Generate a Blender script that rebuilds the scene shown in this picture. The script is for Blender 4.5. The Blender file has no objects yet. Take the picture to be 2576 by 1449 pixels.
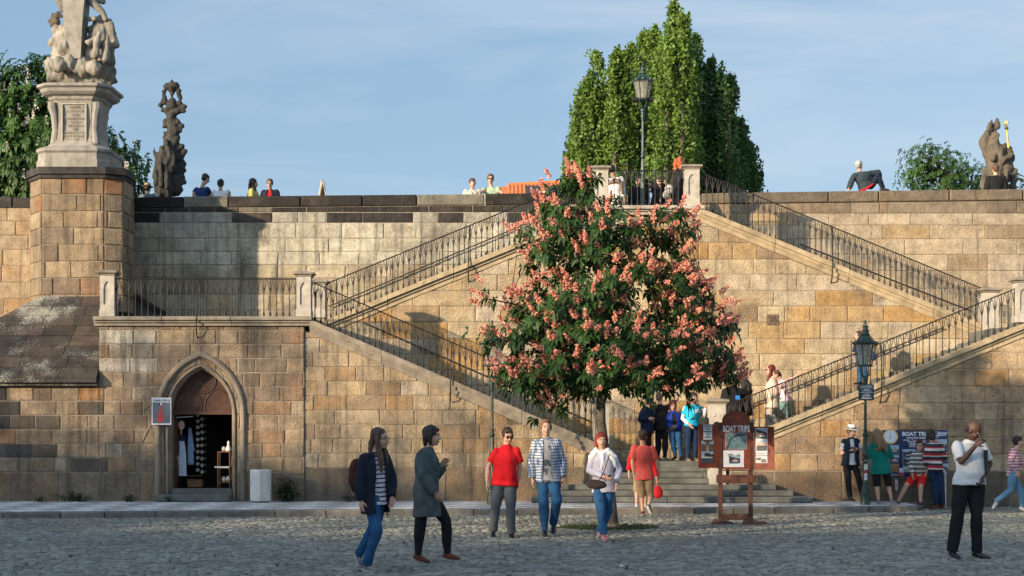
import bpy, bmesh, math, random
import numpy as np
from mathutils import Vector, Matrix
R = math.radians
scene = bpy.context.scene
COL = scene.collection
rng = random.Random(7)
nr = np.random.RandomState(5)

# ------------------------------------------------------------------ camera
FP = 4150.0          # focal length in the 2576 px wide measuring frame
HZ = 1078.0          # horizon row in that frame
EYE = 1.7
cam = bpy.data.cameras.new('camera')
cam_ob = bpy.data.objects.new('camera', cam); COL.objects.link(cam_ob)
cam.sensor_width = 36; cam.lens = 36 * FP / 2576
cam.shift_y = (HZ - 724.5) / 2576
cam.clip_end = 3000; cam.clip_start = 0.1
cam_ob.location = (0, 0, EYE); cam_ob.rotation_euler = (R(90), 0, 0)
scene.camera = cam_ob
# ------------------------------------------------------------------ light
SUN_AZ, SUN_EL = R(50), R(13.5)      # sun stands to the left and behind the camera
SUN_POWER, SKY_POWER, EXPOSURE = 3.6, 0.12, 1.16
scene.view_settings.view_transform = 'Standard'
scene.view_settings.look = 'None'
scene.view_settings.gamma = 1
scene.view_settings.exposure = EXPOSURE
sun = bpy.data.lights.new('sun', 'SUN'); sun.energy = SUN_POWER; sun.angle = R(0.9); sun.color = (1.0, 0.80, 0.56)
sun_ob = bpy.data.objects.new('sun', sun); COL.objects.link(sun_ob)
sd = Vector((math.sin(SUN_AZ) * math.cos(SUN_EL), math.cos(SUN_AZ) * math.cos(SUN_EL), -math.sin(SUN_EL)))
sun_ob.rotation_euler = sd.to_track_quat('-Z', 'Y').to_euler()
sun_ob.location = (-60, -40, 40)
SUNWARD_GAIN = 1.75
world = bpy.data.worlds.new('World'); scene.world = world; world.use_nodes = True
nt = world.node_tree; nt.nodes.clear()
sky = nt.nodes.new('ShaderNodeTexSky'); sky.sky_type = 'NISHITA'; sky.sun_disc = False
sky.sun_elevation = R(15); sky.sun_rotation = math.atan2(-sd.x, -sd.y)
sky.altitude = 200; sky.air_density = 1.0; sky.dust_density = 0.6; sky.ozone_density = 1.6
tc = nt.nodes.new('ShaderNodeTexCoord')
mp = nt.nodes.new('ShaderNodeMapping'); mp.inputs['Scale'].default_value = (1.3, 1.3, 6.5); mp.inputs['Rotation'].default_value = (0, R(12), 0)
nz = nt.nodes.new('ShaderNodeTexNoise'); nz.inputs['Scale'].default_value = 2.2; nz.inputs['Detail'].default_value = 7; nz.inputs['Roughness'].default_value = 0.55; nz.inputs['Distortion'].default_value = 0.6
rp = nt.nodes.new('ShaderNodeValToRGB'); rp.color_ramp.elements[0].position = 0.38; rp.color_ramp.elements[0].color = (0, 0, 0, 1); rp.color_ramp.elements[1].position = 0.70; rp.color_ramp.elements[1].color = (0.62, 0.62, 0.62, 1)
mx = nt.nodes.new('ShaderNodeMixRGB'); mx.inputs[2].default_value = (2.5, 2.85, 3.2, 1)
base_mix = nt.nodes.new('ShaderNodeMixRGB'); base_mix.inputs[0].default_value = 0.72; base_mix.inputs[2].default_value = (0.97, 1.50, 2.15, 1)
bg = nt.nodes.new('ShaderNodeBackground'); bg.inputs['Strength'].default_value = SKY_POWER
out = nt.nodes.new('ShaderNodeOutputWorld')
L = nt.links.new
L(tc.outputs['Generated'], mp.inputs['Vector']); L(mp.outputs[0], nz.inputs['Vector']); L(nz.outputs['Fac'], rp.inputs[0])
# the half of the sky round the low sun is the bright, warm one; the half behind the bridge is plain pale blue
gm = nt.nodes.new('ShaderNodeVectorMath'); gm.operation = 'DOT_PRODUCT'; gm.inputs[1].default_value = (-sd.x, -sd.y, 0.0)
gr = nt.nodes.new('ShaderNodeMapRange'); gr.inputs['From Min'].default_value = -0.15; gr.inputs['From Max'].default_value = 0.75; gr.inputs['To Min'].default_value = 0.78; gr.inputs['To Max'].default_value = 0.0
gw = nt.nodes.new('ShaderNodeMapRange'); gw.inputs['From Min'].default_value = -0.1; gw.inputs['From Max'].default_value = 0.8; gw.inputs['To Min'].default_value = 1.0; gw.inputs['To Max'].default_value = SUNWARD_GAIN
gs = nt.nodes.new('ShaderNodeVectorMath'); gs.operation = 'SCALE'
L(tc.outputs['Generated'], gm.inputs[0]); L(gm.outputs['Value'], gr.inputs[0]); L(gr.outputs[0], base_mix.inputs[0]); L(gm.outputs['Value'], gw.inputs[0]); L(sky.outputs[0], gs.inputs[0]); L(gw.outputs[0], gs.inputs['Scale'])
L(gs.outputs[0], base_mix.inputs[1]); L(base_mix.outputs[0], mx.inputs[1])
L(rp.outputs[0], mx.inputs[0]); L(mx.outputs[0], bg.inputs['Color']); L(bg.outputs[0], out.inputs['Surface'])

# ------------------------------------------------------------------ helpers
def P(u, v, Y):                      # measured point of the photograph at distance Y
    return Vector(((u - 1288) / FP * Y, Y, EYE + (HZ - v) / FP * Y))
def XZ(u, v, Y):
    p = P(u, v, Y); return (p.x, p.z)

def material(name, col, rough=0.8, var=0.25, vs=6.0, bump=0.3, bs=40.0, metal=0.0, attr=None, dark=None, streak=0.0, spec=0.4, rust=None):
    m = bpy.data.materials.new(name); m.use_nodes = True
    t = m.node_tree; n = t.nodes; b = n['Principled BSDF']; K = t.links.new
    b.inputs['Roughness'].default_value = rough; b.inputs['Metallic'].default_value = metal
    b.inputs['Specular IOR Level'].default_value = spec
    tcn = n.new('ShaderNodeTexCoord')
    nn = n.new('ShaderNodeTexNoise'); nn.inputs['Scale'].default_value = vs; nn.inputs['Detail'].default_value = 6; nn.inputs['Roughness'].default_value = 0.6
    K(tcn.outputs['Object'], nn.inputs['Vector'])
    if attr:
        a = n.new('ShaderNodeAttribute'); a.attribute_name = attr; src = a.outputs['Color']
    else:
        a = n.new('ShaderNodeRGB'); a.outputs[0].default_value = (*col, 1); src = a.outputs[0]
    mr = n.new('ShaderNodeMapRange'); mr.inputs['From Min'].default_value = 0.3; mr.inputs['From Max'].default_value = 0.7
    mr.inputs['To Min'].default_value = 1 - var; mr.inputs['To Max'].default_value = 1 + var * 0.6
    K(nn.outputs['Fac'], mr.inputs['Value'])
    mul = n.new('ShaderNodeVectorMath'); mul.operation = 'SCALE'
    K(src, mul.inputs[0]); K(mr.outputs[0], mul.inputs['Scale'])
    cur = mul.outputs[0]
    def blend(cur, fac_out, lo, hi, color, amt):
        rr = n.new('ShaderNodeMapRange'); rr.inputs['From Min'].default_value = lo; rr.inputs['From Max'].default_value = hi
        rr.inputs['To Max'].default_value = amt; K(fac_out, rr.inputs['Value'])
        mm = n.new('ShaderNodeMixRGB'); mm.inputs[2].default_value = (*color, 1)
        K(rr.outputs[0], mm.inputs[0]); K(cur, mm.inputs[1]); return mm.outputs[0]
    if dark is not None:
        n2 = n.new('ShaderNodeTexNoise'); n2.inputs['Scale'].default_value = vs * 0.21; n2.inputs['Detail'].default_value = 9; n2.inputs['Roughness'].default_value = 0.72
        K(tcn.outputs['Object'], n2.inputs['Vector']); cur = blend(cur, n2.outputs['Fac'], 0.52, 0.68, dark, 0.75)
    if streak:
        mpn = n.new('ShaderNodeMapping'); mpn.inputs['Scale'].default_value = (5, 5, 0.35); K(tcn.outputs['Object'], mpn.inputs[0])
        n3 = n.new('ShaderNodeTexNoise'); n3.inputs['Scale'].default_value = 1.3; n3.inputs['Detail'].default_value = 6
        K(mpn.outputs[0], n3.inputs['Vector']); cur = blend(cur, n3.outputs['Fac'], 0.56, 0.74, (0.05, 0.042, 0.034), streak)
    if rust:
        n4 = n.new('ShaderNodeTexNoise'); n4.inputs['Scale'].default_value = 7; n4.inputs['Detail'].default_value = 8
        K(tcn.outputs['Object'], n4.inputs['Vector']); cur = blend(cur, n4.outputs['Fac'], 0.5, 0.64, rust, 0.85)
    K(cur, b.inputs['Base Color'])
    if bump:
        nb = n.new('ShaderNodeTexNoise'); nb.inputs['Scale'].default_value = bs; nb.inputs['Detail'].default_value = 5; nb.inputs['Roughness'].default_value = 0.65
        K(tcn.outputs['Object'], nb.inputs['Vector'])
        bp = n.new('ShaderNodeBump'); bp.inputs['Strength'].default_value = bump; bp.inputs['Distance'].default_value = 0.03
        K(nb.outputs['Fac'], bp.inputs['Height']); K(bp.outputs[0], b.inputs['Normal'])
    return m

class MB:
    """collects geometry (in world space) that becomes ONE mesh object"""
    def __init__(s): s.v = []; s.f = []; s.mi = []; s.c = []
    def add(s, vs, fs, mi=0, c=None):
        o = len(s.v); s.v.extend([tuple(p) for p in vs])
        for f in fs: s.f.append(tuple(i + o for i in f)); s.mi.append(mi); s.c.append(c)
    def box(s, a, b, mi=0, c=None, bev=0.0):
        (x0, y0, z0), (x1, y1, z1) = a, b
        if bev <= 0:
            vs = [(x0,y0,z0),(x1,y0,z0),(x1,y1,z0),(x0,y1,z0),(x0,y0,z1),(x1,y0,z1),(x1,y1,z1),(x0,y1,z1)]
            s.add(vs, [(0,3,2,1),(4,5,6,7),(0,1,5,4),(1,2,6,5),(2,3,7,6),(3,0,4,7)], mi, c); return
        e = min(bev, (x1-x0)/3, (y1-y0)/3, (z1-z0)/3)
        def ring(i, z): return [(x0+i,y0+0,z),(x1-i,y0,z),(x1,y0+i,z),(x1,y1-i,z),(x1-i,y1,z),(x0+i,y1,z),(x0,y1-i,z),(x0,y0+i,z)]
        r0 = [(x0+e,y0+e,z0),(x1-e,y0+e,z0),(x1-e,y0+e,z0),(x1-e,y1-e,z0),(x1-e,y1-e,z0),(x0+e,y1-e,z0),(x0+e,y1-e,z0),(x0+e,y0+e,z0)]
        r3 = [(p[0],p[1],z1) for p in r0]
        rs = [r0, ring(e, z0+e), ring(e, z1-e), r3]
        vs = [p for r in rs for p in r]; fs = []
        for k in range(3):
            for i in range(8):
                j = (i+1) % 8; fs.append((k*8+i, k*8+j, (k+1)*8+j, (k+1)*8+i))
        fs.append(tuple(reversed(range(8)))); fs.append(tuple(range(24, 32)))
        s.add(vs, fs, mi, c)
    def prism(s, poly, y0, y1, mi=0, c=None):        # poly in (x,z), counter-clockwise seen from the camera
        n = len(poly)
        vs = [(p[0], y0, p[1]) for p in poly] + [(p[0], y1, p[1]) for p in poly]
        fs = [tuple(range(n)), tuple(reversed(range(n, 2*n)))]
        for i in range(n):
            j = (i+1) % n; fs.append((i, i+n, j+n, j))
        s.add(vs, fs, mi, c)
    def hprism(s, poly, z0, z1, mi=0, c=None):       # poly in (x,y)
        n = len(poly)
        vs = [(p[0], p[1], z0) for p in poly] + [(p[0], p[1], z1) for p in poly]
        fs = [tuple(reversed(range(n))), tuple(range(n, 2*n))]
        for i in range(n):
            j = (i+1) % n; fs.append((i, j, j+n, i+n))
        s.add(vs, fs, mi, c)
    def loft(s, rings, mi=0, c=None, cap=True):
        n = len(rings[0]); vs = [p for r in rings for p in r]; fs = []
        for k in range(len(rings)-1):
            for i in range(n):
                j = (i+1) % n; fs.append((k*n+i, k*n+j, (k+1)*n+j, (k+1)*n+i))
        if cap: fs.append(tuple(reversed(range(n)))); fs.append(tuple(range((len(rings)-1)*n, len(rings)*n)))
        s.add(vs, fs, mi, c)
    def tube(s, pts, rad, n=8, mi=0, side=None, c=None, round_ends=False):
        pts = [Vector(p) for p in pts]
        rad = [(r, r) if not isinstance(r, (tuple, list)) else r for r in rad]
        if round_ends:
            a = (pts[0]-pts[1]).normalized(); b = (pts[-1]-pts[-2]).normalized(); ra, rb = rad[0], rad[-1]
            A, B = pts[0], pts[-1]
            hd = [(A + a*min(ra)*0.98, (ra[0]*.2, ra[1]*.2)), (A + a*min(ra)*0.8, (ra[0]*.6, ra[1]*.6)), (A + a*min(ra)*.45, (ra[0]*.88, ra[1]*.88))]
            tl = [(B + b*min(rb)*.45, (rb[0]*.88, rb[1]*.88)), (B + b*min(rb)*0.8, (rb[0]*.6, rb[1]*.6)), (B + b*min(rb)*0.98, (rb[0]*.2, rb[1]*.2))]
            if isinstance(side, list): side = [side[0]]*3 + side + [side[-1]]*3
            pts = [h[0] for h in hd] + pts + [h[0] for h in tl]; rad = [h[1] for h in hd] + rad + [h[1] for h in tl]
        rings = []; pside = None
        for i, p in enumerate(pts):
            d = (pts[min(i+1, len(pts)-1)] - pts[max(i-1, 0)])
            if d.length < 1e-9: d = Vector((0,0,1))
            d.normalize()
            if side is not None:
                sv = side[i] if isinstance(side, list) else side
                sv = Vector(sv)
            else: sv = pside if pside is not None else (Vector((1,0,0)) if abs(d.x) < 0.9 else Vector((0,1,0)))
            sv = sv - d * sv.dot(d)
            if sv.length < 1e-6: sv = d.orthogonal()
            sv.normalize(); pside = sv; t = d.cross(sv)
            rings.append([p + sv*rad[i][0]*math.cos(2*math.pi*k/n) + t*rad[i][1]*math.sin(2*math.pi*k/n) for k in range(n)])
        s.loft(rings, mi, c)
    def ell(s, cen, r, axes=None, n=12, m=8, mi=0, c=None):
        cen = Vector(cen); ax = axes or (Vector((1,0,0)), Vector((0,1,0)), Vector((0,0,1)))
        rings = []
        for k in range(1, m):
            th = math.pi*k/m; cz = -math.cos(th); sr = math.sin(th)
            rings.append([cen + ax[0]*(r[0]*sr*math.cos(2*math.pi*i/n)) + ax[1]*(r[1]*sr*math.sin(2*math.pi*i/n)) + ax[2]*(r[2]*cz) for i in range(n)])
        vs = [p for q in rings for p in q]; fs = []
        for k in range(len(rings)-1):
            for i in range(n):
                j = (i+1) % n; fs.append((k*n+i, k*n+j, (k+1)*n+j, (k+1)*n+i))
        vs.append(cen - ax[2]*r[2]); vs.append(cen + ax[2]*r[2]); a = len(vs)-2
        for i in range(n):
            j = (i+1) % n; fs.append((a, j, i)); fs.append((a+1, (len(rings)-1)*n+i, (len(rings)-1)*n+j))
        s.add(vs, fs, mi, c)
    def lathe(s, prof, cen, n=16, mi=0, c=None, rot=0.0, sq=1.0):    # prof = [(r, z)]
        cx, cy, cz = cen
        s.loft([[(cx + r*math.cos(2*math.pi*i/n+rot), cy + r*sq*math.sin(2*math.pi*i/n+rot), cz+z) for i in range(n)] for r, z in prof], mi, c)
    def merge(s, o, mi=None):
        k = len(s.v); s.v.extend(o.v)
        for f, m_, c in zip(o.f, o.mi, o.c): s.f.append(tuple(i+k for i in f)); s.mi.append(m_ if mi is None else mi); s.c.append(c)
    def mesh(s, name, mats, origin=(0,0,0), smooth=False):
        me = bpy.data.meshes.new(name)
        o = origin
        me.from_pydata([(p[0]-o[0], p[1]-o[1], p[2]-o[2]) for p in s.v], [], s.f)
        for m_ in (mats if isinstance(mats, (list, tuple)) else [mats]): me.materials.append(m_)
        if len(me.polygons) == len(s.mi): me.polygons.foreach_set('material_index', s.mi)
        if any(c is not None for c in s.c):
            at = me.color_attributes.new('stone', 'FLOAT_COLOR', 'CORNER'); arr = []
            for f, c in zip(s.f, s.c):
                c = c or (0.3, 0.25, 0.2); arr.extend((c[0], c[1], c[2], 1.0) * len(f))
            at.data.foreach_set('color', arr)
        if smooth: me.polygons.foreach_set('use_smooth', [True]*len(me.polygons))
        me.update(); return me
    def build(s, name, mats, parent=None, smooth=False, origin=None):
        root = parent
        while root is not None and root.parent is not None: root = root.parent
        o = origin if origin is not None else (tuple(root.location) if root is not None else (0,0,0))
        ob = bpy.data.objects.new(name, s.mesh(name, mats, o, smooth)); COL.objects.link(ob)
        if parent is not None: ob.parent = parent
        elif origin is not None: ob.location = origin
        return ob

def tag(o, label=None, cat=None, group=None, kind=None):
    if label: o['label'] = label
    if cat: o['category'] = cat
    if group: o['group'] = group
    if kind: o['kind'] = kind
    return o
def thing(name, loc, label, cat, group=None):
    o = bpy.data.objects.new(name, None); COL.objects.link(o); o.location = loc; o.empty_display_size = 0.2
    return tag(o, label, cat, group)
def copy_tree(o, parent=None):
    c = o.copy(); COL.objects.link(c); c.parent = parent
    for ch in list(o.children): copy_tree(ch, c)
    return c

def raw_mesh(name, verts, faces_n, loops, mats, smooth=False):
    """numpy fast path: faces_n = verts per face (constant int), loops flat"""
    me = bpy.data.meshes.new(name)
    nv = len(verts); nf = len(loops)//faces_n
    me.vertices.add(nv); me.vertices.foreach_set('co', np.asarray(verts, dtype=np.float32).ravel())
    me.loops.add(len(loops)); me.loops.foreach_set('vertex_index', np.asarray(loops, dtype=np.int32))
    me.polygons.add(nf); me.polygons.foreach_set('loop_start', np.arange(0, nf*faces_n, faces_n, dtype=np.int32))
    me.polygons.foreach_set('loop_total', np.full(nf, faces_n, dtype=np.int32))
    for m_ in (mats if isinstance(mats, (list, tuple)) else [mats]): me.materials.append(m_)
    if smooth: me.polygons.foreach_set('use_smooth', np.ones(nf, dtype=bool))
    me.update(calc_edges=True); me.validate()
    return me

def sculpt(mb, voxel, smooth_it=2, noise=0.0, nscale=12.0, seed=0, fold=None):
    """fuse overlapping shapes into one continuous surface"""
    me = mb.mesh('tmp', []); ob = bpy.data.objects.new('tmp', me); COL.objects.link(ob)
    r = ob.modifiers.new('r', 'REMESH'); r.mode = 'VOXEL'; r.voxel_size = voxel; r.adaptivity = 0
    if smooth_it:
        sm = ob.modifiers.new('s', 'SMOOTH'); sm.iterations = smooth_it; sm.factor = 0.5
    dg = bpy.context.evaluated_depsgraph_get(); dg.update()
    ev = ob.evaluated_get(dg); m2 = bpy.data.meshes.new_from_object(ev)
    bpy.data.objects.remove(ob); bpy.data.meshes.remove(me)
    n = len(m2.vertices); co = np.zeros(n*3); m2.vertices.foreach_get('co', co); co = co.reshape(-1, 3)
    if noise and n:
        no = np.zeros(n*3); m2.vertices.foreach_get('normal', no); no = no.reshape(-1, 3)
        rs = np.random.RandomState(seed); d = np.zeros(n)
        for k in range(7):
            a = rs.normal(size=3); 
            if fold is not None: a = a * np.array(fold)
            a = a/np.linalg.norm(a)*nscale*(0.6+0.35*k); b = rs.normal(size=3)*nscale*0.4
            d += np.sin(co@a + rs.uniform(0, 6) + 1.6*np.sin(co@b + rs.uniform(0, 6)))/(1+0.35*k)
        co = co + no*(d*noise*0.45)[:, None]
    o2 = MB()
    fs = [tuple(p.vertices) for p in m2.polygons]
    o2.add([tuple(p) for p in co], fs)
    bpy.data.meshes.remove(m2)
    return o2

def text_part(txt, size, mat, origin, ux, uz, parent, name='lettering', bold=0.0, shear=0.0, xs=1.0, align='CENTER', ext=0.002):
    """flat letters as real geometry: ux = reading direction, uz = up"""
    cu = bpy.data.curves.new('t', 'FONT'); cu.body = txt; cu.size = size; cu.align_x = align; cu.extrude = ext; cu.offset = bold; cu.shear = shear
    cu.resolution_u = 3
    ob = bpy.data.objects.new('t', cu); COL.objects.link(ob)
    dg = bpy.context.evaluated_depsgraph_get(); dg.update()
    m2 = bpy.data.meshes.new_from_object(ob.evaluated_get(dg))
    ux = Vector(ux).normalized(); uz = Vector(uz).normalized(); un = ux.cross(uz)
    root = parent
    while root.parent is not None: root = root.parent
    o = Vector(origin) - root.location
    for v in m2.vertices: v.co = o + ux*(v.co.x*xs) + uz*v.co.y + un*v.co.z
    m2.materials.clear(); m2.materials.append(mat)
    bpy.data.objects.remove(ob); bpy.data.curves.remove(cu)
    m2.name = name; r = bpy.data.objects.new(name, m2); COL.objects.link(r); r.parent = parent
    return r
# ------------------------------------------------------------------ materials of the place
STONE = material('sandstone', (0.4,0.33,0.22), 0.92, 0.33, 3.2, 0.75, 30, attr='stone', dark=(0.13,0.105,0.08), streak=0.5)
MORTAR = material('mortar', (0.34,0.29,0.23), 0.95, 0.4, 5, 0.4, 60, streak=0.5)
COPING = material('coping_stone', (0.27,0.23,0.175), 0.92, 0.35, 5, 0.6, 35, dark=(0.07,0.06,0.05), streak=0.3)
PALE = material('pale_dressed_stone', (0.45,0.405,0.335), 0.9, 0.25, 6, 0.5, 45, dark=(0.2,0.165,0.12), streak=0.35)
IRON = material('painted_iron', (0.012,0.013,0.013), 0.55, 0.4, 20, 0.2, 80, spec=0.35, rust=(0.035,0.022,0.015))
GREEN_IRON = material('green_painted_iron', (0.010,0.032,0.022), 0.36, 0.4, 14, 0.15, 60, spec=0.6, rust=(0.03,0.055,0.035))
BLACKSTONE = material('sooty_stone', (0.035,0.032,0.028), 0.85, 0.6, 6, 0.8, 30, dark=(0.09,0.075,0.06))
DARKWOOD = material('dark_door_wood', (0.085,0.035,0.018), 0.55, 0.5, 9, 0.2, 40)
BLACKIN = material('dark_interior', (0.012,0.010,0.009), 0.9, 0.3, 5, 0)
GROUNDM = material('joint_soil', (0.035,0.04,0.03), 1.0, 0.5, 3, 0.4, 50)
STEPM = material('step_stone', (0.13,0.13,0.115), 0.85, 0.4, 4, 0.6, 40, dark=(0.06,0.06,0.055))
COBBLE = material('cobblestone', (0.17,0.17,0.17), 0.62, 0.22, 2.2, 0.5, 60, attr='stone', dark=(0.12,0.12,0.10), spec=0.4)
GRASSM = material('moss_grass', (0.03,0.055,0.015), 0.9, 0.5, 12, 0.6, 80)

# mottling inside each stone: ochre clouds, dark pits, grain
t = STONE.node_tree; n = t.nodes; bs_ = n['Principled BSDF']; src = bs_.inputs['Base Color'].links[0].from_socket
tcn = n.new('ShaderNodeTexCoord')
def nblend(src, sc, lo, hi, col, amt, mode='MIX', det=6, vec=None):
    q_ = n.new('ShaderNodeTexNoise'); q_.inputs['Scale'].default_value = sc; q_.inputs['Detail'].default_value = det; q_.inputs['Roughness'].default_value = .7; q_.inputs['Distortion'].default_value = .4
    t.links.new(tcn.outputs['Object'], q_.inputs['Vector'])
    r_ = n.new('ShaderNodeMapRange'); r_.inputs['From Min'].default_value = lo; r_.inputs['From Max'].default_value = hi; r_.inputs['To Max'].default_value = amt; t.links.new(q_.outputs['Fac'], r_.inputs[0])
    x_ = n.new('ShaderNodeMixRGB'); x_.blend_type = mode; x_.inputs[2].default_value = (*col, 1); t.links.new(r_.outputs[0], x_.inputs[0]); t.links.new(src, x_.inputs[1]); return x_.outputs[0]
src = nblend(src, 1.9, .54, .70, (1.04,.76,.45), .6, 'MULTIPLY')
src = nblend(src, 13, .52, .72, (.48,.42,.36), .8, 'MULTIPLY', 8)
src = nblend(src, 17, .55, .75, (1.35,1.3,1.25), .8, 'MULTIPLY', 8)
t.links.new(src, bs_.inputs['Base Color'])
nb_ = [q_ for q_ in n if q_.type == 'BUMP'][0]; nb_.inputs['Strength'].default_value = 1.0; nb_.inputs['Distance'].default_value = 0.05
OLDST = STONE.copy(); OLDST.name = 'stained_sandstone'
for q_ in OLDST.node_tree.nodes:
    if q_.type == 'MAP_RANGE':
        a_ = q_.inputs['From Min'].default_value
        if abs(a_-.52) < .001 and q_.inputs['From Max'].default_value < .70: q_.inputs['From Min'].default_value = .485; q_.inputs['To Max'].default_value = .85
        if abs(a_-.56) < .001: q_.inputs['From Min'].default_value = .50; q_.inputs['To Max'].default_value = .75
# ------------------------------------------------------------------ ground
g = MB(); g.add([(-700,-300,-.03),(700,-300,-.03),(700,1500,-.03),(-700,1500,-.03)], [(0,1,2,3)])
tag(g.build('ground', GROUNDM), kind='structure')
def kerb_y(x): return 32.67 + 0.134*x
W_, rows = 1.5, 0.12
vs, lp, cl = [], [], []
def arc(t): return 0.30*(1-(2*t-1)**2)
ncol = 12
k = 0
for cidx in range(-13, 13):
    for j in range(int(16.5/rows), int(37/rows)):
        off = nr.uniform(0, 1)*0.5 if j % 2 else 0
        edges = np.sort(np.clip((np.arange(ncol+1) + nr.uniform(-.16, .16, ncol+1) + off - .25)/ncol, 0, 1))
        for i in range(ncol):
            t0, t1 = edges[i], edges[i+1]
            if t1 - t0 < 0.035: continue
            tm = (t0+t1)/2; xm = (cidx+tm)*W_; ym = j*rows + arc(tm)
            lim = 0.318*ym + 2.2
            if abs(xm) > lim: continue
            ky = kerb_y(xm) - 0.16 if xm < 8.0 else 36.2
            if ym > ky - 0.06: continue
            if ((xm-1.62)/0.92)**2 + ((ym-28.5)/0.92)**2 < 1: continue
            if ((xm+7.75)/0.46)**2 + ((ym-23.0)/0.46)**2 < 1: continue
            gp = (0.006+0.012*nr.rand()**2)/W_; gz = 0.007+0.012*nr.rand()**2
            jt = lambda: nr.uniform(-.005, .005)
            h = nr.uniform(-.010, .004); tx, ty = nr.uniform(-.07, .07, 2)
            cs = [(t0+gp, 0), (t1-gp, 0), (t1-gp, 1), (t0+gp, 1)]
            b = []
            for (t, q) in cs:
                X_, Y_ = (cidx+t)*W_, j*rows+arc(t)+(gz if q == 0 else rows-gz)
                b.append((X_+.13*math.sin(2.3*Y_+.9*X_)+.08*math.sin(5.1*Y_-1.7*X_)+jt(), Y_+.07*math.sin(1.9*X_+.6*Y_)+.03*math.sin(4.3*X_)+jt()))
            cx_ = sum(p[0] for p in b)/4; cy_ = sum(p[1] for p in b)/4
            base = len(vs)
            for (x, y) in b: vs.append((x, y, -.034))
            for (x, y) in b:
                X = cx_+(x-cx_)*0.95; Yq = cy_+(y-cy_)*0.95; vs.append((X, Yq, h-.007+(X-cx_)*tx+(Yq-cy_)*ty))
            for (x, y) in b:
                X = cx_+(x-cx_)*0.78; Yq = cy_+(y-cy_)*0.78; vs.append((X, Yq, h+(X-cx_)*tx+(Yq-cy_)*ty))
            for r_ in (0, 4):
                for q in range(4):
                    w = (q+1) % 4; lp += [base+r_+q, base+r_+w, base+r_+4+w, base+r_+4+q]
            lp += [base+8, base+9, base+10, base+11]
            sh = 0.28*(0.50+0.6*nr.rand()**1.2); tn = nr.uniform(-.010, .012)
            cl.append((sh*1.0+tn, sh*.99, sh*.82-tn))
me = raw_mesh('cobblestones', vs, 4, lp, COBBLE)
at = me.color_attributes.new('stone', 'FLOAT_COLOR', 'CORNER')
ca = np.ones((len(cl), 36, 4), dtype=np.float32); ca[:, :, :3] = np.array(cl, dtype=np.float32)[:, None, :]
if len(at.data) == ca.shape[0]*36: at.data.foreach_set('color', ca.ravel())
ob = bpy.data.objects.new('cobblestone_road', me); COL.objects.link(ob); tag(ob, kind='structure')

# pavement of small mosaic stones with a light and dark pattern
PAVE = bpy.data.materials.new('mosaic_pavement'); PAVE.use_nodes = True
t = PAVE.node_tree; n = t.nodes; b = n['Principled BSDF']; b.inputs['Roughness'].default_value = 0.75
tcn = n.new('ShaderNodeTexCoord'); ck = n.new('ShaderNodeTexChecker'); ck.inputs['Scale'].default_value = 1.0
mpn = n.new('ShaderNodeMapping'); mpn.inputs['Rotation'].default_value = (0, 0, R(45)); mpn.inputs['Scale'].default_value = (1.35, 1.35, 1)
t.links.new(tcn.outputs['Object'], mpn.inputs[0]); t.links.new(mpn.outputs[0], ck.inputs[0])
ck.inputs[1].default_value = (0.85, 0.80, 0.66, 1); ck.inputs[2].default_value = (0.42, 0.41, 0.36, 1)
vo = n.new('ShaderNodeTexVoronoi'); vo.inputs['Scale'].default_value = 16; vo.feature = 'F1'; vo.inputs['Randomness'].default_value = 0.55
t.links.new(tcn.outputs['Object'], vo.inputs[0])
vd = n.new('ShaderNodeTexVoronoi'); vd.inputs['Scale'].default_value = 16; vd.feature = 'DISTANCE_TO_EDGE'; vd.inputs['Randomness'].default_value = 0.55
t.links.new(tcn.outputs['Object'], vd.inputs[0])
m1 = n.new('ShaderNodeMixRGB'); m1.blend_type = 'MULTIPLY'; m1.inputs[0].default_value = 0.45
t.links.new(ck.outputs[0], m1.inputs[1]); t.links.new(vo.outputs['Color'], m1.inputs[2])
hs = n.new('ShaderNodeHueSaturation'); hs.inputs['Saturation'].default_value = 0.25; hs.inputs['Value'].default_value = 1.2; t.links.new(m1.outputs[0], hs.inputs['Color'])
mr = n.new('ShaderNodeMapRange'); mr.inputs['From Max'].default_value = 0.08; t.links.new(vd.outputs['Distance'], mr.inputs[0])
m2 = n.new('ShaderNodeMixRGB'); m2.inputs[1].default_value = (0.2, 0.19, 0.16, 1); t.links.new(mr.outputs[0], m2.inputs[0]); t.links.new(hs.outputs[0], m2.inputs[2])
t.links.new(m2.outputs[0], b.inputs['Base Color'])
bpn = n.new('ShaderNodeBump'); bpn.inputs['Strength'].default_value = 0.7; bpn.inputs['Distance'].default_value = 0.02; t.links.new(mr.outputs[0], bpn.inputs['Height']); t.links.new(bpn.outputs[0], b.inputs['Normal'])
g = MB(); g.hprism([(-15, kerb_y(-15)+.1), (7.9, kerb_y(7.9)+.1), (8.35, 34.2), (8.5, 36.1), (-15, 36.1)], -0.02, 0.115)
tag(g.build('pavement', PAVE), kind='structure')
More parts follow.
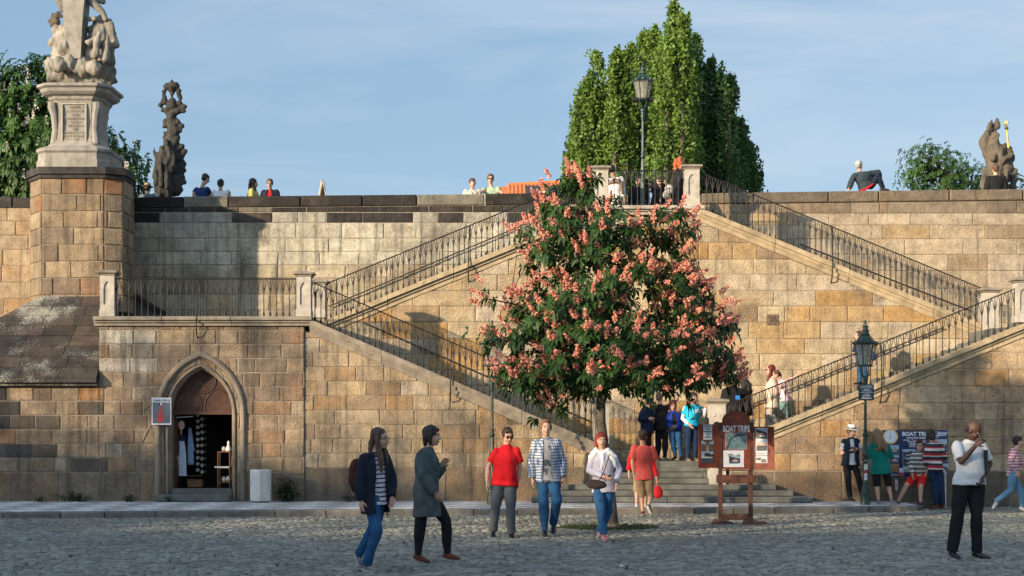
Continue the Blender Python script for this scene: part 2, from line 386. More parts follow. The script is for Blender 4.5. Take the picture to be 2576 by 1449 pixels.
# kerb stones
g = MB(); x = -15.0; KERBM = material('kerb_granite', (0.2,0.19,0.17), 0.85, 0.35, 6, 0.7, 35, attr='stone', dark=(0.08,0.08,0.07))
def kerb_block(p0, p1, w=0.2):
    d = Vector((p1[0]-p0[0], p1[1]-p0[1])); l = d.length; d.normalize(); nn = Vector((d.y, -d.x))
    e = 0.012; j0, j1 = rng.uniform(-.012, .012), rng.uniform(-.012, .012); top = 0.118 + rng.uniform(-.008, .006)
    def pt(s, o, z): return (p0[0]+d.x*s-nn.x*o, p0[1]+d.y*s-nn.y*o, z)
    r = []
    for (i, z, f) in ((0, -.03, 0), (0, top-.03, .002), (.01, top-.008, .014), (.03, top, .035)):
        r.append([pt(e+i, j0+f, z), pt(l-e-i, j1+f, z), pt(l-e-i, w-f*.5, z), pt(e+i, w-f*.5, z)])
    sh = rng.uniform(.8, 1.15); g.loft(r, 0, (0.2*sh, 0.18*sh, 0.15*sh))
while x < 7.9:
    l = rng.uniform(0.7, 1.25); x1 = min(x+l, 7.95); kerb_block((x, kerb_y(x)-.08), (x1, kerb_y(x1)-.08)); x = x1
kerb_block((7.95, kerb_y(7.95)-.08), (8.3, kerb_y(7.95)+.12)); kerb_block((8.3, kerb_y(7.95)+.12), (8.55, 34.6)); kerb_block((8.55, 34.6), (8.62, 35.3)); kerb_block((8.62, 35.3), (8.62, 35.98))
tag(g.build('kerb', KERBM), kind='structure')

# ------------------------------------------------------------------ walls of coursed stone blocks
YA, YB, YC = 36.0, 38.2, 40.6
def clip(poly, nx, nz, d):
    out_ = []; n_ = len(poly)
    for i in range(n_):
        a, b_ = poly[i], poly[(i+1) % n_]
        da, db = nx*a[0]+nz*a[1]-d, nx*b_[0]+nz*b_[1]-d
        if da <= 0: out_.append(a)
        if (da < 0 < db) or (db < 0 < da):
            t_ = da/(da-db); out_.append((a[0]+(b_[0]-a[0])*t_, a[1]+(b_[1]-a[1])*t_))
    return out_
def halfplanes(poly):                       # CCW poly -> outward normals
    hp = []
    for i in range(len(poly)):
        a, b_ = poly[i], poly[(i+1) % len(poly)]
        dx, dz = b_[0]-a[0], b_[1]-a[1]; l = math.hypot(dx, dz)
        if l < 1e-6: continue
        nx, nz = dz/l, -dx/l; hp.append((nx, nz, nx*a[0]+nz*a[1]))
    return hp
def inset(poly, e):
    q = poly
    for (nx, nz, d) in halfplanes(poly):
        q = clip(q, nx, nz, d-e)
        if len(q) < 3: return []
    return q
def intersect(poly, hp):
    for (nx, nz, d) in hp:
        poly = clip(poly, nx, nz, d)
        if len(poly) < 3: return []
    return poly
def subtract(poly, hp):                     # convex minus convex -> convex pieces
    if not intersect(poly, hp): return [poly]
    res = []; rest = poly
    for (nx, nz, d) in hp:
        o = clip(rest, -nx, -nz, -d)
        if len(o) >= 3 and area(o) > 1e-4: res.append(o)
        rest = clip(rest, nx, nz, d)
        if len(rest) < 3: return res
    return res
def area(p): return 0.5*abs(sum(p[i][0]*p[(i+1) % len(p)][1]-p[(i+1) % len(p)][0]*p[i][1] for i in range(len(p))))
def mapper(p0, p1):
    d = Vector((p1[0]-p0[0], p1[1]-p0[1])).normalized(); o = Vector((d.y, -d.x))
    return lambda s, z, out: (p0[0]+d.x*s+o.x*out, p0[1]+d.y*s+o.y*out, z)
def front(Y): return lambda s, z, out: (s, Y-out, z)
def block_wall(regions, mapf, courses, widths, pal, holes=(), thick=0.35, seed=1, x0=-20, x1=20, proud=0.02, joint=0.011, special=()):
    """one mesh: every stone of the wall a bevelled block of its own over a mortar core"""
    mb = MB(); r = random.Random(seed)
    hps = [halfplanes(q) for q in regions]; hhp = [halfplanes(h) for h in holes]
    for q in regions:
        pcs = [q]
        for h in hhp: pcs = [w for p_ in pcs for w in subtract(p_, h)]
        for p_ in pcs:
            m_ = len(p_); vs_ = [mapf(a[0], a[1], 0) for a in p_] + [mapf(a[0], a[1], -thick) for a in p_]
            mb.add(vs_, [tuple(range(m_)), tuple(reversed(range(m_, 2*m_)))] + [(i, i+m_, (i+1) % m_+m_, (i+1) % m_) for i in range(m_)], 1, None)
    for ci in range(len(courses)-1):
        za, zb = courses[ci], courses[ci+1]; x = x0 - r.uniform(0, 1)
        while x < x1:
            w = r.uniform(*widths(ci)); xa, xb = x, x+w; x = xb
            blk = [(xa, za), (xb, za), (xb, zb), (xa, zb)]
            col = pal((xa+xb)/2, (za+zb)/2, r); pr = proud + r.uniform(-.006, .008); tilt = r.uniform(-.004, .004)
            for hp in hps:
                q = intersect(blk, hp)
                if len(q) < 3 or area(q) < 0.004: continue
                ps = [q]
                for h in hhp: ps = [w2 for p_ in ps for w2 in subtract(p_, h)]
                for p_ in ps:
                    a1 = inset(p_, joint*0.5)
                    if len(a1) < 3 or area(a1) < 0.004: continue
                    cx = sum(a[0] for a in a1)/len(a1); cz = sum(a[1] for a in a1)/len(a1)
                    wx = max(a[0] for a in a1)-min(a[0] for a in a1); wz = max(a[1] for a in a1)-min(a[1] for a in a1)
                    s1x = 1-0.028/max(wx, .06); s1z = 1-0.028/max(wz, .06); s2x = 1-0.07/max(wx, .12); s2z = 1-0.07/max(wz, .12)
                    jit = [(r.uniform(-.012, .012), r.uniform(-.010, .010)) for _ in a1]
                    rr = []
                    for (sx, sz, o, jf) in ((1, 1, 0.0, 0), (1-0.006/max(wx,.06), 1-0.006/max(wz,.06), pr*0.55, .5), (s1x, s1z, pr*0.92, 1), (s2x, s2z, pr, 1)):
                        rr.append([mapf(cx+(a[0]-cx)*sx+j[0]*jf, cz+(a[1]-cz)*sz+j[1]*jf, o+tilt*(a[0]-cx)*jf) for a, j in zip(a1, jit)])
                    m_ = len(a1); vs_ = [p3 for q3 in rr for p3 in q3]; fs_ = []
                    for k_ in range(3):
                        for i in range(m_): fs_.append((k_*m_+i, k_*m_+(i+1) % m_, (k_+1)*m_+(i+1) % m_, (k_+1)*m_+i))
                    fs_.append(tuple(range(3*m_, 4*m_)))
                    mb.add(vs_, fs_, 0, col)
    return mb
def mixc(cs, r, j=0.12):
    tot = sum(c[0] for c in cs); k = r.uniform(0, tot)
    for c in cs:
        k -= c[0]
        if k <= 0: break
    s = 1+r.uniform(-j, j); h = r.uniform(-.02, .02)
    g_ = WARM if c[1] > .1 else 1
    return (max(.01, c[1]*s*(1+h))*1.03, max(.01, c[2]*s)*(.99), max(.01, c[3]*s*(1-h))*g_)
WARM = 0.90
def pal_a_left(x, z, r):
    if z < 0.75: return mixc([(2,.24,.19,.14),(1,.17,.14,.11),(1,.28,.20,.13)], r)
    if -8.75 < x < -7.9 and z > 2.75: return mixc([(1,.52,.49,.44),(1,.40,.34,.27)], r)
    if x < -8.8: return mixc([(3,.30,.22,.145),(2,.44,.34,.24),(2,.14,.115,.09),(1.3,.38,.21,.11),(1,.075,.068,.06)], r)
    if x < -4.6: return mixc([(4,.34,.265,.19),(2,.40,.31,.21),(1.2,.36,.24,.155),(1,.26,.215,.165),(.5,.43,.375,.30)], r)
    return mixc([(4,.42,.335,.235),(2,.46,.365,.24),(1.6,.42,.285,.16),(1.2,.31,.235,.16),(.8,.48,.41,.325)], r)
def pal_a_right(x, z, r):
    if z < 0.8: return mixc([(2,.22,.17,.12),(1,.16,.13,.1),(1,.26,.19,.13)], r)
    return mixc([(4,.46,.34,.22),(2,.50,.395,.27),(1.6,.47,.29,.14),(1.5,.35,.25,.165),(1,.52,.42,.31)], r)
def pal_b(x, z, r):
    return mixc([(5,.47,.385,.265),(3,.49,.415,.315),(2,.46,.33,.18),(1.2,.44,.28,.125),(.6,.34,.25,.16)], r)
def pal_c(x, z, r):
    if x < -1.0 or (x < 0.9 and z > 6):
        if z > 7.15: return mixc([(6,.028,.025,.022),(1,.24,.235,.2)], r)
        if z > 6.85: return mixc([(3,.44,.43,.38),(3,.03,.028,.026)], r) if x > -9 else mixc([(1,.03,.03,.028)], r)
        if z > 6.45: return mixc([(5,.50,.48,.41),(1.2,.05,.045,.04)], r)
        if z > 5.7: return mixc([(5,.52,.50,.42),(1,.46,.43,.35)], r)
        return mixc([(4,.46,.405,.30),(2,.50,.44,.34),(1.2,.34,.29,.21),(1,.46,.36,.24)], r)
    if z > 7.2: return mixc([(1,.24,.195,.145),(1,.19,.155,.12)], r)
    if z > 6.88: return mixc([(3,.29,.235,.175),(1,.2,.165,.13),(.5,.42,.38,.32)], r)
    return mixc([(5,.44,.365,.27),(2,.46,.395,.31),(1.6,.42,.31,.19),(1,.35,.275,.19)], r)
def pal_far_left(x, z, r):
    if z > 7.1: return mixc([(2,.045,.04,.034),(1,.3,.26,.2)], r)
    return mixc([(4,.40,.30,.20),(2,.44,.35,.25),(1,.36,.24,.14)], r)

def courses(z0, z1, hs, first=None):
    c = [z0]; i = 0
    if first: c.append(z0+first)
    while c[-1] < z1: c.append(c[-1]+hs[i % len(hs)]); i += 1
    return c

# slopes of the four flights, as lines on the planes A and B
def line(p, q):
    m = (q[1]-p[1])/(q[0]-p[0]); return (m, p[1]-m*p[0])
LL = line(XZ(780,803,YA), XZ(1490,1109,YA))      # lower left coping top
LR = line(XZ(1934,1073,YA), XZ(2576,813,YA))     # lower right
UL = line(XZ(808,811,YB), XZ(1320,603,YB))       # upper left
UR = line(XZ(1765,527,YB), XZ(2471,818,YB))      # upper right
def on(l, x): return l[0]*x+l[1]
TH = 0.30                                        # coping + moulding depth
xS = (250-1288)/FP*YA; xP = (765-1288)/FP*YA; xE = XZ(1496,0,YA)[0]; xR0 = XZ(1836,0,YA)[0]
ZL = XZ(0,797,YA)[1]                             # landing level (left)
ZPf = XZ(0,519,YB)[1]                            # platform level
# doorway
DX, DHW, DZ0, DZS, DZA = XZ(505,0,YA)[0], 0.665, 0.30, 2.03, 3.0
def arch_pts(cx, hw, zs, za, n_=10):
    h = za-zs; r_ = (h*h+hw*hw)/(2*hw); c = cx+(r_-hw)      # left arc centre lies to the right
    a1 = math.atan2(h, cx-c); pts = []
    for i in range(n_+1):
        a = math.pi + (a1-math.pi)*i/n_; pts.append((c+r_*math.cos(a), zs+r_*math.sin(a)))
    return pts                                               # from left spring to apex
def arch_full(cx, hw, z0, zs, za, n_=10):
    l = arch_pts(cx, hw, zs, za, n_); r_ = [(2*cx-p[0], p[1]) for p in reversed(l[:-1])]
    return [(cx-hw, z0)] + l + r_ + [(cx+hw, z0)]
hole = list(reversed(arch_full(DX, 0.80, -0.5, DZS, 3.13, 4)))

stair = thing('stone_staircase', P(1650,1266,35.1), 'monumental double flight stone staircase with landings built against the bridge wall', 'staircase')
CA = [0.0] + [0.75+0.31*i for i in range(16)]
la = block_wall([[(-14,0),(xS,0),(xS,2.74),(-14,2.74)], [(xS,0),(xP,0),(xP,ZL-.2),(xS,ZL-.2)]], front(YA), CA, lambda c: (0.7,1.2) if c == 0 else (0.34,0.85),
                pal_a_left, holes=[hole], seed=11, x0=-14, x1=xP, joint=0.016)
la.build('wall', [OLDST, MORTAR], stair)
la = block_wall([[(xP,0),(xE,0),(xE,on(LL,xE)-TH),(xP,on(LL,xP)-TH)]], front(YA+.05), [0.0]+[0.84+0.315*i for i in range(14)], lambda c: (0.8,1.3) if c == 0 else (0.42,1.05),
                pal_a_left, seed=21, x0=xP, x1=xE)
la.build('wall', [OLDST, MORTAR], stair)
ra = block_wall([[(xR0,0),(13.5,0),(13.5,on(LR,13.5)-TH),(xR0,on(LR,xR0)-TH)]], front(YA), [0.0]+[0.77+0.37*i for i in range(12)], lambda c: (0.9,1.5) if c == 0 else (0.5,1.15),
                pal_a_right, seed=31, x0=xR0, x1=14, joint=0.014)
ra.build('wall', [STONE, MORTAR], stair)
# upper wall (plane B)
xl0 = XZ(800,0,YB)[0]; xpl, xpr = XZ(1500,0,YB)[0], XZ(1757,0,YB)[0]; xr1 = XZ(2480,0,YB)[0]
regB = [[(xl0,0),(xpl,0),(xpl,ZPf-.3),(xl0,on(UL,xl0)-TH)], [(xpl,0),(xpr,0),(xpr,ZPf-.25),(xpl,ZPf-.25)], [(xpr,0),(xr1,0),(xr1,on(UR,xr1)-TH),(xpr,on(UR,xpr)-TH)], [(xr1,0),(13.5,0),(13.5,on(UR,xr1)-TH),(xr1,on(UR,xr1)-TH)]]
bb = block_wall(regB, front(YB), courses(0.85, 7.2, [0.36,0.375,0.35,0.39,0.365]), lambda c: (0.5,1.45), pal_b, seed=41, x0=xl0, x1=13.5, joint=0.010, thick=0.4)
bb.build('wall', [STONE, MORTAR], stair)
# small square carved stone in the wall
q = MB(); a = XZ(1929,791,YB); c = XZ(1958,818,YB)
q.box((a[0], YB-.034, c[1]), (c[0], YB-.01, a[1]))
for i in range(8):
    q.tube([(a[0]+.05+.02*i, YB-.036, c[1]+.04+.02*(i*3 % 7)), (a[0]+.09+.015*i, YB-.045, c[1]+.12+.012*(i*5 % 7)), (a[0]+.04+.02*i, YB-.036, a[1]-.05)], [.008,.01,.007], 6)
q.build('carved_stone', material('brown_stone', (.16,.11,.07), .9, .4, 20, .8, 60), stair)

def coping(l, xa, xb, Y, label=None, step=1.75):
    mb = MB(); x = xa; r_ = random.Random(int(Y*10+xa))
    while x < xb-.02:
        x2 = min(x+step*r_.uniform(.85,1.15), xb)
        if xb-x2 < .4: x2 = xb
        e = 0.006; A_, B_ = x+e, x2-e; dz = r_.uniform(-.008,.008)
        za, zb = on(l,A_)+dz, on(l,B_)+dz
        mb.prism([(A_,za-.115),(B_,zb-.115),(B_,zb-.012),(A_,za-.012)], Y-.15+r_.uniform(-.006,.006), Y+.32)
        mb.prism([(A_,za-.013),(B_,zb-.013),(B_,zb),(A_,za)], Y-.138, Y+.31)
        mb.prism([(A_,za-.19),(B_,zb-.19),(B_,zb-.116),(A_,za-.116)], Y-.085, Y+.3)
        mb.prism([(A_,za-TH),(B_,zb-TH),(B_,zb-.191),(A_,za-.191)], Y-.045, Y+.29)
        x = x2
    return mb
WARMCOP = material('warm_coping_stone', (0.42,0.325,0.20), 0.9, 0.3, 5, 0.6, 35, dark=(0.16,0.125,0.08), streak=0.3)
coping(LL, xP+.12, xE, YA).build('coping', COPING, stair)
coping(LR, xR0+.1, 13.5, YA).build('coping', WARMCOP, stair)
coping(UL, xl0, xpl+.25, YB).build('coping', WARMCOP, stair)
coping(UR, xpr-.05, xr1, YB).build('coping', WARMCOP, stair)
# flights: real treads behind the copings
def flight(l, xa, xb, y0, y1, off=0.12):
    mb = MB(); n_ = int(abs(on(l,xb)-on(l,xa))/0.155)
    for i in range(n_):
        x0_, x1_ = xa+(xb-xa)*i/n_, xa+(xb-xa)*(i+1)/n_
        z = min(on(l,x0_), on(l,x1_)) - off + 0.12
        if l[0] < 0: pass
        mb.box((x0_-.02, y0, z-.45), (x1_+.02, y1, z+.002*(i % 2)))
    return mb
flight(LL, xP, xE, YA+.33, YB-.03).build('flight_of_steps', STEPM, stair)
flight(LR, xR0, 13.5, YA+.33, YB-.03).build('flight_of_steps', STEPM, stair)
flight(UL, xl0, xpl, YB+.33, YC-.03).build('flight_of_steps', STEPM, stair)
flight(UR, xpr, xr1, YB+.33, YC-.03).build('flight_of_steps', STEPM, stair)
# landings and platform
def cornice(xa, xb, z, Y, back, ends=True):
    mb = MB(); x = xa
    while x < xb-.05:
        x2 = min(x+1.5, xb); 
        if xb-x2 < .5: x2 = xb
        mb.box((x+.004, Y-.2, z-.085), (x2-.004, back, z), bev=.012)
        mb.box((x+.004, Y-.14, z-.13), (x2-.004, back-.01, z-.087))
        mb.box((x+.004, Y-.09, z-.2), (x2-.004, back-.02, z-.132))
        x = x2
    return mb
cornice(xS-.1, xP+.2, ZL, YA, YB-.04).build('landing', COPING, stair)
cornice(XZ(1488,0,YB)[0], XZ(1772,0,YB)[0], ZPf, YB, YB+.42).build('landing', PALE, stair)
k = MB(); k.box((XZ(1490,0,YB)[0], YB+.40, 5.9), (XZ(1770,0,YB)[0], YC+.09, 6.34)); k.build('platform_floor', STEPM, stair)
k = MB(); k.box((XZ(2540,0,YA)[0]-.3, YA+.3, on(LR,11.3)-.5), (14, YC-.02, on(LR,11.0)-.02)); k.build('landing', STEPM, stair)
# lowest steps wrapping round in front
sx = [(1336,2042),(1374,1997),(1412,1954),(1436,1911),(1470,1870),(1496,1842),(1497,1836)]
for i in range(7):
    yf = 35.06+.335*i; zt = 0.12+0.1215*(i+1); a = XZ(sx[i][0],0,yf)[0]; b_ = XZ(sx[i][1],0,yf)[0]
    mb = MB(); yb = YA-.03 if i < 3 else YB-.02
    x = a; r_ = random.Random(i+3); js = [a]
    while js[-1] < b_-1.6: js.append(js[-1]+r_.uniform(1.1,2.0))
    js.append(b_)
    for q0, q1 in zip(js[:-1], js[1:]):
        mb.box((q0+.003, yf, zt-.118), (q1-.003, yf+.5 if i >= 3 else yb, zt), bev=.016)
    mb.build('step', STEPM, stair)
k = MB(); k.box((xE-.05, 36.9, .3), (xR0+.1, YB+.05, 0.968)); k.build('bottom_landing', STEPM, stair)

# pillars with a pointed niche
def pillar(u, vtop, vbot, Y, w=0.31, label=None):
    x, zt = XZ(u, vtop, Y); zb = XZ(u, vbot, Y)[1]; m = MB(); y0 = Y-.10; hw = w/2
    m.box((x-hw, y0+.03, zb), (x+hw, y0+w, zt-.12))
    h = zt-zb; nz0, nzs, nz1 = zb+.26*h, zb+.60*h, zb+.76*h; nh = hw*.5
    ap = arch_pts(x, nh, nzs, nz1, 5)
    left = [(x,zb+.14),(x,nz0),(x-nh,nz0)] + ap[0:-1] + [(x,nz1),(x,zt-.12),(x-hw,zt-.12),(x-hw,zb+.14)]
    left = list(reversed(left))
    m.prism(left, y0, y0+.031); m.prism([(2*x-p[0], p[1]) for p in reversed(left)], y0, y0+.031)
    m.box((x-hw-.015, y0-.015, zb), (x+hw+.015, y0+w+.01, zb+.15), bev=.01)
    p = m.build('pillar', PALE, stair)
    c = MB(); e = hw+.03
    c.box((x-e, y0-.02, zt-.12), (x+e, y0+w+.02, zt-.075), bev=.012)
    e = hw+.075; c.box((x-e, y0-.065, zt-.075), (x+e, y0+w+.065, zt-.02), bev=.014)
    yc = y0+w/2; c.loft([[(x-e+.02,y0-.045,zt-.02),(x+e-.02,y0-.045,zt-.02),(x+e-.02,y0+w+.045,zt-.02),(x-e+.02,y0+w+.045,zt-.02)],[(x-.02,yc-.02,zt+.02),(x+.02,yc-.02,zt+.02),(x+.02,yc+.02,zt+.02),(x-.02,yc+.02,zt+.02)]])
    c.build('pillar_cap', COPING, p)
    return p
pillar(272, 680, 797, YA); pillar(765, 683, 797, YA)
pillar(802, 704, 800, YB+.1); pillar(1512, 1003, 1160, YA+.2, .34); pillar(1804, 1003, 1240, YA+.1, .36)
pillar(1511, 417, 519, YB, .34); pillar(1740, 414, 519, YB, .34)
pillar(2490, 724, 850, YB-.1, .36); pillar(2572, 698, 812, YA, .32)

# iron railings
def baluster_mesh(m, s, H):
    b = MB()
    b.lathe([(.019,0),(.023,.01),(.023,.06),(.016,.085),(.019,.10),(.0105,.13),(.0095,H*.60),(.015,H*.66),(.017,H*.72),(.012,H*.78),(.009,H)], (0,0,0), 8)
    for sg in (-1, 1):
        pts = []
        for (fx, z) in ((0,.64),(.14,.72),(.24,.80),(.30,.88),(.42,.95),(.5,1.0)):
            dx = sg*fx*s*2*.5; pts.append((dx, 0, z*H+m*dx))
        b.tube(pts, [.0095,.0095,.008,.0065,.006,.006], 6, side=Vector((0,1,0)))
    return b
def railing(p0, p1, Y, n_, label, H=None, braces=()):
    """p0, p1: ends of the line the balusters stand on (x,z); the top rail runs H above"""
    m = (p1[1]-p0[1])/(p1[0]-p0[0]); s = (p1[0]-p0[0])/n_; H = H or .83
    th = thing('iron_railing', (p0[0], Y, p0[1]), label, 'railing', 'iron railings of the staircase')
    me = baluster_mesh(m, s, H).mesh('baluster', [IRON])
    for i in range(n_+1):
        o = bpy.data.objects.new('baluster', me); COL.objects.link(o); o.parent = th; o.location = (i*s, 0, m*i*s)
    r = MB(); a = Vector((p0[0]-.03, Y, p0[1]+H-m*.03)); b = Vector((p1[0]+.03, Y, p1[1]+H+m*.03))
    r.tube([a, b], [(.022,.014)]*2, 8, side=Vector((0,1,0)))
    for i in range(4, n_, 7): r.tube([(p0[0]+i*s, Y, p0[1]+m*i*s+H), (p0[0]+i*s, Y, p0[1]+m*i*s+H+.04)], [.009,.004], 6)
    r.build('top_rail', IRON, th)
    for bx in braces:
        z = p0[1]+m*(bx-p0[0]); q = MB()
        q.tube([(bx,Y-.01,z+H-.02),(bx,Y-.10,z+H*.72),(bx-.015,Y-.19,z+H*.35),(bx-.02,Y-.22,z-.05),(bx-.02,Y-.21,z-.24),(bx-.02,Y-.15,z-.40),(bx-.02,Y-.03,z-.47)], [.015]*7, 8)
        q.build('brace', IRON, th)
    return th
e = .045
railing((XZ(292,0,YA)[0], ZL), (XZ(744,0,YA)[0], ZL), YA+.02, 28, 'level black iron railing over the arched shop doorway', braces=[XZ(500,0,YA)[0]])
xa, xb = XZ(792,0,YA)[0], XZ(1488,0,YA)[0]
railing((xa,on(LL,xa)), (xb,on(LL,xb)), YA+.02, 46, 'iron railing sloping down from the left landing towards the tree trunk', braces=[XZ(1136,0,YA)[0]])
xa, xb = XZ(1828,0,YA)[0], XZ(2553,0,YA)[0]
railing((xa,on(LR,xa)), (xb,on(LR,xb)), YA+.02, 44, 'iron railing climbing to the right behind the lantern with the warning plate', braces=[XZ(2215,0,YA)[0]])
xa, xb = XZ(818,0,YB)[0], XZ(1492,0,YB)[0]
railing((xa,on(UL,xa)), (xb,on(UL,xb)), YB+.02, 48, 'iron railing climbing from the left landing up to the high platform', H=.85, braces=[XZ(1181,0,YB)[0]])
xa, xb = XZ(1764,0,YB)[0], XZ(2470,0,YB)[0]
railing((xa,on(UR,xa)), (xb,on(UR,xb)), YB+.02, 49, 'iron railing descending to the right from the high platform', H=.85, braces=[XZ(2092,0,YB)[0]])
xa, xb = XZ(1530,0,YB)[0], XZ(1722,0,YB)[0]
railing((xa,ZPf), (xb,ZPf), YB+.02, 13, 'short level iron railing between the two pillars of the high platform')
# slim handrails fixed to the walls
def handrail(p, q, Yw):
    a, b = P(*p, Yw-.1), P(*q, Yw-.1); m = MB(); m.tube([a,b], [.016]*2, 8)
    for i in range(6):
        c = a.lerp(b, (i+.5)/6); m.tube([c, c+Vector((0,0,-.05)), c+Vector((0,.11,-.09))], [.008]*3, 6)
    m.build('handrail', IRON, stair)
handrail((827,771),(1338,557),YC); handrail((2013,614),(2440,781),YC); handrail((914,812),(1490,1063),YB); handrail((1846,1037),(2373,824),YB)

# ------------------------------------------------------------------ bridge
bridge = thing('stone_bridge', (0, YC, 0), 'old stone bridge whose parapet runs across the whole picture behind the staircase', 'bridge')
ZC1, ZC2, ZC3 = XZ(0,497,YC)[1], XZ(0,486,YC)[1], XZ(0,474,YC)[1]
xo0, xo1 = XZ(1480,0,YC)[0]+.1, XZ(1764,0,YC)[0]
xq = XZ(330,0,YC)[0]
def ctop(xa, xb, za, zb, x): return za+(zb-za)*(x-xa)/(xb-xa)
cc = [0.0,0.8,1.6] + [2.2+.40*i for i in range(9)] + [5.72,6.05,6.38,6.76,7.02]
reg = [[(xq,0),(xo0,0),(xo0,ZC2-.27),(xq,ZC1-.27)]]
wl = block_wall(reg, front(YC), cc+[7.30], lambda c: (0.55,1.25), pal_c, seed=51, x0=xq, x1=xo0, joint=.018, thick=.45)
wl.build('wall', [OLDST, MORTAR], bridge)
wl = block_wall([[(xo0,0),(xo1,0),(xo1,6.3),(xo0,6.3)]], front(YC), cc, lambda c: (0.55,1.25), pal_c, seed=52, x0=xo0, x1=xo1, thick=.45)
wl.build('wall', [STONE, MORTAR], bridge)
wl = block_wall([[(xo1,0),(14.5,0),(14.5,ZC3-.28),(xo1,ZC2-.28)]], front(YC), [0,.8,1.6]+[2.2+.42*i for i in range(8)]+[5.58,5.98,6.36,6.70,6.99,7.35], lambda c: (0.7,1.6), pal_c, seed=53, x0=xo1, x1=14.5, joint=.009, thick=.45)
wl.build('wall', [STONE, MORTAR], bridge)
wl = block_wall([[(-15,0),(XZ(84,0,YC)[0],0),(XZ(84,0,YC)[0],7.15),(-15,7.15)]], front(YC), [0,.9,1.7,2.5,3.3]+[3.7+.4*i for i in range(7)]+[6.45,6.8,7.15], lambda c: (0.5,1.2), pal_far_left, seed=54, x0=-15, x1=-10, thick=.45)
wl.build('wall', [STONE, MORTAR], bridge)
def cap_row(xa, xb, za, zb, palf, seed, h=.275):
    mb = MB(); r_ = random.Random(seed); x = xa
    while x < xb-.05:
        x2 = min(x+r_.uniform(1.1,1.9), xb)
        if xb-x2 < .4: x2 = xb
        z1, z2 = ctop(xa,xb,za,zb,x), ctop(xa,xb,za,zb,x2); e_ = .012; col = palf(r_); b_ = .02; dz = r_.uniform(-.01,.008)
        y0_ = YC-.05+r_.uniform(-.01,.01)
        rr = []
        for (i, yo) in ((0.0,.02),(b_,0)): rr.append([(x+e_+i, y0_+yo, z1-h+.012+i),(x2-e_-i, y0_+yo, z2-h+.012+i),(x2-e_-i, y0_+yo, z2+dz-i),(x+e_+i, y0_+yo, z1+dz-i)])
        back = [(p[0], YC+.5, p[2]) for p in rr[0]]
        mb.loft([back, rr[0], rr[1]], 0, col); x = x2
    return mb
cap_row(xq, xo0, ZC1, ZC2, lambda r_: mixc([(5,.03,.027,.023),(1.3,.22,.215,.18)], r_), 3).build('parapet_coping', STONE, bridge)
cap_row(xo1, 14.5, ZC2, ZC3, lambda r_: mixc([(1,.20,.165,.125),(1,.15,.125,.1)], r_), 4).build('parapet_coping', STONE, bridge)
cap_row(-15, XZ(84,0,YC)[0], ZC1+.02, ZC1, lambda r_: mixc([(2,.05,.045,.04),(1,.3,.26,.2)], r_), 5).build('parapet_coping', STONE, bridge)
k = MB(); k.box((-60, YC+.1, 5.9), (60, 50.6, 6.33)); k.box((-60, 50.0, 6.33), (60, 50.45, 7.4)); k.box((-60, 50.0, 0), (60, 50.4, 5.9)); k.build('deck', STEPM, bridge)
# pier
def loop_wall(pts, z0, z1, cs, wd, pal, seed, mb, top=None):
    for i in range(len(pts)-1):
        p0, p1 = pts[i], pts[i+1]; l = math.hypot(p1[0]-p0[0], p1[1]-p0[1])
        w = block_wall([[(0,z0),(l,z0),(l,z1),(0,z1)]], mapper(p0,p1), cs, wd, pal, seed=seed+i, x0=0, x1=l, joint=.014, thick=.3, proud=.03)
        mb.merge(w)
def pal_pier(x, z, r_):
    if z > 6.9: return mixc([(3,.30,.23,.16),(1,.32,.18,.10),(1,.2,.15,.1)], r_)
    return mixc([(4,.36,.28,.19),(2,.31,.24,.17),(1.5,.26,.195,.14),(1,.40,.32,.22),(.4,.32,.2,.13)], r_)
YP = 38.05
xpl1, xpr1 = XZ(107,0,YP)[0], XZ(262,0,YP)[0]
pier_pts = [(XZ(80,0,YC)[0]+.02, YC), (XZ(79,0,38.7)[0], 38.7), (xpl1, YP), (xpr1, YP), (xpr1+.38, YP+.22), (XZ(333,0,39.2)[0], 39.2), (XZ(333,0,YC)[0], YC)]
pm = MB(); loop_wall(pier_pts, 4.4, 7.48, [4.4+.385*i for i in range(9)], lambda c: (0.45,1.05), pal_pier, 61, pm)
pm.build('pier', [OLDST, MORTAR], bridge)
def scaled(pts, c, f): return [(c[0]+(p[0]-c[0])*f, c[1]+(p[1]-c[1])*f) for p in pts]
pc = ((xpl1+xpr1)/2, 39.6)
k = MB()
o_ = scaled(pier_pts, pc, 1.085)
k.hprism(scaled(pier_pts, pc, 1.05), 7.47, 7.56); k.hprism(o_, 7.56, 7.72); k.build('pier_slab', BLACKSTONE, bridge)
# sloping stone roof over the pier foot, spotted with lichen
LICH = material('lichen_slabs', (0.06,0.048,0.036), 0.9, 0.5, 4, 0.8, 30, attr='stone')
t = LICH.node_tree; n = t.nodes; bs_ = n['Principled BSDF']; src = bs_.inputs['Base Color'].links[0].from_socket
tcn = n.new('ShaderNodeTexCoord')
def ntex(sc, det, w=0.65):
    q_ = n.new('ShaderNodeTexNoise'); q_.inputs['Scale'].default_value = sc; q_.inputs['Detail'].default_value = det; q_.inputs['Roughness'].default_value = w
    t.links.new(tcn.outputs['Object'], q_.inputs['Vector']); return q_.outputs['Fac']
f1, f2 = ntex(30, 6, .9), ntex(0.75, 3)
ad = n.new('ShaderNodeMath'); ad.operation = 'ADD'; t.links.new(f1, ad.inputs[0])
sc_ = n.new('ShaderNodeMath'); sc_.operation = 'MULTIPLY'; sc_.inputs[1].default_value = 0.85; t.links.new(f2, sc_.inputs[0]); t.links.new(sc_.outputs[0], ad.inputs[1])
sp = n.new('ShaderNodeSeparateXYZ'); t.links.new(tcn.outputs['Object'], sp.inputs[0])
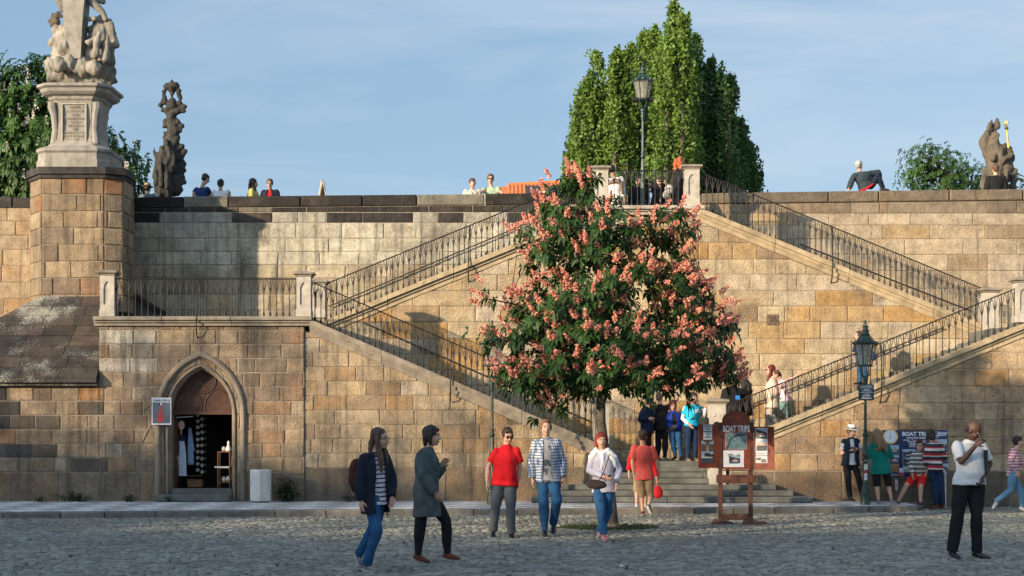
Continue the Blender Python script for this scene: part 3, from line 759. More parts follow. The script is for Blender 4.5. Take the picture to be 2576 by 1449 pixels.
mm_ = n.new('ShaderNodeMath'); mm_.operation = 'MULTIPLY_ADD'; mm_.inputs[1].default_value = -0.055; t.links.new(sp.outputs['X'], mm_.inputs[0]); t.links.new(ad.outputs[0], mm_.inputs[2])
mr_ = n.new('ShaderNodeMapRange'); mr_.inputs['From Min'].default_value = 1.535; mr_.inputs['From Max'].default_value = 1.60; t.links.new(mm_.outputs[0], mr_.inputs[0])
mxl = n.new('ShaderNodeMixRGB'); mxl.inputs[2].default_value = (0.34,0.33,0.26,1); t.links.new(mr_.outputs[0], mxl.inputs[0]); t.links.new(src, mxl.inputs[1]); t.links.new(mxl.outputs[0], bs_.inputs['Base Color'])
k = MB(); r_ = random.Random(9)
HT, HB = (YP-.02, 4.75), (YA-.22, 2.80)         # (y,z) of top and bottom edges
sl = math.hypot(HT[0]-HB[0], HT[1]-HB[1])
ux_ = Vector((0, (HT[0]-HB[0])/sl, (HT[1]-HB[1])/sl)); nn_ = Vector((0, -ux_.z, ux_.y))
xl_top, xl_bot, xr_ = xpl1-.05, -13.6, xS-.01
def hood(s, tx):                                 # s along the slope 0 bottom..1 top, tx world x
    return Vector((tx, HB[0], HB[1])) + ux_*(s*sl)
rowsN = 8; row_e = [i/rowsN for i in range(rowsN+1)]
for i in range(rowsN):
    s0, s1 = row_e[i], row_e[i+1]
    left0 = xl_bot+(xl_top-xl_bot)*s0; left1 = xl_bot+(xl_top-xl_bot)*s1
    x = xr_
    while x > left0:
        w = r_.uniform(.6,1.1); xn = x-w
        a0, a1 = max(xn, left0), max(xn, left1); b0, b1 = x, max(x, left1)
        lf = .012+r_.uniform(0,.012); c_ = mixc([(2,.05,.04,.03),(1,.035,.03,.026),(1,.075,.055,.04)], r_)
        lo = [hood(s0,a0+.006), hood(s0,b0-.006), hood(s1-.006,b1-.006), hood(s1-.006,a1+.006)]
        if b1-a1 < .02: lo = [hood(s0,a0+.006), hood(s0,b0-.006), hood(s1-.006,b1-.002), hood(s1-.006,b1-.006)]
        k.loft([[p_-nn_*.05 for p_ in lo], [p_+nn_*(lf*.5) for q_, p_ in enumerate(lo)]], 0, c_)
        x = xn
hood_ob = MB(); hood_ob.merge(k)
# the return on the left, sunlight put into its paler colour, and the drip mould
tl = Vector((xl_top, HT[0], HT[1])); bl = Vector((xl_bot, HB[0], HB[1]))
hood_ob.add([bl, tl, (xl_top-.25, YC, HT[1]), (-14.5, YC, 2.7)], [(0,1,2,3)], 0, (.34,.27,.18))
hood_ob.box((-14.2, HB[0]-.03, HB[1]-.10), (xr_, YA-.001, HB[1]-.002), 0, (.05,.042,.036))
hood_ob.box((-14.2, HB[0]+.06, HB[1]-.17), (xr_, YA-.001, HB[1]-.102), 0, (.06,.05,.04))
hood_ob.build('pier_roof', LICH, bridge)
# sloping foot of stone beside the left landing, behind the railing
k = MB(); a, b_, c_ = XZ(330,731,40.2), XZ(405,784,40.2), XZ(300,700,40.2)
k.prism([(a[0]-.4,3.6),(b_[0]+.3,3.6),(b_[0],b_[1]),(a[0]-.3,a[1]+.12)], 39.9, YC-.03); k.build('raking_buttress', STEPM, bridge)
k = MB(); k.prism([(a[0]-.35,a[1]+.10),(b_[0]+.05,b_[1]-.08),(b_[0]+.05,b_[1]+.02),(a[0]-.35,a[1]+.2)], 39.82, YC-.035); k.build('raking_coping', BLACKSTONE, bridge)
# roof slab of landing interior: floor of the passage
k = MB(); k.box((xS, YA+.3, ZL-.3), (xP, YB, ZL-.21)); k.build('landing', STEPM, stair)
# ------------------------------------------------------------------ vegetation
LEAF = material('chestnut_leaves', (0.034,0.085,0.017), 0.5, 0.5, 3, 0, spec=0.35)
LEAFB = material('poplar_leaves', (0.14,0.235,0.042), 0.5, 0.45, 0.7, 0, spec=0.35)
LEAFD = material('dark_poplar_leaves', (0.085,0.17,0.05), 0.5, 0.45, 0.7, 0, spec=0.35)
LEAFC = material('old_chestnut_leaves', (0.048,0.11,0.02), 0.5, 0.5, 0.8, 0, spec=0.35)
BARK = material('bark', (0.17,0.135,0.10), 0.95, 0.45, 9, 0.8, 40)
BARKD = material('dark_bark', (0.06,0.045,0.035), 0.95, 0.45, 9, 0.5, 40)
PETAL = material('pink_blossom', (0.86,0.38,0.27), 0.7, 0.35, 22, 0)
WPETAL = material('white_blossom', (0.75,0.68,0.58), 0.7, 0.2, 22, 0)
for m_ in (LEAF, LEAFB, LEAFD, LEAFC, PETAL):
    t = m_.node_tree; b = t.nodes['Principled BSDF']
    tr = t.nodes.new('ShaderNodeBsdfTranslucent'); ms = t.nodes.new('ShaderNodeMixShader'); ms.inputs[0].default_value = 0.3
    lk = b.inputs['Base Color'].links[0].from_socket; t.links.new(lk, tr.inputs[0])
    o_ = [q for q in t.nodes if q.type == 'OUTPUT_MATERIAL'][0]
    t.links.new(b.outputs[0], ms.inputs[1]); t.links.new(tr.outputs[0], ms.inputs[2]); t.links.new(ms.outputs[0], o_.inputs['Surface'])
def norm(a): return a/np.maximum(np.linalg.norm(a, axis=-1, keepdims=True), 1e-9)
def leaflets(base, d, up, ln, wd, droop=0.25):
    """folded drooping blades: 6 vertices, 4 triangles each"""
    d = norm(d); sd_ = norm(np.cross(d, up)); n_ = np.cross(sd_, d); ln = ln[:, None]; wd = wd[:, None]
    m_ = base + d*ln*.55 - np.array([0,0,1])*ln*droop*.25
    tip = base + d*ln - np.array([0,0,1])*ln*droop
    l_ = m_ + sd_*wd*.5 + n_*wd*.22 + d*ln*.08; r_ = m_ - sd_*wd*.5 + n_*wd*.22 + d*ln*.08
    N = len(base); v = np.stack([base, l_, m_, r_, tip], 1).reshape(-1, 3)
    t_ = np.array([[0,2,1],[0,3,2],[1,2,4],[2,3,4]]); f = (np.arange(N)[:, None, None]*5 + t_[None]).reshape(-1)
    return v, f
def palmate(cent, outw, size, rs, k=6):
    N = len(cent); a = rs.uniform(0, 6.28, (N, 1)) + np.arange(k)[None]*(5.4/k); e1 = norm(np.cross(outw, rs.normal(size=(N,3)))); e2 = np.cross(outw, e1)
    d = (np.cos(a)[..., None]*e1[:, None] + np.sin(a)[..., None]*e2[:, None])*0.85 + outw[:, None]*0.35
    d[..., 2] -= 0.35
    base = np.repeat(cent[:, None], k, 1).reshape(-1, 3); up = np.repeat((outw+np.array([0,0,.8]))[:, None], k, 1).reshape(-1, 3)
    ln = (size*rs.uniform(.7, 1.15, N*k)); return leaflets(base, d.reshape(-1, 3), up, ln, ln*.40, .38)
def panicles(cent, d, L_, R_, rs, k=46, q=0.02):
    N = len(cent); t_ = rs.uniform(0, 1, (N, k)); rad = R_*(1-t_*.75)*np.sqrt(rs.uniform(.2, 1, (N, k))); a = rs.uniform(0, 6.28, (N, k))
    e1 = norm(np.cross(d, np.array([.3,.9,.2])[None])); e2 = np.cross(d, e1)
    p = cent[:, None] + d[:, None]*(t_*L_)[..., None] + (np.cos(a)*rad)[..., None]*e1[:, None] + (np.sin(a)*rad)[..., None]*e2[:, None]
    p = p.reshape(-1, 3); M_ = len(p); x_ = norm(rs.normal(size=(M_, 3))); y_ = norm(np.cross(x_, rs.normal(size=(M_, 3)))); s_ = q*rs.uniform(.6, 1.3, (M_, 1))
    v = np.stack([p-x_*s_, p-y_*s_, p+x_*s_, p+y_*s_, ], 1); v[:, 1] += np.cross(x_, y_)*s_*.5; v[:, 3] += np.cross(x_, y_)*s_*.5
    return v.reshape(-1, 3), (np.arange(M_)[:, None]*4 + np.arange(4)[None]).reshape(-1)
def obj_raw(name, v, f, k, mat_, root, smooth=False):
    me_ = raw_mesh(name, np.asarray(v)-np.array(root.location), k, f, mat_, smooth); o = bpy.data.objects.new(name, me_); COL.objects.link(o); o.parent = root; return o
def limb(mb, a, b, r0, r1, rs, n=5, wob=.06, n_side=7):
    a, b = Vector(a), Vector(b); L_ = (b-a).length; pts, rad = [], []
    for i in range(n+1):
        t_ = i/n; w = math.sin(math.pi*t_)*wob*L_
        pts.append(a.lerp(b, t_) + Vector((rs.normal()*w*.5, rs.normal()*w*.5, w*.9 + rs.normal()*w*.2))); rad.append(r0+(r1-r0)*t_)
    mb.tube(pts, rad, n_side); return pts

# red flowering chestnut in the square
TY = 28.5; s_ = FP/TY
tree = thing('chestnut_tree', P(1538,1326,TY), 'young chestnut tree covered in salmon pink blossom, growing in the square', 'tree')
bounds = [(438,1440,1462),(465,1425,1495),(505,1360,1540),(540,1325,1600),(562,1315,1738),(600,1312,1745),(650,1328,1742),(690,1335,1740),(720,1325,1768),(760,1288,1808),(800,1268,1828),(850,1240,1842),(900,1242,1846),(950,1250,1846),(990,1290,1822),(1015,1330,1760)]
bv = np.array(bounds, float)
rs = np.random.RandomState(3)
clumps = []
def try_clump(v, fr, ph, rmin):
    l_, r_ = np.interp(v, bv[:,0], bv[:,1]), np.interp(v, bv[:,0], bv[:,2])
    w = (r_-l_)/2; um = (r_+l_)/2; x = um + w*fr*math.cos(ph); dy = w/s_*fr*math.sin(ph)*.85
    p = P(x, v, TY); p.y += dy
    if any((p-c).length < rmin for c in clumps): return
    clumps.append(p)
for _ in range(2600):
    v = rs.choice([rs.uniform(445, 965), rs.uniform(700, 965)]); try_clump(v, math.sqrt(rs.uniform(.12, .97)), rs.uniform(0, 6.283), .335)
clumps = [c for c in clumps if rs.rand() > .14]
clumps += [P(1228,752,TY-.3), P(1450,450,TY), P(1690,545,TY), P(1712,560,TY+.3), P(1400,1025,TY-.4), P(1375,1000,TY-.2), P(1415,1000,TY-.3), P(1622,985,TY-.9), P(1590,975,TY-.7), P(1340,985,TY-.2), P(1838,830,TY), P(1830,940,TY-.2)]
clumps = [c for c in clumps if not any((c-P(g_[0],g_[1],TY)).xz.length < g_[2] for g_ in ((1500,702,.22),(1620,758,.24),(1795,700,.20),(1590,530,.28),(1700,690,.08),(1322,715,.18),(1640,640,.12),(1400,640,.08),(1560,880,.14),(1380,880,.12),(1720,880,.14)))]
tb = MB()
trunk = [P(1538,1330,TY), P(1535,1250,TY), P(1524,1150,TY), P(1511,1060,TY), P(1512,980,TY), P(1516,880,TY), P(1512,760,TY), P(1500,640,TY), P(1480,540,TY), P(1455,440,TY)]
tr_r = [.135,.095,.085,.085,.075,.065,.05,.038,.026,.010]
tb.tube(trunk, tr_r, 12); tb.tube([trunk[0]+Vector((0,0,-.05)), trunk[0]+Vector((0,0,.12))], [.17,.12], 12)
tb.build('trunk', BARK, tree, smooth=True)
bm_ = MB(); nodes = [(trunk[i], tr_r[i]) for i in range(4, 10)]
order = sorted(clumps, key=lambda c: -(c-Vector((c.x*0+trunk[5].x, TY, c.z))).length)
mains = []
for c in order[:26]:
    zt = max(trunk[3].z+.15, min(trunk[8].z, c.z-.45-.35*rs.rand())); k_ = min(range(4, 9), key=lambda i: abs(trunk[i].z-zt)); a = trunk[k_]
    mains += [(p, .028-.004*i) for i, p in enumerate(limb(bm_, a, c, .036, .009, rs, 5, .09))]
for c in order[26:]:
    cand = mains + nodes
    a, r_ = min(cand, key=lambda q_: (q_[0]-c).length + (1.5 if q_[0].z > c.z+.1 else 0)); pl = limb(bm_, a, c, min(.016, r_*.8), .005, rs, 3, .1, 5)
bm_.build('branch', BARKD, tree, smooth=True)
V1, F1, V2, F2 = [], [], [], []; o1 = o2 = 0
axis_x = trunk[5].x
for c in clumps:
    n_ = rs.randint(6, 12); ce = np.array(c) + rs.normal(size=(n_,3))*np.array([.115,.115,.095])
    out_ = norm(ce - np.array([axis_x, TY, c.z-.5])[None] + rs.normal(size=(n_,3))*.5)
    v, f = palmate(ce, out_, .165, rs, 6); V1.append(v); F1.append(f+o1); o1 += len(v)
    nf = rs.choice([2,3,3,4,5]) if c.z > 2.5 else rs.choice([0,1,2,3])
    if nf:
        oo = np.array(c - Vector((axis_x, TY, c.z-.55))); oo = oo/np.linalg.norm(oo)
        d_ = norm(oo[None] + rs.normal(size=(nf,3))*.35 + np.array([0,-.25,.35])); ce = np.array(c)[None] + d_*.12 + rs.normal(size=(nf,3))*.09
        v, f = panicles(ce, d_, .20, .062, rs, 52, .020); V2.append(v); F2.append(f+o2); o2 += len(v)
obj_raw('foliage', np.vstack(V1), np.concatenate(F1), 3, LEAF, tree)
obj_raw('blossom', np.vstack(V2), np.concatenate(F2), 4, PETAL, tree)
# grate and moss ring round its foot
gt = thing('tree_grate', (P(1533,1322,TY).x, 28.5, 0), 'round iron tree grate in a ring of moss at the foot of the blossoming tree', 'tree grate')
k = MB(); c0 = gt.location
k.lathe([(.88,-.03),(.88,-.004),(.02,-.002)], c0, 40); k.build('moss_ring', GRASSM, gt)
k = MB(); k.lathe([(.45,-.01),(.45,.012),(.40,.012),(.40,.004),(.24,.004),(.24,.012),(.20,.012),(.20,-.01)], c0, 32)
for i in range(16):
    a = i*math.pi/8; k.tube([c0+Vector((math.cos(a)*.21, math.sin(a)*.21, .008)), c0+Vector((math.cos(a)*.43, math.sin(a)*.43, .008))], [.012]*2, 4)
k.build('grate', IRON, gt)
vv = np.column_stack([rs.uniform(-.86,.86,1500), rs.uniform(-.86,.86,1500), np.full(1500, -.004)]); vv = vv[(np.hypot(vv[:,0],vv[:,1]) < .86) & (np.hypot(vv[:,0],vv[:,1]) > .46)] + np.array(c0)
v, f = leaflets(vv, np.column_stack([rs.normal(size=len(vv))*.5, rs.normal(size=len(vv))*.5, np.ones(len(vv))]), rs.normal(size=(len(vv),3)), rs.uniform(.02,.06,len(vv)), np.full(len(vv), .012), 0)
obj_raw('grass', v, f, 3, GRASSM, gt)

# tall poplars behind the bridge
def leaf_quads(p, size, rs):
    M_ = len(p); x_ = norm(rs.normal(size=(M_, 3))); y_ = norm(np.cross(x_, rs.normal(size=(M_, 3)))); s2 = size*rs.uniform(.55, 1.25, (M_, 1))
    v = np.stack([p-x_*s2, p-y_*s2*.7, p+x_*s2, p+y_*s2*.7], 1); return v.reshape(-1, 3), (np.arange(M_)[:, None]*4+np.arange(4)[None]).reshape(-1)
def poplar(spires, Y, mat_, label, seed, size=.072):
    rs = np.random.RandomState(seed); s_ = FP/Y; um = np.mean([q[0] for q in spires]); g_ = P(um, HZ, Y); g_.z = 0
    th = thing('poplar_tree', g_, label, 'tree', 'poplar trees behind the bridge'); tk = MB()
    tk.tube([g_, g_+Vector((0,0,5))], [.45,.32], 10); tk.build('trunk', BARKD, th)
    pts = []; br = MB()
    for (u, v0, rw) in spires:
        dy = rs.uniform(-1.3, 1.3); top = P(u, v0, Y); base = P(u+rs.uniform(-8, 8), 520, Y); top.y += dy; base.y += dy*.6
        br.tube([g_+Vector((0,0,4.5)), base, base.lerp(top, .5), top], [.16,.11,.05,.012], 6)
        H_ = top.z-base.z; nb = int(H_*8)
        for i in range(nb):
            t_ = rs.uniform(0, 1)**.85; zt = 1-t_       # t_: 0 bottom, 1 top
            env = rw/s_*(min(1, (zt*H_/3.4)**.9 if zt > 0 else 0)+.30*zt)*rs.uniform(.45, 1.25) + .04
            a = rs.uniform(0, 6.283); rr = env*rs.uniform(.35, 1.0); c = base.lerp(top, t_) + Vector((math.cos(a)*rr, math.sin(a)*rr, rr*.5))
            if rs.rand() < .35: br.tube([base.lerp(top, t_) - Vector((0,0,.25)), c], [.018,.006], 4)
            k_ = rs.randint(55, 90); sg = .10+.10*min(1, env); ln_ = min(rs.uniform(.5, 1.5), max(.15, (top.z-c.z)*.85)); tt = rs.uniform(0, 1, (k_, 1))
            pts.append(np.array(c)[None] + tt*ln_*np.array([math.cos(a)*.22, math.sin(a)*.22, 1.0])[None] + rs.normal(size=(k_, 3))*np.array([sg, sg, .12])*(1.15-tt))
        for q in range(14): pts.append((np.array(top)+np.array([0,0,-.13*q]))[None] + rs.normal(size=(9,3))*np.array([.03+.010*q,.03+.010*q,.08]))
    p = np.vstack(pts); p = p[p[:, 2] > 6.5]
    v, f = leaf_quads(p, size, rs); obj_raw('foliage', v, f, 4, mat_, th)
    br.build('branch', BARK, th)
poplar([(1497,141,26),(1467,215,24),(1456,250,20),(1442,352,18),(1432,400,14),(1528,205,24),(1515,250,24),(1553,137,26),(1482,190,18),(1540,180,20),(1570,190,20)], 62, LEAFB, 'leftmost and lowest poplar of the clump, with narrow pointed tips, left of the high lantern', 1)
poplar([(1588,122,26),(1600,200,28),(1621,88,24),(1640,92,24),(1655,108,20),(1610,140,22)], 64, LEAFB, 'poplar directly behind the high lantern, second from the left in its clump', 2)
poplar([(1697,6,34),(1672,110,30),(1718,90,30),(1690,240,44),(1684,70,20),(1712,55,20),(1735,150,26)], 61, LEAFB, 'tallest poplar of the clump, its single tip nearly touching the top of the picture', 3)
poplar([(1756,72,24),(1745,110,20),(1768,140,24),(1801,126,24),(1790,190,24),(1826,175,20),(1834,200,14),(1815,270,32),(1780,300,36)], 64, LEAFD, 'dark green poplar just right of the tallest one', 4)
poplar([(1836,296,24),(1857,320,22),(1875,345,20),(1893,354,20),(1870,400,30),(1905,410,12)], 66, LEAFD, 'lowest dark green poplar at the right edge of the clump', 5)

def chestnut_back(bnds, Y, label, seed, nC, sz, candles, name='horse_chestnut_tree', trunk_u=None, vmax=500, gaps=(), mat_=None, rmin=.5, spread=.34, n_leaf=(10,17)):
    rs = np.random.RandomState(seed); s_ = FP/Y; b_ = np.array(bnds, float); tu = trunk_u or (b_[-1,1]+b_[-1,2])/2; g_ = P(tu, HZ, Y); g_.z = 0
    th = thing(name, g_, label, 'tree'); cl_ = []
    for _ in range(nC*6):
        v = rs.uniform(b_[0,0], vmax); l_, r_ = np.interp(v, b_[:,0], b_[:,1]), np.interp(v, b_[:,0], b_[:,2]); w = (r_-l_)/2; fr = math.sqrt(rs.uniform(.05,1)); ph = rs.uniform(0,6.283)
        p = P((l_+r_)/2+w*fr*math.cos(ph), v, Y); p.y += w/s_*fr*math.sin(ph)*.8
        if any((p-c).length < rmin for c in cl_): continue
        if any(math.hypot((p.x-P(q[0],0,Y).x)*s_, (p.z-P(0,q[1],Y).z)*s_) < q[2] for q in gaps): continue
        cl_.append(p)
        if len(cl_) >= nC: break
    tk = MB(); top = P(tu, vmax-40, Y); tk.tube([g_, g_.lerp(top,.5), top], [.4,.3,.18], 10); tk.build('trunk', BARKD, th)
    br = MB(); ms_ = [(top,.12)]
    for c in sorted(cl_, key=lambda c: -(c-top).length)[:16]: ms_ += [(p, .06) for p in limb(br, top, c, .10, .02, rs, 5, .1, 6)]
    for c in cl_:
        a, r_ = min(ms_, key=lambda q: (q[0]-c).length); limb(br, a, c, .035, .012, rs, 3, .1, 5)
    br.build('branch', BARKD, th)
    V, F = [], []; o = 0; V2, F2 = [], []; o2 = 0; mid = np.array([P(tu,0,Y).x, Y, P(0,(b_[0,0]+vmax)/2,Y).z])
    for c in cl_:
        n_ = rs.randint(*n_leaf); ce = np.array(c)+rs.normal(size=(n_,3))*spread; ou = norm(ce-mid[None]+rs.normal(size=(n_,3))*.6+np.array([0,0,.4]))
        v, f = palmate(ce, ou, sz, rs, 6); V.append(v); F.append(f+o); o += len(v)
        if rs.rand() < candles:
            nf = rs.randint(1, 3); v, f = panicles(np.array(c)[None]+norm(np.array([[0,-1,.6]])+rs.normal(size=(nf,3))*.5)*.35, norm(np.array([[0,-.15,1]])+rs.normal(size=(nf,3))*.1), .30, .075, rs, 34, .03); V2.append(v); F2.append(f+o2); o2 += len(v)
    obj_raw('foliage', np.vstack(V), np.concatenate(F), 3, mat_ or LEAFC, th)
    if V2: obj_raw('blossom', np.vstack(V2), np.concatenate(F2), 4, WPETAL, th)
chestnut_back([(165,70,105),(185,30,135),(205,-30,150),(260,-60,175),(330,-60,240),(365,-60,290),(400,-60,342),(430,-60,358),(495,-60,366)], 56, 'large chestnut tree with white blossom candles behind the pier at the left edge', 31, 270, .25, .6, trunk_u=150, rmin=.42)
chestnut_back([(371,2325,2350),(385,2290,2385),(405,2276,2420),(430,2270,2455),(480,2275,2480)], 85, 'small round tree with an open crown beyond the parapet, left of the bishop statue', 32, 105, .20, 0, name='round_tree', trunk_u=2375, vmax=480, gaps=((2340,445,11),(2400,455,9),(2375,425,7),(2430,460,6)), rmin=.62, spread=.32, n_leaf=(14,22))
chestnut_back([(408,2490,2500),(420,2465,2520),(445,2445,2590),(475,2440,2600)], 88, 'low leafy tree partly hidden behind the bishop statue', 33, 40, .20, 0, name='round_tree', trunk_u=2520, vmax=478, rmin=.75, spread=.3)
# weeds along the walls
def weed(u, v, w, h, label, seed, Y=35.75, kind_='weed', size=.07, n_=90):
    rs = np.random.RandomState(seed); g_ = P(u, v, Y); g_.z = .115; th = thing(kind_, g_, label, 'weed')
    st = MB(); ce = []
    for i in range(int(n_/8)+3):
        a = rs.uniform(-1,1); tip = g_+Vector((a*w*.5, -rs.uniform(0,.16), h*rs.uniform(.35,1)*(1-.45*abs(a)))); st.tube([g_+Vector((a*w*.25,0,0)), g_.lerp(tip,.5)+Vector((0,0,.03)), tip], [.006,.005,.002], 5)
        for k_ in range(8): ce.append(np.array(g_.lerp(tip, rs.uniform(.25,1)))+rs.normal(size=3)*.025)
    st.build('stem', GRASSM, th); ce = np.array(ce); d_ = norm(np.column_stack([rs.normal(size=len(ce)), -abs(rs.normal(size=len(ce)))*.8, rs.normal(size=len(ce))*.5+.35]))
    v_, f_ = leaflets(ce, d_, np.tile([0,0,1.],(len(ce),1)), size*rs.uniform(.7,1.5,len(ce)), size*.4*rs.uniform(.7,1.3,len(ce)), .3); obj_raw('foliage', v_, f_, 3, WEEDM, th)
WEEDM = material('weed_leaves', (0.03,0.062,0.018), 0.6, 0.5, 8, 0)
weed(722,1262,.62,.66,'tall dark green weed beside the white concrete bin', 1, size=.13, n_=170)
weed(190,1262,.95,.32,'low bushy weed at the foot of the wall under the stone roof', 2, size=.06, n_=260)
weed(330,1264,.45,.20,'small weed at the wall foot just left of the shop door', 3, n_=70)
weed(885,1262,.4,.28,'weed at the wall foot beside the woman with the long hair', 4, n_=80)
weed(105,1268,.35,.14,'tiny weed at the wall foot near the left edge', 5, n_=40)
weed(425,1262,.10,.16,'tuft of weed growing on the shop doorstep', 6, Y=35.55, n_=24)

# ------------------------------------------------------------------ unseen houses across the square, added and sized to shade the staircase foot
PLAS = material('plaster', (0.55,0.48,0.36), .9, .15, 2, .2, 30); TILE = material('clay_tile', (0.40,0.11,0.035), .85, .3, 4, .2, 30); GLASSD = material('window_glass', (0.03,0.035,0.04), .1, .1, 3, 0)
hd = Vector((.866,-.5,0)); hn = Vector((.5,.866,0)); hs0 = Vector((-92,25,0))
for t0, t1, h, pc_, nm in ((0,13,14.2,(.55,.48,.36),'cream'),(13,26,14.4,(.5,.33,.16),'ochre'),(26,40,14.1,(.45,.28,.22),'pink'),(40,52,15.6,(.5,.5,.46),'grey'),(52,63,12.8,(.35,.4,.27),'sage green'),(63,76,14.3,(.6,.55,.3),'yellow'),(76,90,14.0,(.5,.2,.12),'brick red'),(90,104,13.5,(.3,.36,.42),'pale blue')):
    w = t1-t0; p0 = hs0+hd*t0; PL_ = material('plaster', pc_, .9, .15, 2, .2, 30)
    th = thing('shading_house', p0+hd*(w/2), nm+' plastered town house with a tiled roof, unseen behind the camera, added for its shade', 'house', 'unseen houses added for their shade')
    def q3(a, b_, z): return p0+hd*a-hn*b_+Vector((0,0,z))
    m_ = MB(); m_.add([q3(0,0,0),q3(w,0,0),q3(w,9,0),q3(0,9,0),q3(0,0,h-3),q3(w,0,h-3),q3(w,9,h-3),q3(0,9,h-3)], [(0,3,2,1),(0,1,5,4),(1,2,6,5),(2,3,7,6),(3,0,4,7)]); m_.build('wall', PL_, th)
    m_ = MB(); m_.add([q3(-.02,-.4,h-3.1),q3(w+.02,-.4,h-3.1),q3(w+.02,4.5,h),q3(-.02,4.5,h),q3(w+.02,9.4,h-3.1),q3(-.02,9.4,h-3.1)], [(0,1,2,3),(3,2,4,5),(0,3,5),(1,4,2)]); m_.build('roof', TILE, th)
    for fl in range(3):
        for c in range(4):
            m_ = MB(); a = 1.4+c*2.6; z = 1.0+fl*2.7; m_.add([q3(a,.03,z),q3(a+1.1,.03,z),q3(a+1.1,.03,z+1.6),q3(a,.03,z+1.6)], [(0,1,2,3)]); m_.build('window', GLASSD, th)
# unseen row of trees in front of them, added to filter the low sun
rs = np.random.RandomState(77); LP_ = hs0+hn*20
for i in range(15):
    t_ = 12+i*5.0; g_ = LP_+hd*t_+hn*rs.uniform(-1,1); h = (12.2 if t_ < 59 else 12.5 if t_ < 67.5 else 11.0)+rs.uniform(-.1,.2)
    th = thing('sun_filter_tree', g_, 'unseen leafy tree added to filter the sun, number %s from the far end of its row' % ('one two three four five six seven eight nine ten eleven twelve thirteen fourteen fifteen'.split()[i]), 'tree', 'unseen trees added to filter the sun')
    m_ = MB(); m_.tube([g_, g_+Vector((.1,0,3)), g_+Vector((0,.1,h*.8))], [.22,.17,.05], 8); m_.build('trunk', BARKD, th)
    n_ = 120 if t_ < 59 else 60; cc_ = rs.normal(size=(n_,3)); cc_ = norm(cc_)*rs.uniform(.3,1,(n_,1))**.6*np.array([3.0,3.0,h*.42])+np.array([g_.x,g_.y,h*.57])
    cc_[:,2] = np.minimum(cc_[:,2], h-.25); p_ = (cc_[:,None]+rs.normal(size=(n_,12,3))*.42).reshape(-1,3); v, f = leaf_quads(p_, .20, rs); obj_raw('foliage', v, f, 4, LEAFC, th)
# orange roof beyond the bridge
th = thing('roofed_house', P(1350,HZ,75)*1, 'house beyond the bridge showing only its orange tiled roof', 'house'); 
ORT = material('orange_roof_tile', (0.62,0.17,0.045), .8, .25, 3, .2, 20); Yh = 75
m_ = MB(); a, b_ = P(1250,478,Yh), P(1475,452,Yh); 
m_.box((a.x, Yh, 0), (b_.x, Yh+9, 11.6)); m_.build('wall', PLAS, th)
m_ = MB(); n_ = 22
for i in range(n_+1):
    x = a.x+(b_.x-a.x)*i/n_; zr = P(0, 468-11*i/n_, Yh+4.5).z; ze = P(0,515,Yh-.4).z; xr2 = max(x, a.x+.9)
    m_.tube([(x, Yh-.4, ze), (xr2 if i < 3 else x, Yh+4.5, zr)], [(.105,.075)]*2, 8, side=Vector((1,0,0)))
    if i < n_: m_.add([(x, Yh-.4, ze-.03), (x+.20, Yh-.4, ze-.03), (x+.2, Yh+4.5, zr-.03), (x, Yh+4.5, zr-.03)], [(0,1,2,3)])
m_.tube([(a.x+.5,Yh+4.5,P(0,468,Yh+4.5).z),(b_.x,Yh+4.5,P(0,457,Yh+4.5).z)], [.14]*2, 8); m_.build('roof', ORT, th)
for u in (1340, 1392):
    m_ = MB(); c = P(u, 478, Yh+1.2); m_.box((c.x-.35, c.y-.6, c.z-.25), (c.x+.35, c.y+1.6, c.z+.12)); m_.build('dormer', GLASSD, th)

# ------------------------------------------------------------------ statues
STAT = material('weathered_statue_stone', (0.27,0.245,0.20), .9, .4, 2.2, .6, 22, dark=(.085,.078,.068), streak=.6)
STATD = material('black_weathered_statue', (0.035,0.032,0.027), .8, .6, 3, .8, 22, dark=(.12,.10,.08))
STATM = material('brown_statue_stone', (0.11,0.09,0.066), .9, .5, 2.5, .8, 22, dark=(.045,.038,.03))
GOLD = material('gilding', (0.75,0.5,0.12), .25, .2, 10, 0, metal=1.0)
for q_ in STAT.node_tree.nodes:
    if q_.type == 'MAP_RANGE' and abs(q_.inputs['From Min'].default_value-.52) < .001: q_.inputs['From Min'].default_value = .47; q_.inputs['From Max'].default_value = .58; q_.inputs['To Max'].default_value = .9
def blobs(lst, f, Y, depth=.85):
    mb = MB(); s_ = FP/Y
    for b_ in lst:
        if len(b_) == 3:
            x, y, r_ = b_; u, v = f(x, y); c = P(u, v, Y); rr = r_*f.k/s_; mb.ell(c, (rr, rr*depth, rr), n=14, m=9)
        elif len(b_) == 4:
            x, y, r_, dy = b_; u, v = f(x, y); c = P(u, v, Y); c.y += dy; rr = r_*f.k/s_; mb.ell(c, (rr, rr*depth, rr), n=14, m=9)
        else:
            pts, rad = [], []
            for j in range(0, len(b_)-1, 3): u, v = f(b_[j], b_[j+1]); pts.append(P(u, v, Y)); rad.append(b_[j+2]*f.k/s_)
            if b_[-1]:
                for p_ in pts: p_.y += b_[-1]
            mb.tube(pts, [(q, q*depth) for q in rad], 12, side=Vector((1,0,0)), round_ends=True)
    return mb
class Frame:
    def __init__(s, u0, v0, k): s.u0, s.v0, s.k = u0, v0, k
    def __call__(s, x, y): return s.u0+s.k*x, s.v0+s.k*y
F1_ = Frame(0, 0, .3333)
SY = 39.3
st = thing('statue', (P(205,440,SY).x, SY, 7.7), 'pale baroque statue group of a kneeling saint on clouds above an inscribed pedestal', 'statue')
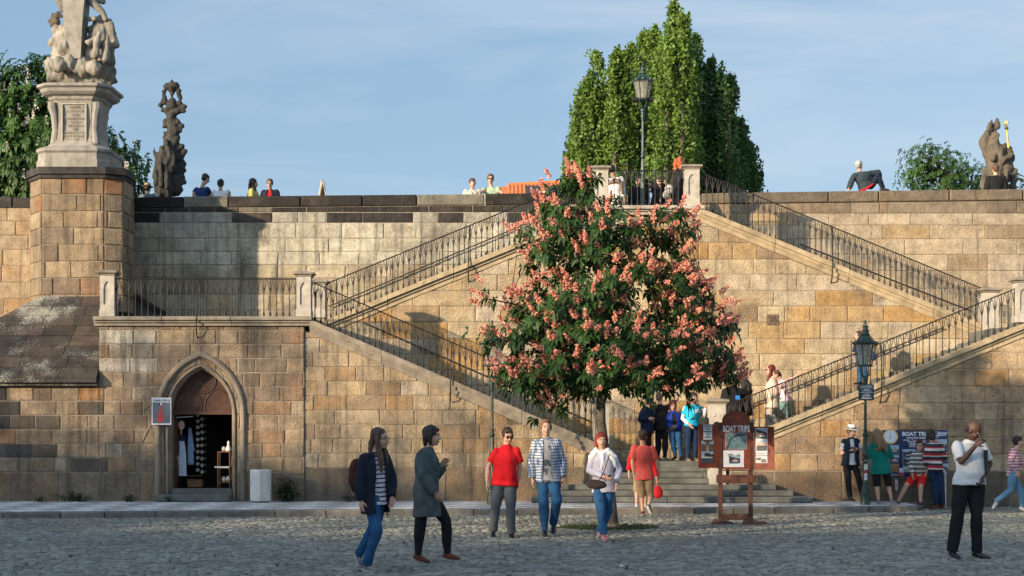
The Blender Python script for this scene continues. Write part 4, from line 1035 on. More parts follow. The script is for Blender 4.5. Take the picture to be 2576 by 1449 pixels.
# pedestal: octagonal plan swept up a moulded profile
def octa(hw, ch, z, cx, cy, hx=None):
    hx = hx or hw; c = ch
    return [(cx-hx+c,cy-hw,z),(cx+hx-c,cy-hw,z),(cx+hx,cy-hw+c,z),(cx+hx,cy+hw-c,z),(cx+hx-c,cy+hw,z),(cx-hx+c,cy+hw,z),(cx-hx,cy+hw-c,z),(cx-hx,cy-hw+c,z)]
cx, cy = P(203,0,SY).x, SY
def vz(v): return P(0, v, SY-.9).z
m_ = MB(); prof = [(440,1.02),(402,1.02),(400,.99),(383,.98),(378,1.03),(372,1.03),(366,.94),(362,.80),(352,.70),(340,.66),(300,.63),(268,.65),(252,.68),(246,.70),(243,.74),(236,.76),(232,.86),(226,.93),(218,.95),(214,1.02),(208,1.02),(206,.98)]
m_.loft([octa(h_*.86, .26*h_, vz(v), cx, cy, h_*.86) for v, h_ in prof]); PEDM = material('pedestal_stone', (.30,.275,.235), .9, .25, 5, .5, 40, dark=(.15,.13,.11), streak=.45); ped = m_.build('pedestal', PEDM, st)
yF = cy-.575
m_ = MB(); zt, zb = vz(256), vz(352); hwp = .27
for (x0_, z0_, x1_, z1_) in ((-hwp-.02, zb-.02, hwp+.02, zb), (-hwp-.02, zt, hwp+.02, zt+.02), (-hwp-.02, zb, -hwp, zt), (hwp, zb, hwp+.02, zt)): m_.box((cx+x0_, yF-.035, z0_), (cx+x1_, yF+.05, z1_))
m_.build('inscription_frame', PALE, ped)
for i, t_ in enumerate(['HONORI','S. LUTGARDIS','POSUIT','MONASTERIUM','DE PLASS','ORD. CISTERC','SUB','EUGENIO TYTTL','ABBATE ET FRANCO','SITOS. M.DCCX']):
    text_part(t_, .075, COPING, (cx, yF-.012, zt-.085-.085*i), (1,0,0), (0,0,1), ped, 'inscription', xs=.85)
for sg in (-1, 1):                                # scrolled corner brackets
    m_ = MB(); xx = cx+sg*.46
    m_.tube([(xx+sg*.06, cy-.57, vz(250)), (xx+sg*.07, cy-.57, vz(262)), (xx+sg*.02, cy-.55, vz(285)), (xx, cy-.53, vz(320)), (xx+sg*.03, cy-.55, vz(356))], [(.10,.09),(.10,.09),(.075,.06),(.07,.05),(.085,.06)], 8, side=Vector((1,0,0))); m_.build('bracket', PEDM, ped)
rocks = [(385,500,62),(395,560,50),(470,560,80),(560,570,85),(640,590,70),(700,570,80),(800,545,82),(845,600,44),(440,400,58),(500,440,95),(420,320,58),(500,290,85),(575,320,70),(430,235,46),(480,230,50),(540,240,50),(620,400,80),(610,480,90),(760,620,55),(500,630,50),(385,590,40),(440,350,50),(370,470,38),(640,520,80,-.25),(520,380,60,-.3),(480,520,60,-.45),(560,500,60,-.35),(740,530,60,-.35),
         (500,40,66),(555,80,48),(470,-10,60),(560,20,66),(600,-30,60),(530,-60,80),(560,-120,70)]
m_ = blobs(rocks, F1_, SY); sc = sculpt(m_, .028, 1, .030, 17, 3); sc.build('cloud_base', STAT, st, smooth=True)
m_ = MB(); f = lambda x, y, d: P(*F1_(x, y), SY-d)
m_.prism([P(*F1_(555,470),SY).xz, P(*F1_(642,470),SY).xz, P(*F1_(655,200),SY).xz, P(*F1_(686,-120),SY).xz, P(*F1_(505,-120),SY).xz, P(*F1_(515,200),SY).xz], SY-.42, SY+.1)
m_.build('cross_shaft', PEDM, st)
saint = [(755,140,26),(745,175,34),(700,230,45),(740,160,45,760,230,68,765,300,82,780,400,92,800,490,80,-.05),(720,300,70),(690,360,50),(680,440,50),(800,180,48),(840,260,45),(870,330,32),(830,200,40,880,340,30,-.1),
         (735,165,24,700,170,20,655,150,14,-.25),(640,145,9,-.28),(655,158,8,-.28),(700,440,40,690,380,30,-.2),(750,440,36,770,360,22,790,280,14,-.45),(820,470,36,830,380,22,835,300,14,-.35),(700,350,30,760,310,16,-.4)]
m_ = blobs(saint, F1_, SY); sc = sculpt(m_, .024, 1, .030, 19, 5, fold=(1,1,.22)); sc.build('kneeling_figure', STAT, st, smooth=True)
arm = [(690,10,32,740,60,30,790,110,26,815,165,22,-.2),(830,180,14),(720,0,36),(775,10,26),(700,-60,80)]
m_ = blobs(arm, F1_, SY); sc = sculpt(m_, .03, 1, .012, 9, 6); sc.build('reaching_arm', STAT, st, smooth=True)
ch = [(405,130,24),(425,165,34),(400,185,26),(440,120,24,470,130,16,500,130,10,-.1),(398,105,12),(392,150,12,375,158,10,0.0),(372,158,14),(495,170,14,490,140,12,0.0),(445,110,22,465,135,14,-.1)]
m_ = blobs(ch, F1_, SY); sc = sculpt(m_, .025, 1, .008, 12, 7); sc.build('cherub', STATM, st, smooth=True)

SY2 = 50.2
st = thing('statue', (P(430,0,SY2).x, SY2, 7.4), 'dark statue column of cherubs and clouds crowned by a heart, beyond the parapet', 'statue')
m_ = MB(); c0 = P(430,0,SY2); m_.hprism([(c0.x-.75,SY2-.6),(c0.x+.75,SY2-.6),(c0.x+.75,SY2+.6),(c0.x-.75,SY2+.6)], 7.4, 8.62); m_.build('pedestal', STATD, st)
s2 = [(1268,648,33),(1326,648,33),(1297,670,34),(1297,640,36,1297,700,20,1297,740,8,.0),(1297,607,13),(1290,625,14),
      (1238,690,18),(1232,715,16,1245,745,17,0.0),(1352,685,17),(1345,700,15,1358,740,17,0.0),(1240,770,26),(1212,795,22),(1228,830,22),(1355,780,24),(1388,800,24),(1380,835,24),(1297,770,30),(1297,800,42),(1265,835,30),(1335,840,32),(1297,870,42),(1250,920,24),(1245,950,20),(1297,930,42),(1340,925,26),(1370,950,22),(1360,985,20),(1330,975,28),(1320,1040,32),(1330,1000,22),
      (1300,880,38,1305,1000,48,1310,1150,52,1315,1440,56,0.0),(1245,1005,17),(1238,1035,19),(1250,1060,20),(1365,1105,28),(1390,1145,22),(1375,1180,22),(1370,1215,28),(1392,1240,22),(1380,1280,28),(1378,1335,24),(1385,1375,22),(1350,1420,34)]
m_ = blobs(s2, F1_, SY2); sc = sculpt(m_, .03, 1, .028, 15, 8); sc.build('cloud_column', STATD, st, smooth=True)
s2 = [(1265,1082,26,-.2),(1275,1100,22,-.25),(1245,1130,34,1240,1200,58,1245,1300,66,1255,1440,72,-.2),(1290,1140,30,1305,1200,38,1300,1300,40,-.25),(1215,1160,28,1172,1190,20,1172,1150,14,-.2),(1176,1125,11,-.2),(1190,1220,26,1183,1350,20,-.1),(1190,1400,14,1200,1300,14,-.4),(1240,1420,16,1240,1250,14,-.5),(1290,1430,16,1280,1260,12,-.5)]
m_ = blobs(s2, F1_, SY2); sc = sculpt(m_, .032, 1, .045, 17, 9, fold=(1,1,.15)); sc.build('saint_figure', STATD, st, smooth=True)
F3_ = Frame(2012.4, 234.8, .4167); SY3 = 50.2
st = thing('statue', (P(2510,0,SY3).x, SY3, 7.4), 'brown stone statue of a bearded bishop in a mitre holding a gilded crozier', 'statue')
m_ = MB(); c0 = P(2510,0,SY3); m_.hprism([(c0.x-.8,SY3-.6),(c0.x+.95,SY3-.6),(c0.x+.95,SY3+.6),(c0.x-.8,SY3+.6)], 7.4, 8.75); m_.build('pedestal', STATM, st)
b3 = [(1150,205,20,1158,185,15,1160,160,4,0.1),(1178,205,22,1182,185,17,1183,158,4,-.1),(1165,235,22),(1180,262,22,-.1),(1185,285,16,-.15),(1130,225,11,1140,195,9,-.2),(1128,240,18,1112,290,26,1105,330,24,0.0),(1165,290,42,1175,340,58,1190,400,66,1195,470,68,1180,575,80,0.0),(1120,310,30,1130,370,34,1140,410,30,0.0),(1225,330,34),(1262,355,26),(1270,390,26),(1240,420,44),(1135,470,34,1125,570,30,0.0),(1255,440,34,1250,520,30,0.0),(1275,330,12),(1150,400,26,1200,420,20,1260,380,14,-.3),(1160,560,18,1170,470,14,-.55),(1210,560,18,1215,460,14,-.55)]
m_ = blobs(b3, F3_, SY3); sc = sculpt(m_, .032, 1, .045, 15, 19, fold=(1,1,.3)); sc.build('bishop_figure', STATM, st, smooth=True)
m_ = MB(); m_.tube([P(*F3_(1258,330),SY3-.4), P(*F3_(1247,215),SY3-.4)], [.035,.035], 8); m_.lathe([(.03,-.06),(.07,0),(.03,.06)], P(*F3_(1248,210),SY3-.4), 8)
m_.tube([P(*F3_(1247,210),SY3-.4), P(*F3_(1238,185),SY3-.4), P(*F3_(1243,165),SY3-.4), P(*F3_(1252,170),SY3-.4), P(*F3_(1250,185),SY3-.4)], [.035]*5, 8); m_.build('crozier', GOLD, st)
b3 = [(1302,463,14),(1310,480,10),(1285,495,20),(1292,530,22),(1310,520,14),(1285,565,26),(1270,490,10,1280,505,9,-.1)]
m_ = blobs(b3, F3_, SY3); sc = sculpt(m_, .03, 1, .012, 12, 20); sc.build('cherub', STATM, st, smooth=True)
# ------------------------------------------------------------------ street lanterns
GLS = bpy.data.materials.new('lantern_glass'); GLS.use_nodes = True; t = GLS.node_tree; b = t.nodes['Principled BSDF']
b.inputs['Base Color'].default_value = (.34,.34,.29,1); b.inputs['Roughness'].default_value = .3; b.inputs['Alpha'].default_value = .4
WHITE = material('white_enamel', (.75,.75,.72), .5, .1, 6, 0); STICK = material('torn_sticker', (.6,.6,.58), .7, .4, 40, 0); DKBLUE = material('navy_plate', (.012,.018,.05), .4, .2, 8, 0); REDS = material('red_sticker', (.45,.03,.03), .6, .2, 9, 0)
def lantern():
    th = thing('street_lantern', (0,0,0), '', 'street lamp', 'green gas lanterns')
    m_ = MB(); m_.lathe([(.105,0),(.105,.19),(.09,.20),(.085,.215),(.10,.225),(.10,.25),(.075,.27),(.07,.30),(.085,.32),(.085,.34),(.062,.37)], (0,0,0), 16); m_.build('base', GREEN_IRON, th, smooth=False)
    m_ = MB(); rings = []
    for z, r_ in ((.36,.062),(.92,.052),(.93,.075),(.96,.075),(.965,.045),(1.0,.045),(1.01,.062),(1.06,.068),(1.10,.050),(1.40,.040),(1.45,.058),(1.48,.058),(1.49,.036),(1.53,.036),(1.54,.05),(1.56,.05),(1.57,.032),(2.30,.028),(2.36,.030),(2.38,.05),(2.40,.05),(2.42,.038),(2.56,.046),(2.60,.056),(2.64,.056),(2.68,.03)):
        fl = .92 if (.36 <= z <= .93 or 1.06 <= z <= 1.42 or 1.57 <= z <= 2.36) else 1
        rings.append([(r_*(fl if i % 2 else 1)*math.cos(2*math.pi*i/24), r_*(fl if i % 2 else 1)*math.sin(2*math.pi*i/24), z) for i in range(24)])
    m_.loft(rings); m_.build('post', GREEN_IRON, th)
    m_ = MB()
    for i in range(4):
        a = math.pi/4+i*math.pi/2; c_, s2_ = math.cos(a), math.sin(a)
        m_.tube([(.03*c_,.03*s2_,2.63),(.10*c_,.10*s2_,2.70),(.115*c_,.115*s2_,2.78),(.13*c_,.13*s2_,2.88)], [.012]*4, 6)
    m_.lathe([(.13,2.87),(.15,2.87),(.155,2.90),(.135,2.915),(.12,2.90)], (0,0,0), 6)
    z0, z1, r0, r1 = 2.91, 3.33, .135, .225
    for i in range(6):
        a = i*math.pi/3; m_.tube([(r0*math.cos(a), r0*math.sin(a), z0), (r1*math.cos(a), r1*math.sin(a), z1)], [.012,.012], 5)
    m_.lathe([(r1-.01,z1-.005),(r1+.025,z1),(r1+.03,z1+.025),(r1,z1+.035),(r1-.03,z1+.02)], (0,0,0), 6); m_.build('lantern_frame', GREEN_IRON, th)
    m_ = MB()
    for i in range(6):
        a, b2 = i*math.pi/3, (i+1)*math.pi/3; e = .985
        m_.add([(r0*e*math.cos(a), r0*e*math.sin(a), z0), (r0*e*math.cos(b2), r0*e*math.sin(b2), z0), (r1*e*math.cos(b2), r1*e*math.sin(b2), z1), (r1*e*math.cos(a), r1*e*math.sin(a), z1)], [(0,1,2,3)])
    m_.build('glass', GLS, th)
    m_ = MB(); m_.lathe([(.235,3.355),(.20,3.40),(.15,3.47),(.10,3.52),(.085,3.53)], (0,0,0), 6); m_.lathe([(.085,3.53),(.10,3.535),(.10,3.55),(.075,3.56),(.07,3.60),(.085,3.61),(.085,3.625),(.055,3.63),(.05,3.69),(.07,3.70),(.06,3.72),(.02,3.73),(.018,3.77),(.03,3.79),(.022,3.82),(.006,3.85)], (0,0,0), 12)
    for i in range(6):
        a = i*math.pi/3; m_.tube([(.245*math.cos(a), .245*math.sin(a), 3.33), (.262*math.cos(a), .262*math.sin(a), 3.37), (.245*math.cos(a), .245*math.sin(a), 3.41)], [.016,.02,.006], 5)
        b2 = a+math.pi/6; m_.ell((.205*math.cos(b2), .205*math.sin(b2), 3.375), (.05,.05,.025), n=8, m=5)
    m_.build('lantern_roof', GREEN_IRON, th)
    m_ = MB(); m_.lathe([(.04,2.92),(.045,3.05),(.03,3.06),(.03,3.18),(.05,3.2),(.10,3.26),(.11,3.30)], (0,0,0), 10); m_.build('gas_mantle', MORTAR, th)
    return th
lan = lantern(); lan.location = (P(1238,0,34.3).x, 34.3, .115); lan['label'] = 'green lantern half covered by the blossoming tree, behind the man in the red polo'
l2 = copy_tree(lan); l2.location = (P(2177,0,34.3).x, 34.3, .115); l2['label'] = 'green lantern with a navy warning plate and torn stickers on its post'
l3 = copy_tree(lan); l3.location = (P(1617,0,39.4).x, 39.4, 6.80); l3.scale = (.95,.95,.955); l3['label'] = 'green lantern standing on the high platform in front of the poplars'
c0 = l2.location
m_ = MB(); zp = P(0,987,34.2).z
m_.box((c0.x-.14, c0.y-.075, zp-.15), (c0.x+.15, c0.y-.06, zp+.15), 0); o = m_.build('warning_plate', DKBLUE, l2)
m_ = MB(); m_.box((c0.x-.155, c0.y-.06, zp-.165), (c0.x+.165, c0.y-.045, zp+.165)); m_.build('plate_frame', GREEN_IRON, l2)
for i, (t_, sz) in enumerate((('! UPOZORNENI !',.036),('NAHRAVAN KAMEROVYM',.022),('SYSTEMEM',.022),('! WARNING !',.036),('THIS AREA IS MONITORED',.022),('BY CAMERA',.022),('! NUR RIDE !',.034),('DER RAUM WIRD',.022),('KAMERAUEBERWACHT',.022))):
    text_part(t_, sz, WHITE, (c0.x+.005, c0.y-.078, zp+.115-.031*i), (1,0,0), (0,0,1), o, bold=.0006)
for (dx, z, w, h, mt) in ((-.02,.62,.07,.14,STICK),(.0,.83,.08,.12,STICK),(-.035,.76,.05,.06,REDS),(.0,1.02,.06,.025,STICK)):
    m_ = MB(); a0 = -math.pi/2+dx*6; r_ = .0665
    m_.add([(c0.x+r_*math.cos(a0+ww*w/r_), c0.y+r_*math.sin(a0+ww*w/r_), z+hh+.01*((i*7) % 3)) for i, (ww, hh) in enumerate([(-.5,0),(-.2,0),(.2,0),(.5,0),(.5,h),(.2,h),(-.2,h),(-.5,h)])], [(0,1,6,7),(1,2,5,6),(2,3,4,5)]); m_.build('sticker', mt, l2)
c0 = l3.location; m_ = MB(); m_.box((c0.x-.2,c0.y-.2,6.345),(c0.x+.2,c0.y+.2,6.80), bev=.02); m_.build('plinth', PALE, l3); m_ = MB(); zz = P(0,250,39.4).z-c0.z
for sg in (-1, 1):
    m_ = MB(); m_.tube([(c0.x+sg*.05, c0.y, c0.z+zz*1/.955), (c0.x+sg*.17, c0.y, c0.z+zz/.955)], [.055]*2, 12); m_.tube([(c0.x+sg*.17, c0.y, c0.z+zz/.955), (c0.x+sg*.26, c0.y, c0.z+zz/.955)], [.06]*2, 12)
    m_.build('floodlight', IRON, l3)
# ------------------------------------------------------------------ arched shop doorway
def band(mb, paths):
    for a, b in zip(paths[:-1], paths[1:]):
        k = len(a); mb.add(a+b, [(i, i+1, k+i+1, k+i) for i in range(k-1)])
prof = [(.99,.02),(.99,-.06),(.95,-.10),(.90,-.10),(.875,-.06),(.86,.0),(.82,.05),(.775,.06),(.765,.0),(.745,-.03),(.715,-.03),(.70,.0),(.695,.08),(.665,.10),(.665,.42)]
m_ = MB(); paths = []
for hw, y in prof:
    za = DZA+(hw-.665)*1.2; paths.append([(p[0], YA+y, p[1]) for p in arch_full(DX, hw, .12, DZS, za, 12)])
band(m_, paths)
door = m_.build('doorway_moulding', PALEB if 'PALEB' in globals() else COPING2 if 'COPING2' in globals() else PALE, stair)
DM = material('brown_moulding_stone', (0.27,0.215,0.155), .9, .35, 3, .5, 40, dark=(.09,.075,.06), streak=.5); door.data.materials[0] = DM
m_ = MB(); m_.box((DX-.93, YA-.42, .116), (DX+.70, YA-.02, .27), bev=.025); m_.build('door_step', STEPM, stair)
m_ = MB(); m_.box((DX-.67, YA+.05, .1), (DX+.67, YA+.44, .385), bev=.01); m_.build('threshold', STEPM, stair)
ZT = P(0,1036,YA+.3).z
ap = arch_full(DX, .70, ZT-.0, DZS, DZA+.04, 12); m_ = MB(); m_.prism(list(reversed([(p[0], max(p[1], ZT)) for p in ap])), YA+.33, YA+.38)
m_.box((DX-.69, YA+.29, ZT-.06), (DX+.69, YA+.40, ZT+.01)); tym = m_.build('tympanum', DARKWOOD, stair)
m_ = MB(); cz = P(0,958,YA+.3).z; yy = YA+.325
def circ(cx, cz, r_, a0=0, a1=6.2832, n_=24): return [(cx+r_*math.cos(a0+(a1-a0)*i/n_), yy, cz+r_*math.sin(a0+(a1-a0)*i/n_)) for i in range(n_+1)]
m_.tube(circ(DX, cz, .27), [.02]*25, 5); m_.tube(circ(DX, cz, .23), [.012]*25, 5)
for k_ in range(3):
    a = k_*2.094+.4; m_.tube([(DX+.23*math.cos(a+.9*s2)*s2, yy, cz+.23*math.sin(a+.9*s2)*s2) for s2 in (0,.25,.5,.75,.95)], [.02,.018,.015,.012,.006], 5)
for sg in (-1, 1):
    c_ = DX+sg*.33; pts = arch_pts(c_, .30, ZT+.12, ZT+.50, 8); full = pts+[(2*c_-p[0], p[1]) for p in reversed(pts[:-1])]; m_.tube([(c_-.30, yy, ZT)]+[(p[0], yy, p[1]) for p in full]+[(c_+.30, yy, ZT)], [.015]*(len(full)+2), 5)
m_.build('carved_tracery', DARKWOOD, tym)
m_ = MB(); xa, xb, ya, yb = DX-.95, DX+.95, YA+.352, YB-.12
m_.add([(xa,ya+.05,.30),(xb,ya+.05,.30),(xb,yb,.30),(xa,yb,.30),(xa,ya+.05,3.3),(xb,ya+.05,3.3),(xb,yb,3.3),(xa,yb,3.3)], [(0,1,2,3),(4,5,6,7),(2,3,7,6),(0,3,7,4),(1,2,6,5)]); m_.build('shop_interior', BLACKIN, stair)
m_ = MB(); m_.box((DX-.66, YA+.42, .39), (DX-.62, YA+1.05, ZT-.07)); 
for z in (.5, 1.1): m_.box((DX-.62, YA+.48, z), (DX-.605, YA+.98, z+.5))
m_.build('door_leaf', DARKWOOD, stair)
m_ = MB(); m_.tube([(DX-.62, YA+.46, ZT-.12), (DX-.25, YA+.46, ZT-.10)], [.012]*2, 6); m_.build('display_rail', WHITE, stair)
# goods in the doorway
CREAM = material('cream_cloth', (.62,.57,.5), .9, .2, 14, .4, 60); WHITEC = material('white_cloth', (.62,.66,.72), .9, .15, 14, .4, 60); BLUEC = material('pale_blue_cloth', (.35,.45,.62), .9, .2, 14, .4, 60); NAVYC = material('navy_cloth', (.02,.03,.07), .9, .3, 14, .3, 60)
REDC = material('red_glaze', (.5,.05,.06), .4, .3, 30, 0); CLAY = material('glazed_cup', (.42,.38,.30), .4, .4, 12, 0); DKHAIR = material('dark_paint', (.01,.01,.012), .5, .2, 10, 0); CRATEW = material('crate_wood', (.22,.11,.05), .8, .3, 12, .2, 40); SKINP = material('doll_face', (.62,.45,.33), .7, .1, 10, 0)
YS = YA+.62
def D2(x, y, Y=None): return P(362.2+.19443*x, 992.8+.19443*y, Y or YS)
def cloth(name, rows, mat_, label, cat, Y, folds=7, loc=None):
    """rows: [(y_px, xl_px, xr_px)] hanging cloth with folds and thickness"""
    c = D2((rows[0][1]+rows[0][2])/2, rows[-1][0], Y); m_ = MB(); rings = []
    for (y, xl, xr) in rows:
        a, b = D2(xl, y, Y), D2(xr, y, Y); n_ = 16; fr = [a.lerp(b, i/n_)+Vector((0, .018*math.sin(i/n_*folds*3.14)-.02, 0)) for i in range(n_+1)]; bk = [a.lerp(b, 1-i/n_)+Vector((0,.035,0)) for i in range(n_+1)]; rings.append(fr+bk)
    m_.loft(rings); o = m_.build(name, mat_, None, smooth=True, origin=tuple(c)); return tag(o, label, cat)
cloth('cloth_bag', [(455,378,386),(560,372,398),(640,366,412),(760,356,440),(860,348,458),(905,356,456),(928,378,440)], CREAM, 'cream drawstring cloth bag hanging on the left inside the shop door', 'bag', YS-.05, 5)
cloth('dress', [(600,455,520),(640,458,525),(740,458,540),(900,456,545),(1000,452,548),(1046,440,552),(1052,440,552)], WHITEC, 'long white sleeveless dress with a frilled hem hanging in the shop doorway', 'dress', YS, 9)
cloth('nightdress', [(430,580,612),(560,572,632),(700,568,648),(722,566,664),(735,568,640),(860,570,645),(905,566,646)], BLUEC, 'pale blue frilled nightshirt hanging deeper in the shop doorway', 'nightshirt', YS+.2, 8)
cloth('navy_dress', [(530,436,540),(600,432,545),(900,430,556),(1046,420,552)], NAVYC, 'dark navy dress hanging behind the long white one', 'dress', YS+.08, 6)
c = D2(483,480); th = thing('doll_head_hanger', c, 'painted pale doll face with black hair on a stick above the white dress', 'doll'); m_ = MB(); m_.ell(D2(483,395), (.072,.02,.10), n=14, m=9); m_.build('face', SKINP, th, smooth=True)
m_ = MB(); m_.ell(D2(480,380)+Vector((0,.025,0)), (.095,.02,.115), n=14, m=9); m_.build('hair', DKHAIR, th, smooth=True)
for x in (465, 505): m_ = MB(); m_.ell(D2(x,410)+Vector((0,-.02,0)), (.014,.004,.014), n=8, m=5); m_.build('cheek', REDC, th)
m_ = MB(); m_.tube([D2(480,440), D2(480,520)], [.013]*2, 6); m_.build('stick', SKINP, th)
def cup(c, s_=1.0, tilt=0):
    m_ = MB(); rings = []
    ca, sa = math.cos(tilt), math.sin(tilt)
    for r_, z in ((.032,0),(.042,.015),(.045,.075),(.040,.075),(.036,.02)): rings.append([Vector((c.x+s_*(r_*math.cos(a)*ca+z*sa), c.y+s_*r_*math.sin(a), c.z+s_*(z*ca-r_*math.cos(a)*sa))) for a in [2*math.pi*i/10 for i in range(10)]])
    m_.loft(rings, cap=False); m_.add(rings[0], [tuple(range(10))]); m_.tube([c+Vector((.04,0,.02))*s_, c+Vector((.07,0,.04))*s_, c+Vector((.042,0,.065))*s_], [.006*s_]*3, 5); return m_
ORD = 'first second third fourth fifth sixth seventh eighth ninth tenth'.split()
for k_ in range(10):
    y1 = 265+k_*79; o = cup(D2(685,y1+18,YS+.35), .95, .5).build('cup', CLAY, None, origin=tuple(D2(685,y1,YS+.35))); tag(o, ORD[k_]+' cup from the top in the left string of glazed cups in the shop doorway', 'cup', 'cups hanging in the left string')
for k_ in range(9):
    y1 = 330+k_*86; o = cup(D2(765,y1,YS+.35), .95, -.7).build('cup', CLAY, None, origin=tuple(D2(765,y1,YS+.35))); tag(o, ORD[k_]+' cup from the top in the right string of glazed cups in the shop doorway', 'cup', 'cups hanging in the right string')
a, b = D2(558,1108,YS+.1), D2(752,1210,YS+.1); m_ = MB(); m_.box((a.x,a.y,.392),(b.x,a.y+.3,a.z), bev=.01)
for z in (.48,.56,.64): m_.box((a.x-.004,a.y-.008,z),(b.x+.004,a.y-.001,z+.012))
tag(m_.build('crate', CRATEW, None, origin=(a.x,a.y,.39)), 'brown wooden crate on the floor inside the shop door', 'crate')
th = thing('shelf_rack', (D2(1040,1215).x, YS, .39), 'small open wooden shelf rack with pottery at the right of the doorway', 'shelf rack'); xl, xr = D2(962,0).x, D2(1125,0).x; zt = D2(0,735).z
for x in (xl, xr-.02):
    for y in (YS-.12, YS+.14): m_ = MB(); m_.box((x, y, .39), (x+.02, y+.02, zt)); m_.build('post', CRATEW, th)
for z in (735, 945, 1130): zz = D2(0,z).z; m_ = MB(); m_.box((xl+.021, YS-.118, zz-.018), (xr-.021, YS+.15, zz)); m_.build('shelf', CRATEW, th)
m_ = MB(); m_.box((xl-.06, YS-.14, D2(0,945).z+.001), (xr-.02, YS+.1, D2(0,945).z+.03)); m_.build('lace_cloth', WHITEC, th)
for (x, z, s_, nm, lb) in ((1035,1128,1.1,'vase','round cream vase with a plant on the lowest shelf of the rack'),(1095,1128,1.2,'jug','cream jug on the lowest shelf of the rack'),(1035,733,1.0,'bowl','cream bowl on top of the shelf rack'),(1095,733,1.3,'figurine','white pottery figurine on top of the shelf rack')):
    c = D2(x, z, YS-.02); m_ = MB(); m_.lathe([(.025*s_,0),(.045*s_,.03*s_),(.05*s_,.06*s_),(.03*s_,.09*s_),(.035*s_,.105*s_)] if nm != 'figurine' else [(.05*s_,0),(.055*s_,.04*s_),(.03*s_,.09*s_),(.018*s_,.12*s_),(.028*s_,.15*s_),(.01*s_,.18*s_)], c, 12); tag(m_.build(nm, CREAM if nm != 'figurine' else WHITE, None, origin=tuple(c), smooth=True), lb, nm)
# poster
th = thing('poster', P(406,1068,YA-.14), 'framed poster of a red patterned bottle hanging left of the shop doorway', 'poster')
a, b = P(381.6,1068.6,YA-.14), P(430.6,1000.2,YA-.14); yq = YA-.14
PAPER = material('white_paper', (.62,.63,.66), .6, .05, 10, 0); GREYG = material('grey_backdrop', (.12,.145,.16), .6, .45, 2.5, 0)
m_ = MB(); m_.box((a.x, yq, a.z), (b.x, yq+.02, b.z)); o = m_.build('board', PAPER, th); w_ = b.x-a.x
m_ = MB(); m_.box((a.x+.02, yq-.003, a.z+.03), (b.x-.02, yq-.001, b.z-.105)); m_.build('picture', GREYG, o)
m_ = MB(); cx = a.x+w_*.45; m_.lathe([(.045,0),(.065,.06),(.062,.16),(.03,.24),(.017,.30),(.015,.36)], (cx, yq-.004, a.z+.055), 14, sq=.03); m_.build('bottle_picture', REDC, o)
m_ = MB(); m_.ell((cx, yq-.005, a.z+.45), (.036,.002,.036), n=12, m=7); m_.build('head_picture', DKHAIR, o); m_ = MB(); m_.ell((cx+.012, yq-.008, a.z+.45), (.02,.002,.028), n=12, m=7); m_.build('head_picture', PAPER, o)
text_part('Vanda Valerie', .085, DKHAIR, (a.x+w_/2, yq-.003, b.z-.085), (1,0,0), (0,0,1), o, shear=.45, xs=.78, ext=.001)
m_ = MB(); m_.tube([(a.x+.25, yq+.02, b.z-.2), (a.x+.25, YA+.02, b.z-.2)], [.01]*2, 6); m_.tube([(a.x+.1, yq+.02, a.z+.1), (a.x+.1, YA+.02, a.z+.1)], [.01]*2, 6); m_.build('bracket', IRON, th)
# white concrete bin
BINW = material('white_painted_concrete', (.62,.60,.55), .85, .12, 9, .5, 40, dark=(.35,.32,.28), streak=.3)
c = P(655,1262,35.3); th = thing('litter_bin', (c.x, 35.35, .115), 'white painted concrete litter bin standing against the wall right of the doorway', 'litter bin')
def oct2(r_, z, rot): return [(c.x+r_*math.cos(rot+a), 35.35+r_*math.sin(rot+a), z) for a in [math.pi/4*i+math.pi/8*(1 if i % 2 else -1)*.55 for i in range(8)]]
m_ = MB(); rt = R(-28)+math.pi/4; m_.loft([oct2(.225,.15,rt), oct2(.228,.80,rt), oct2(.215,.82,rt), oct2(.17,.82,rt), oct2(.165,.66,rt)]); m_.build('body', BINW, th)
m_ = MB(); m_.loft([oct2(.20,.115,rt), oct2(.20,.15,rt)]); m_.build('foot', STEPM, th)
# manhole cover
th = thing('manhole_cover', (-7.75, 23.0, 0), 'round dark iron manhole cover in the cobbles at the lower left', 'manhole cover'); m_ = MB(); m_.lathe([(.44,-.03),(.44,-.002),(.41,-.002),(.40,-.012),(.01,-.012)], (-7.75,23.0,0), 36); m_.build('frame', IRON, th)
m_ = MB()
for i in range(-4, 5):
    for j in range(-4, 5):
        if i*i+j*j < 19: m_.box((-7.75+i*.082-.03, 23+j*.082-.03, -.013), (-7.75+i*.082+.03, 23+j*.082+.03, -.003), bev=.006)
m_.build('lid', GROUNDM, th)
# ------------------------------------------------------------------ wooden BOAT TRIPS stand
REDW = material('red_brown_varnished_wood', (.24,.045,.018), .5, .45, 5, .3, 30, dark=(.07,.02,.012), spec=.4); DRKW = material('dark_brown_wood', (.075,.028,.016), .6, .45, 8, .3, 40, rust=(.16,.06,.03))
LETW = material('white_letters', (.72,.72,.74), .6, .08, 10, 0); LETK = material('black_letters', (.015,.015,.018), .6, .1, 10, 0)
WAT = material('photo_water', (.055,.07,.085), .5, .35, 60, 0); SKYP = material('photo_sky', (.30,.40,.50), .5, .2, 20, 0); HILLP = material('photo_hill', (.03,.035,.035), .5, .5, 60, 0); BOATP = material('photo_boat', (.62,.58,.52), .5, .3, 80, 0); SUNP = material('photo_dusk', (.5,.33,.22), .5, .3, 60, 0); MAPM = material('photo_map', (.16,.26,.28), .6, 1.0, 90, 0, dark=(.05,.13,.15)); FOODP = material('photo_food', (.28,.15,.06), .5, 1.0, 70, 0, dark=(.07,.11,.03)); INT = material('photo_saloon', (.16,.12,.08), .5, 1.2, 60, 0)
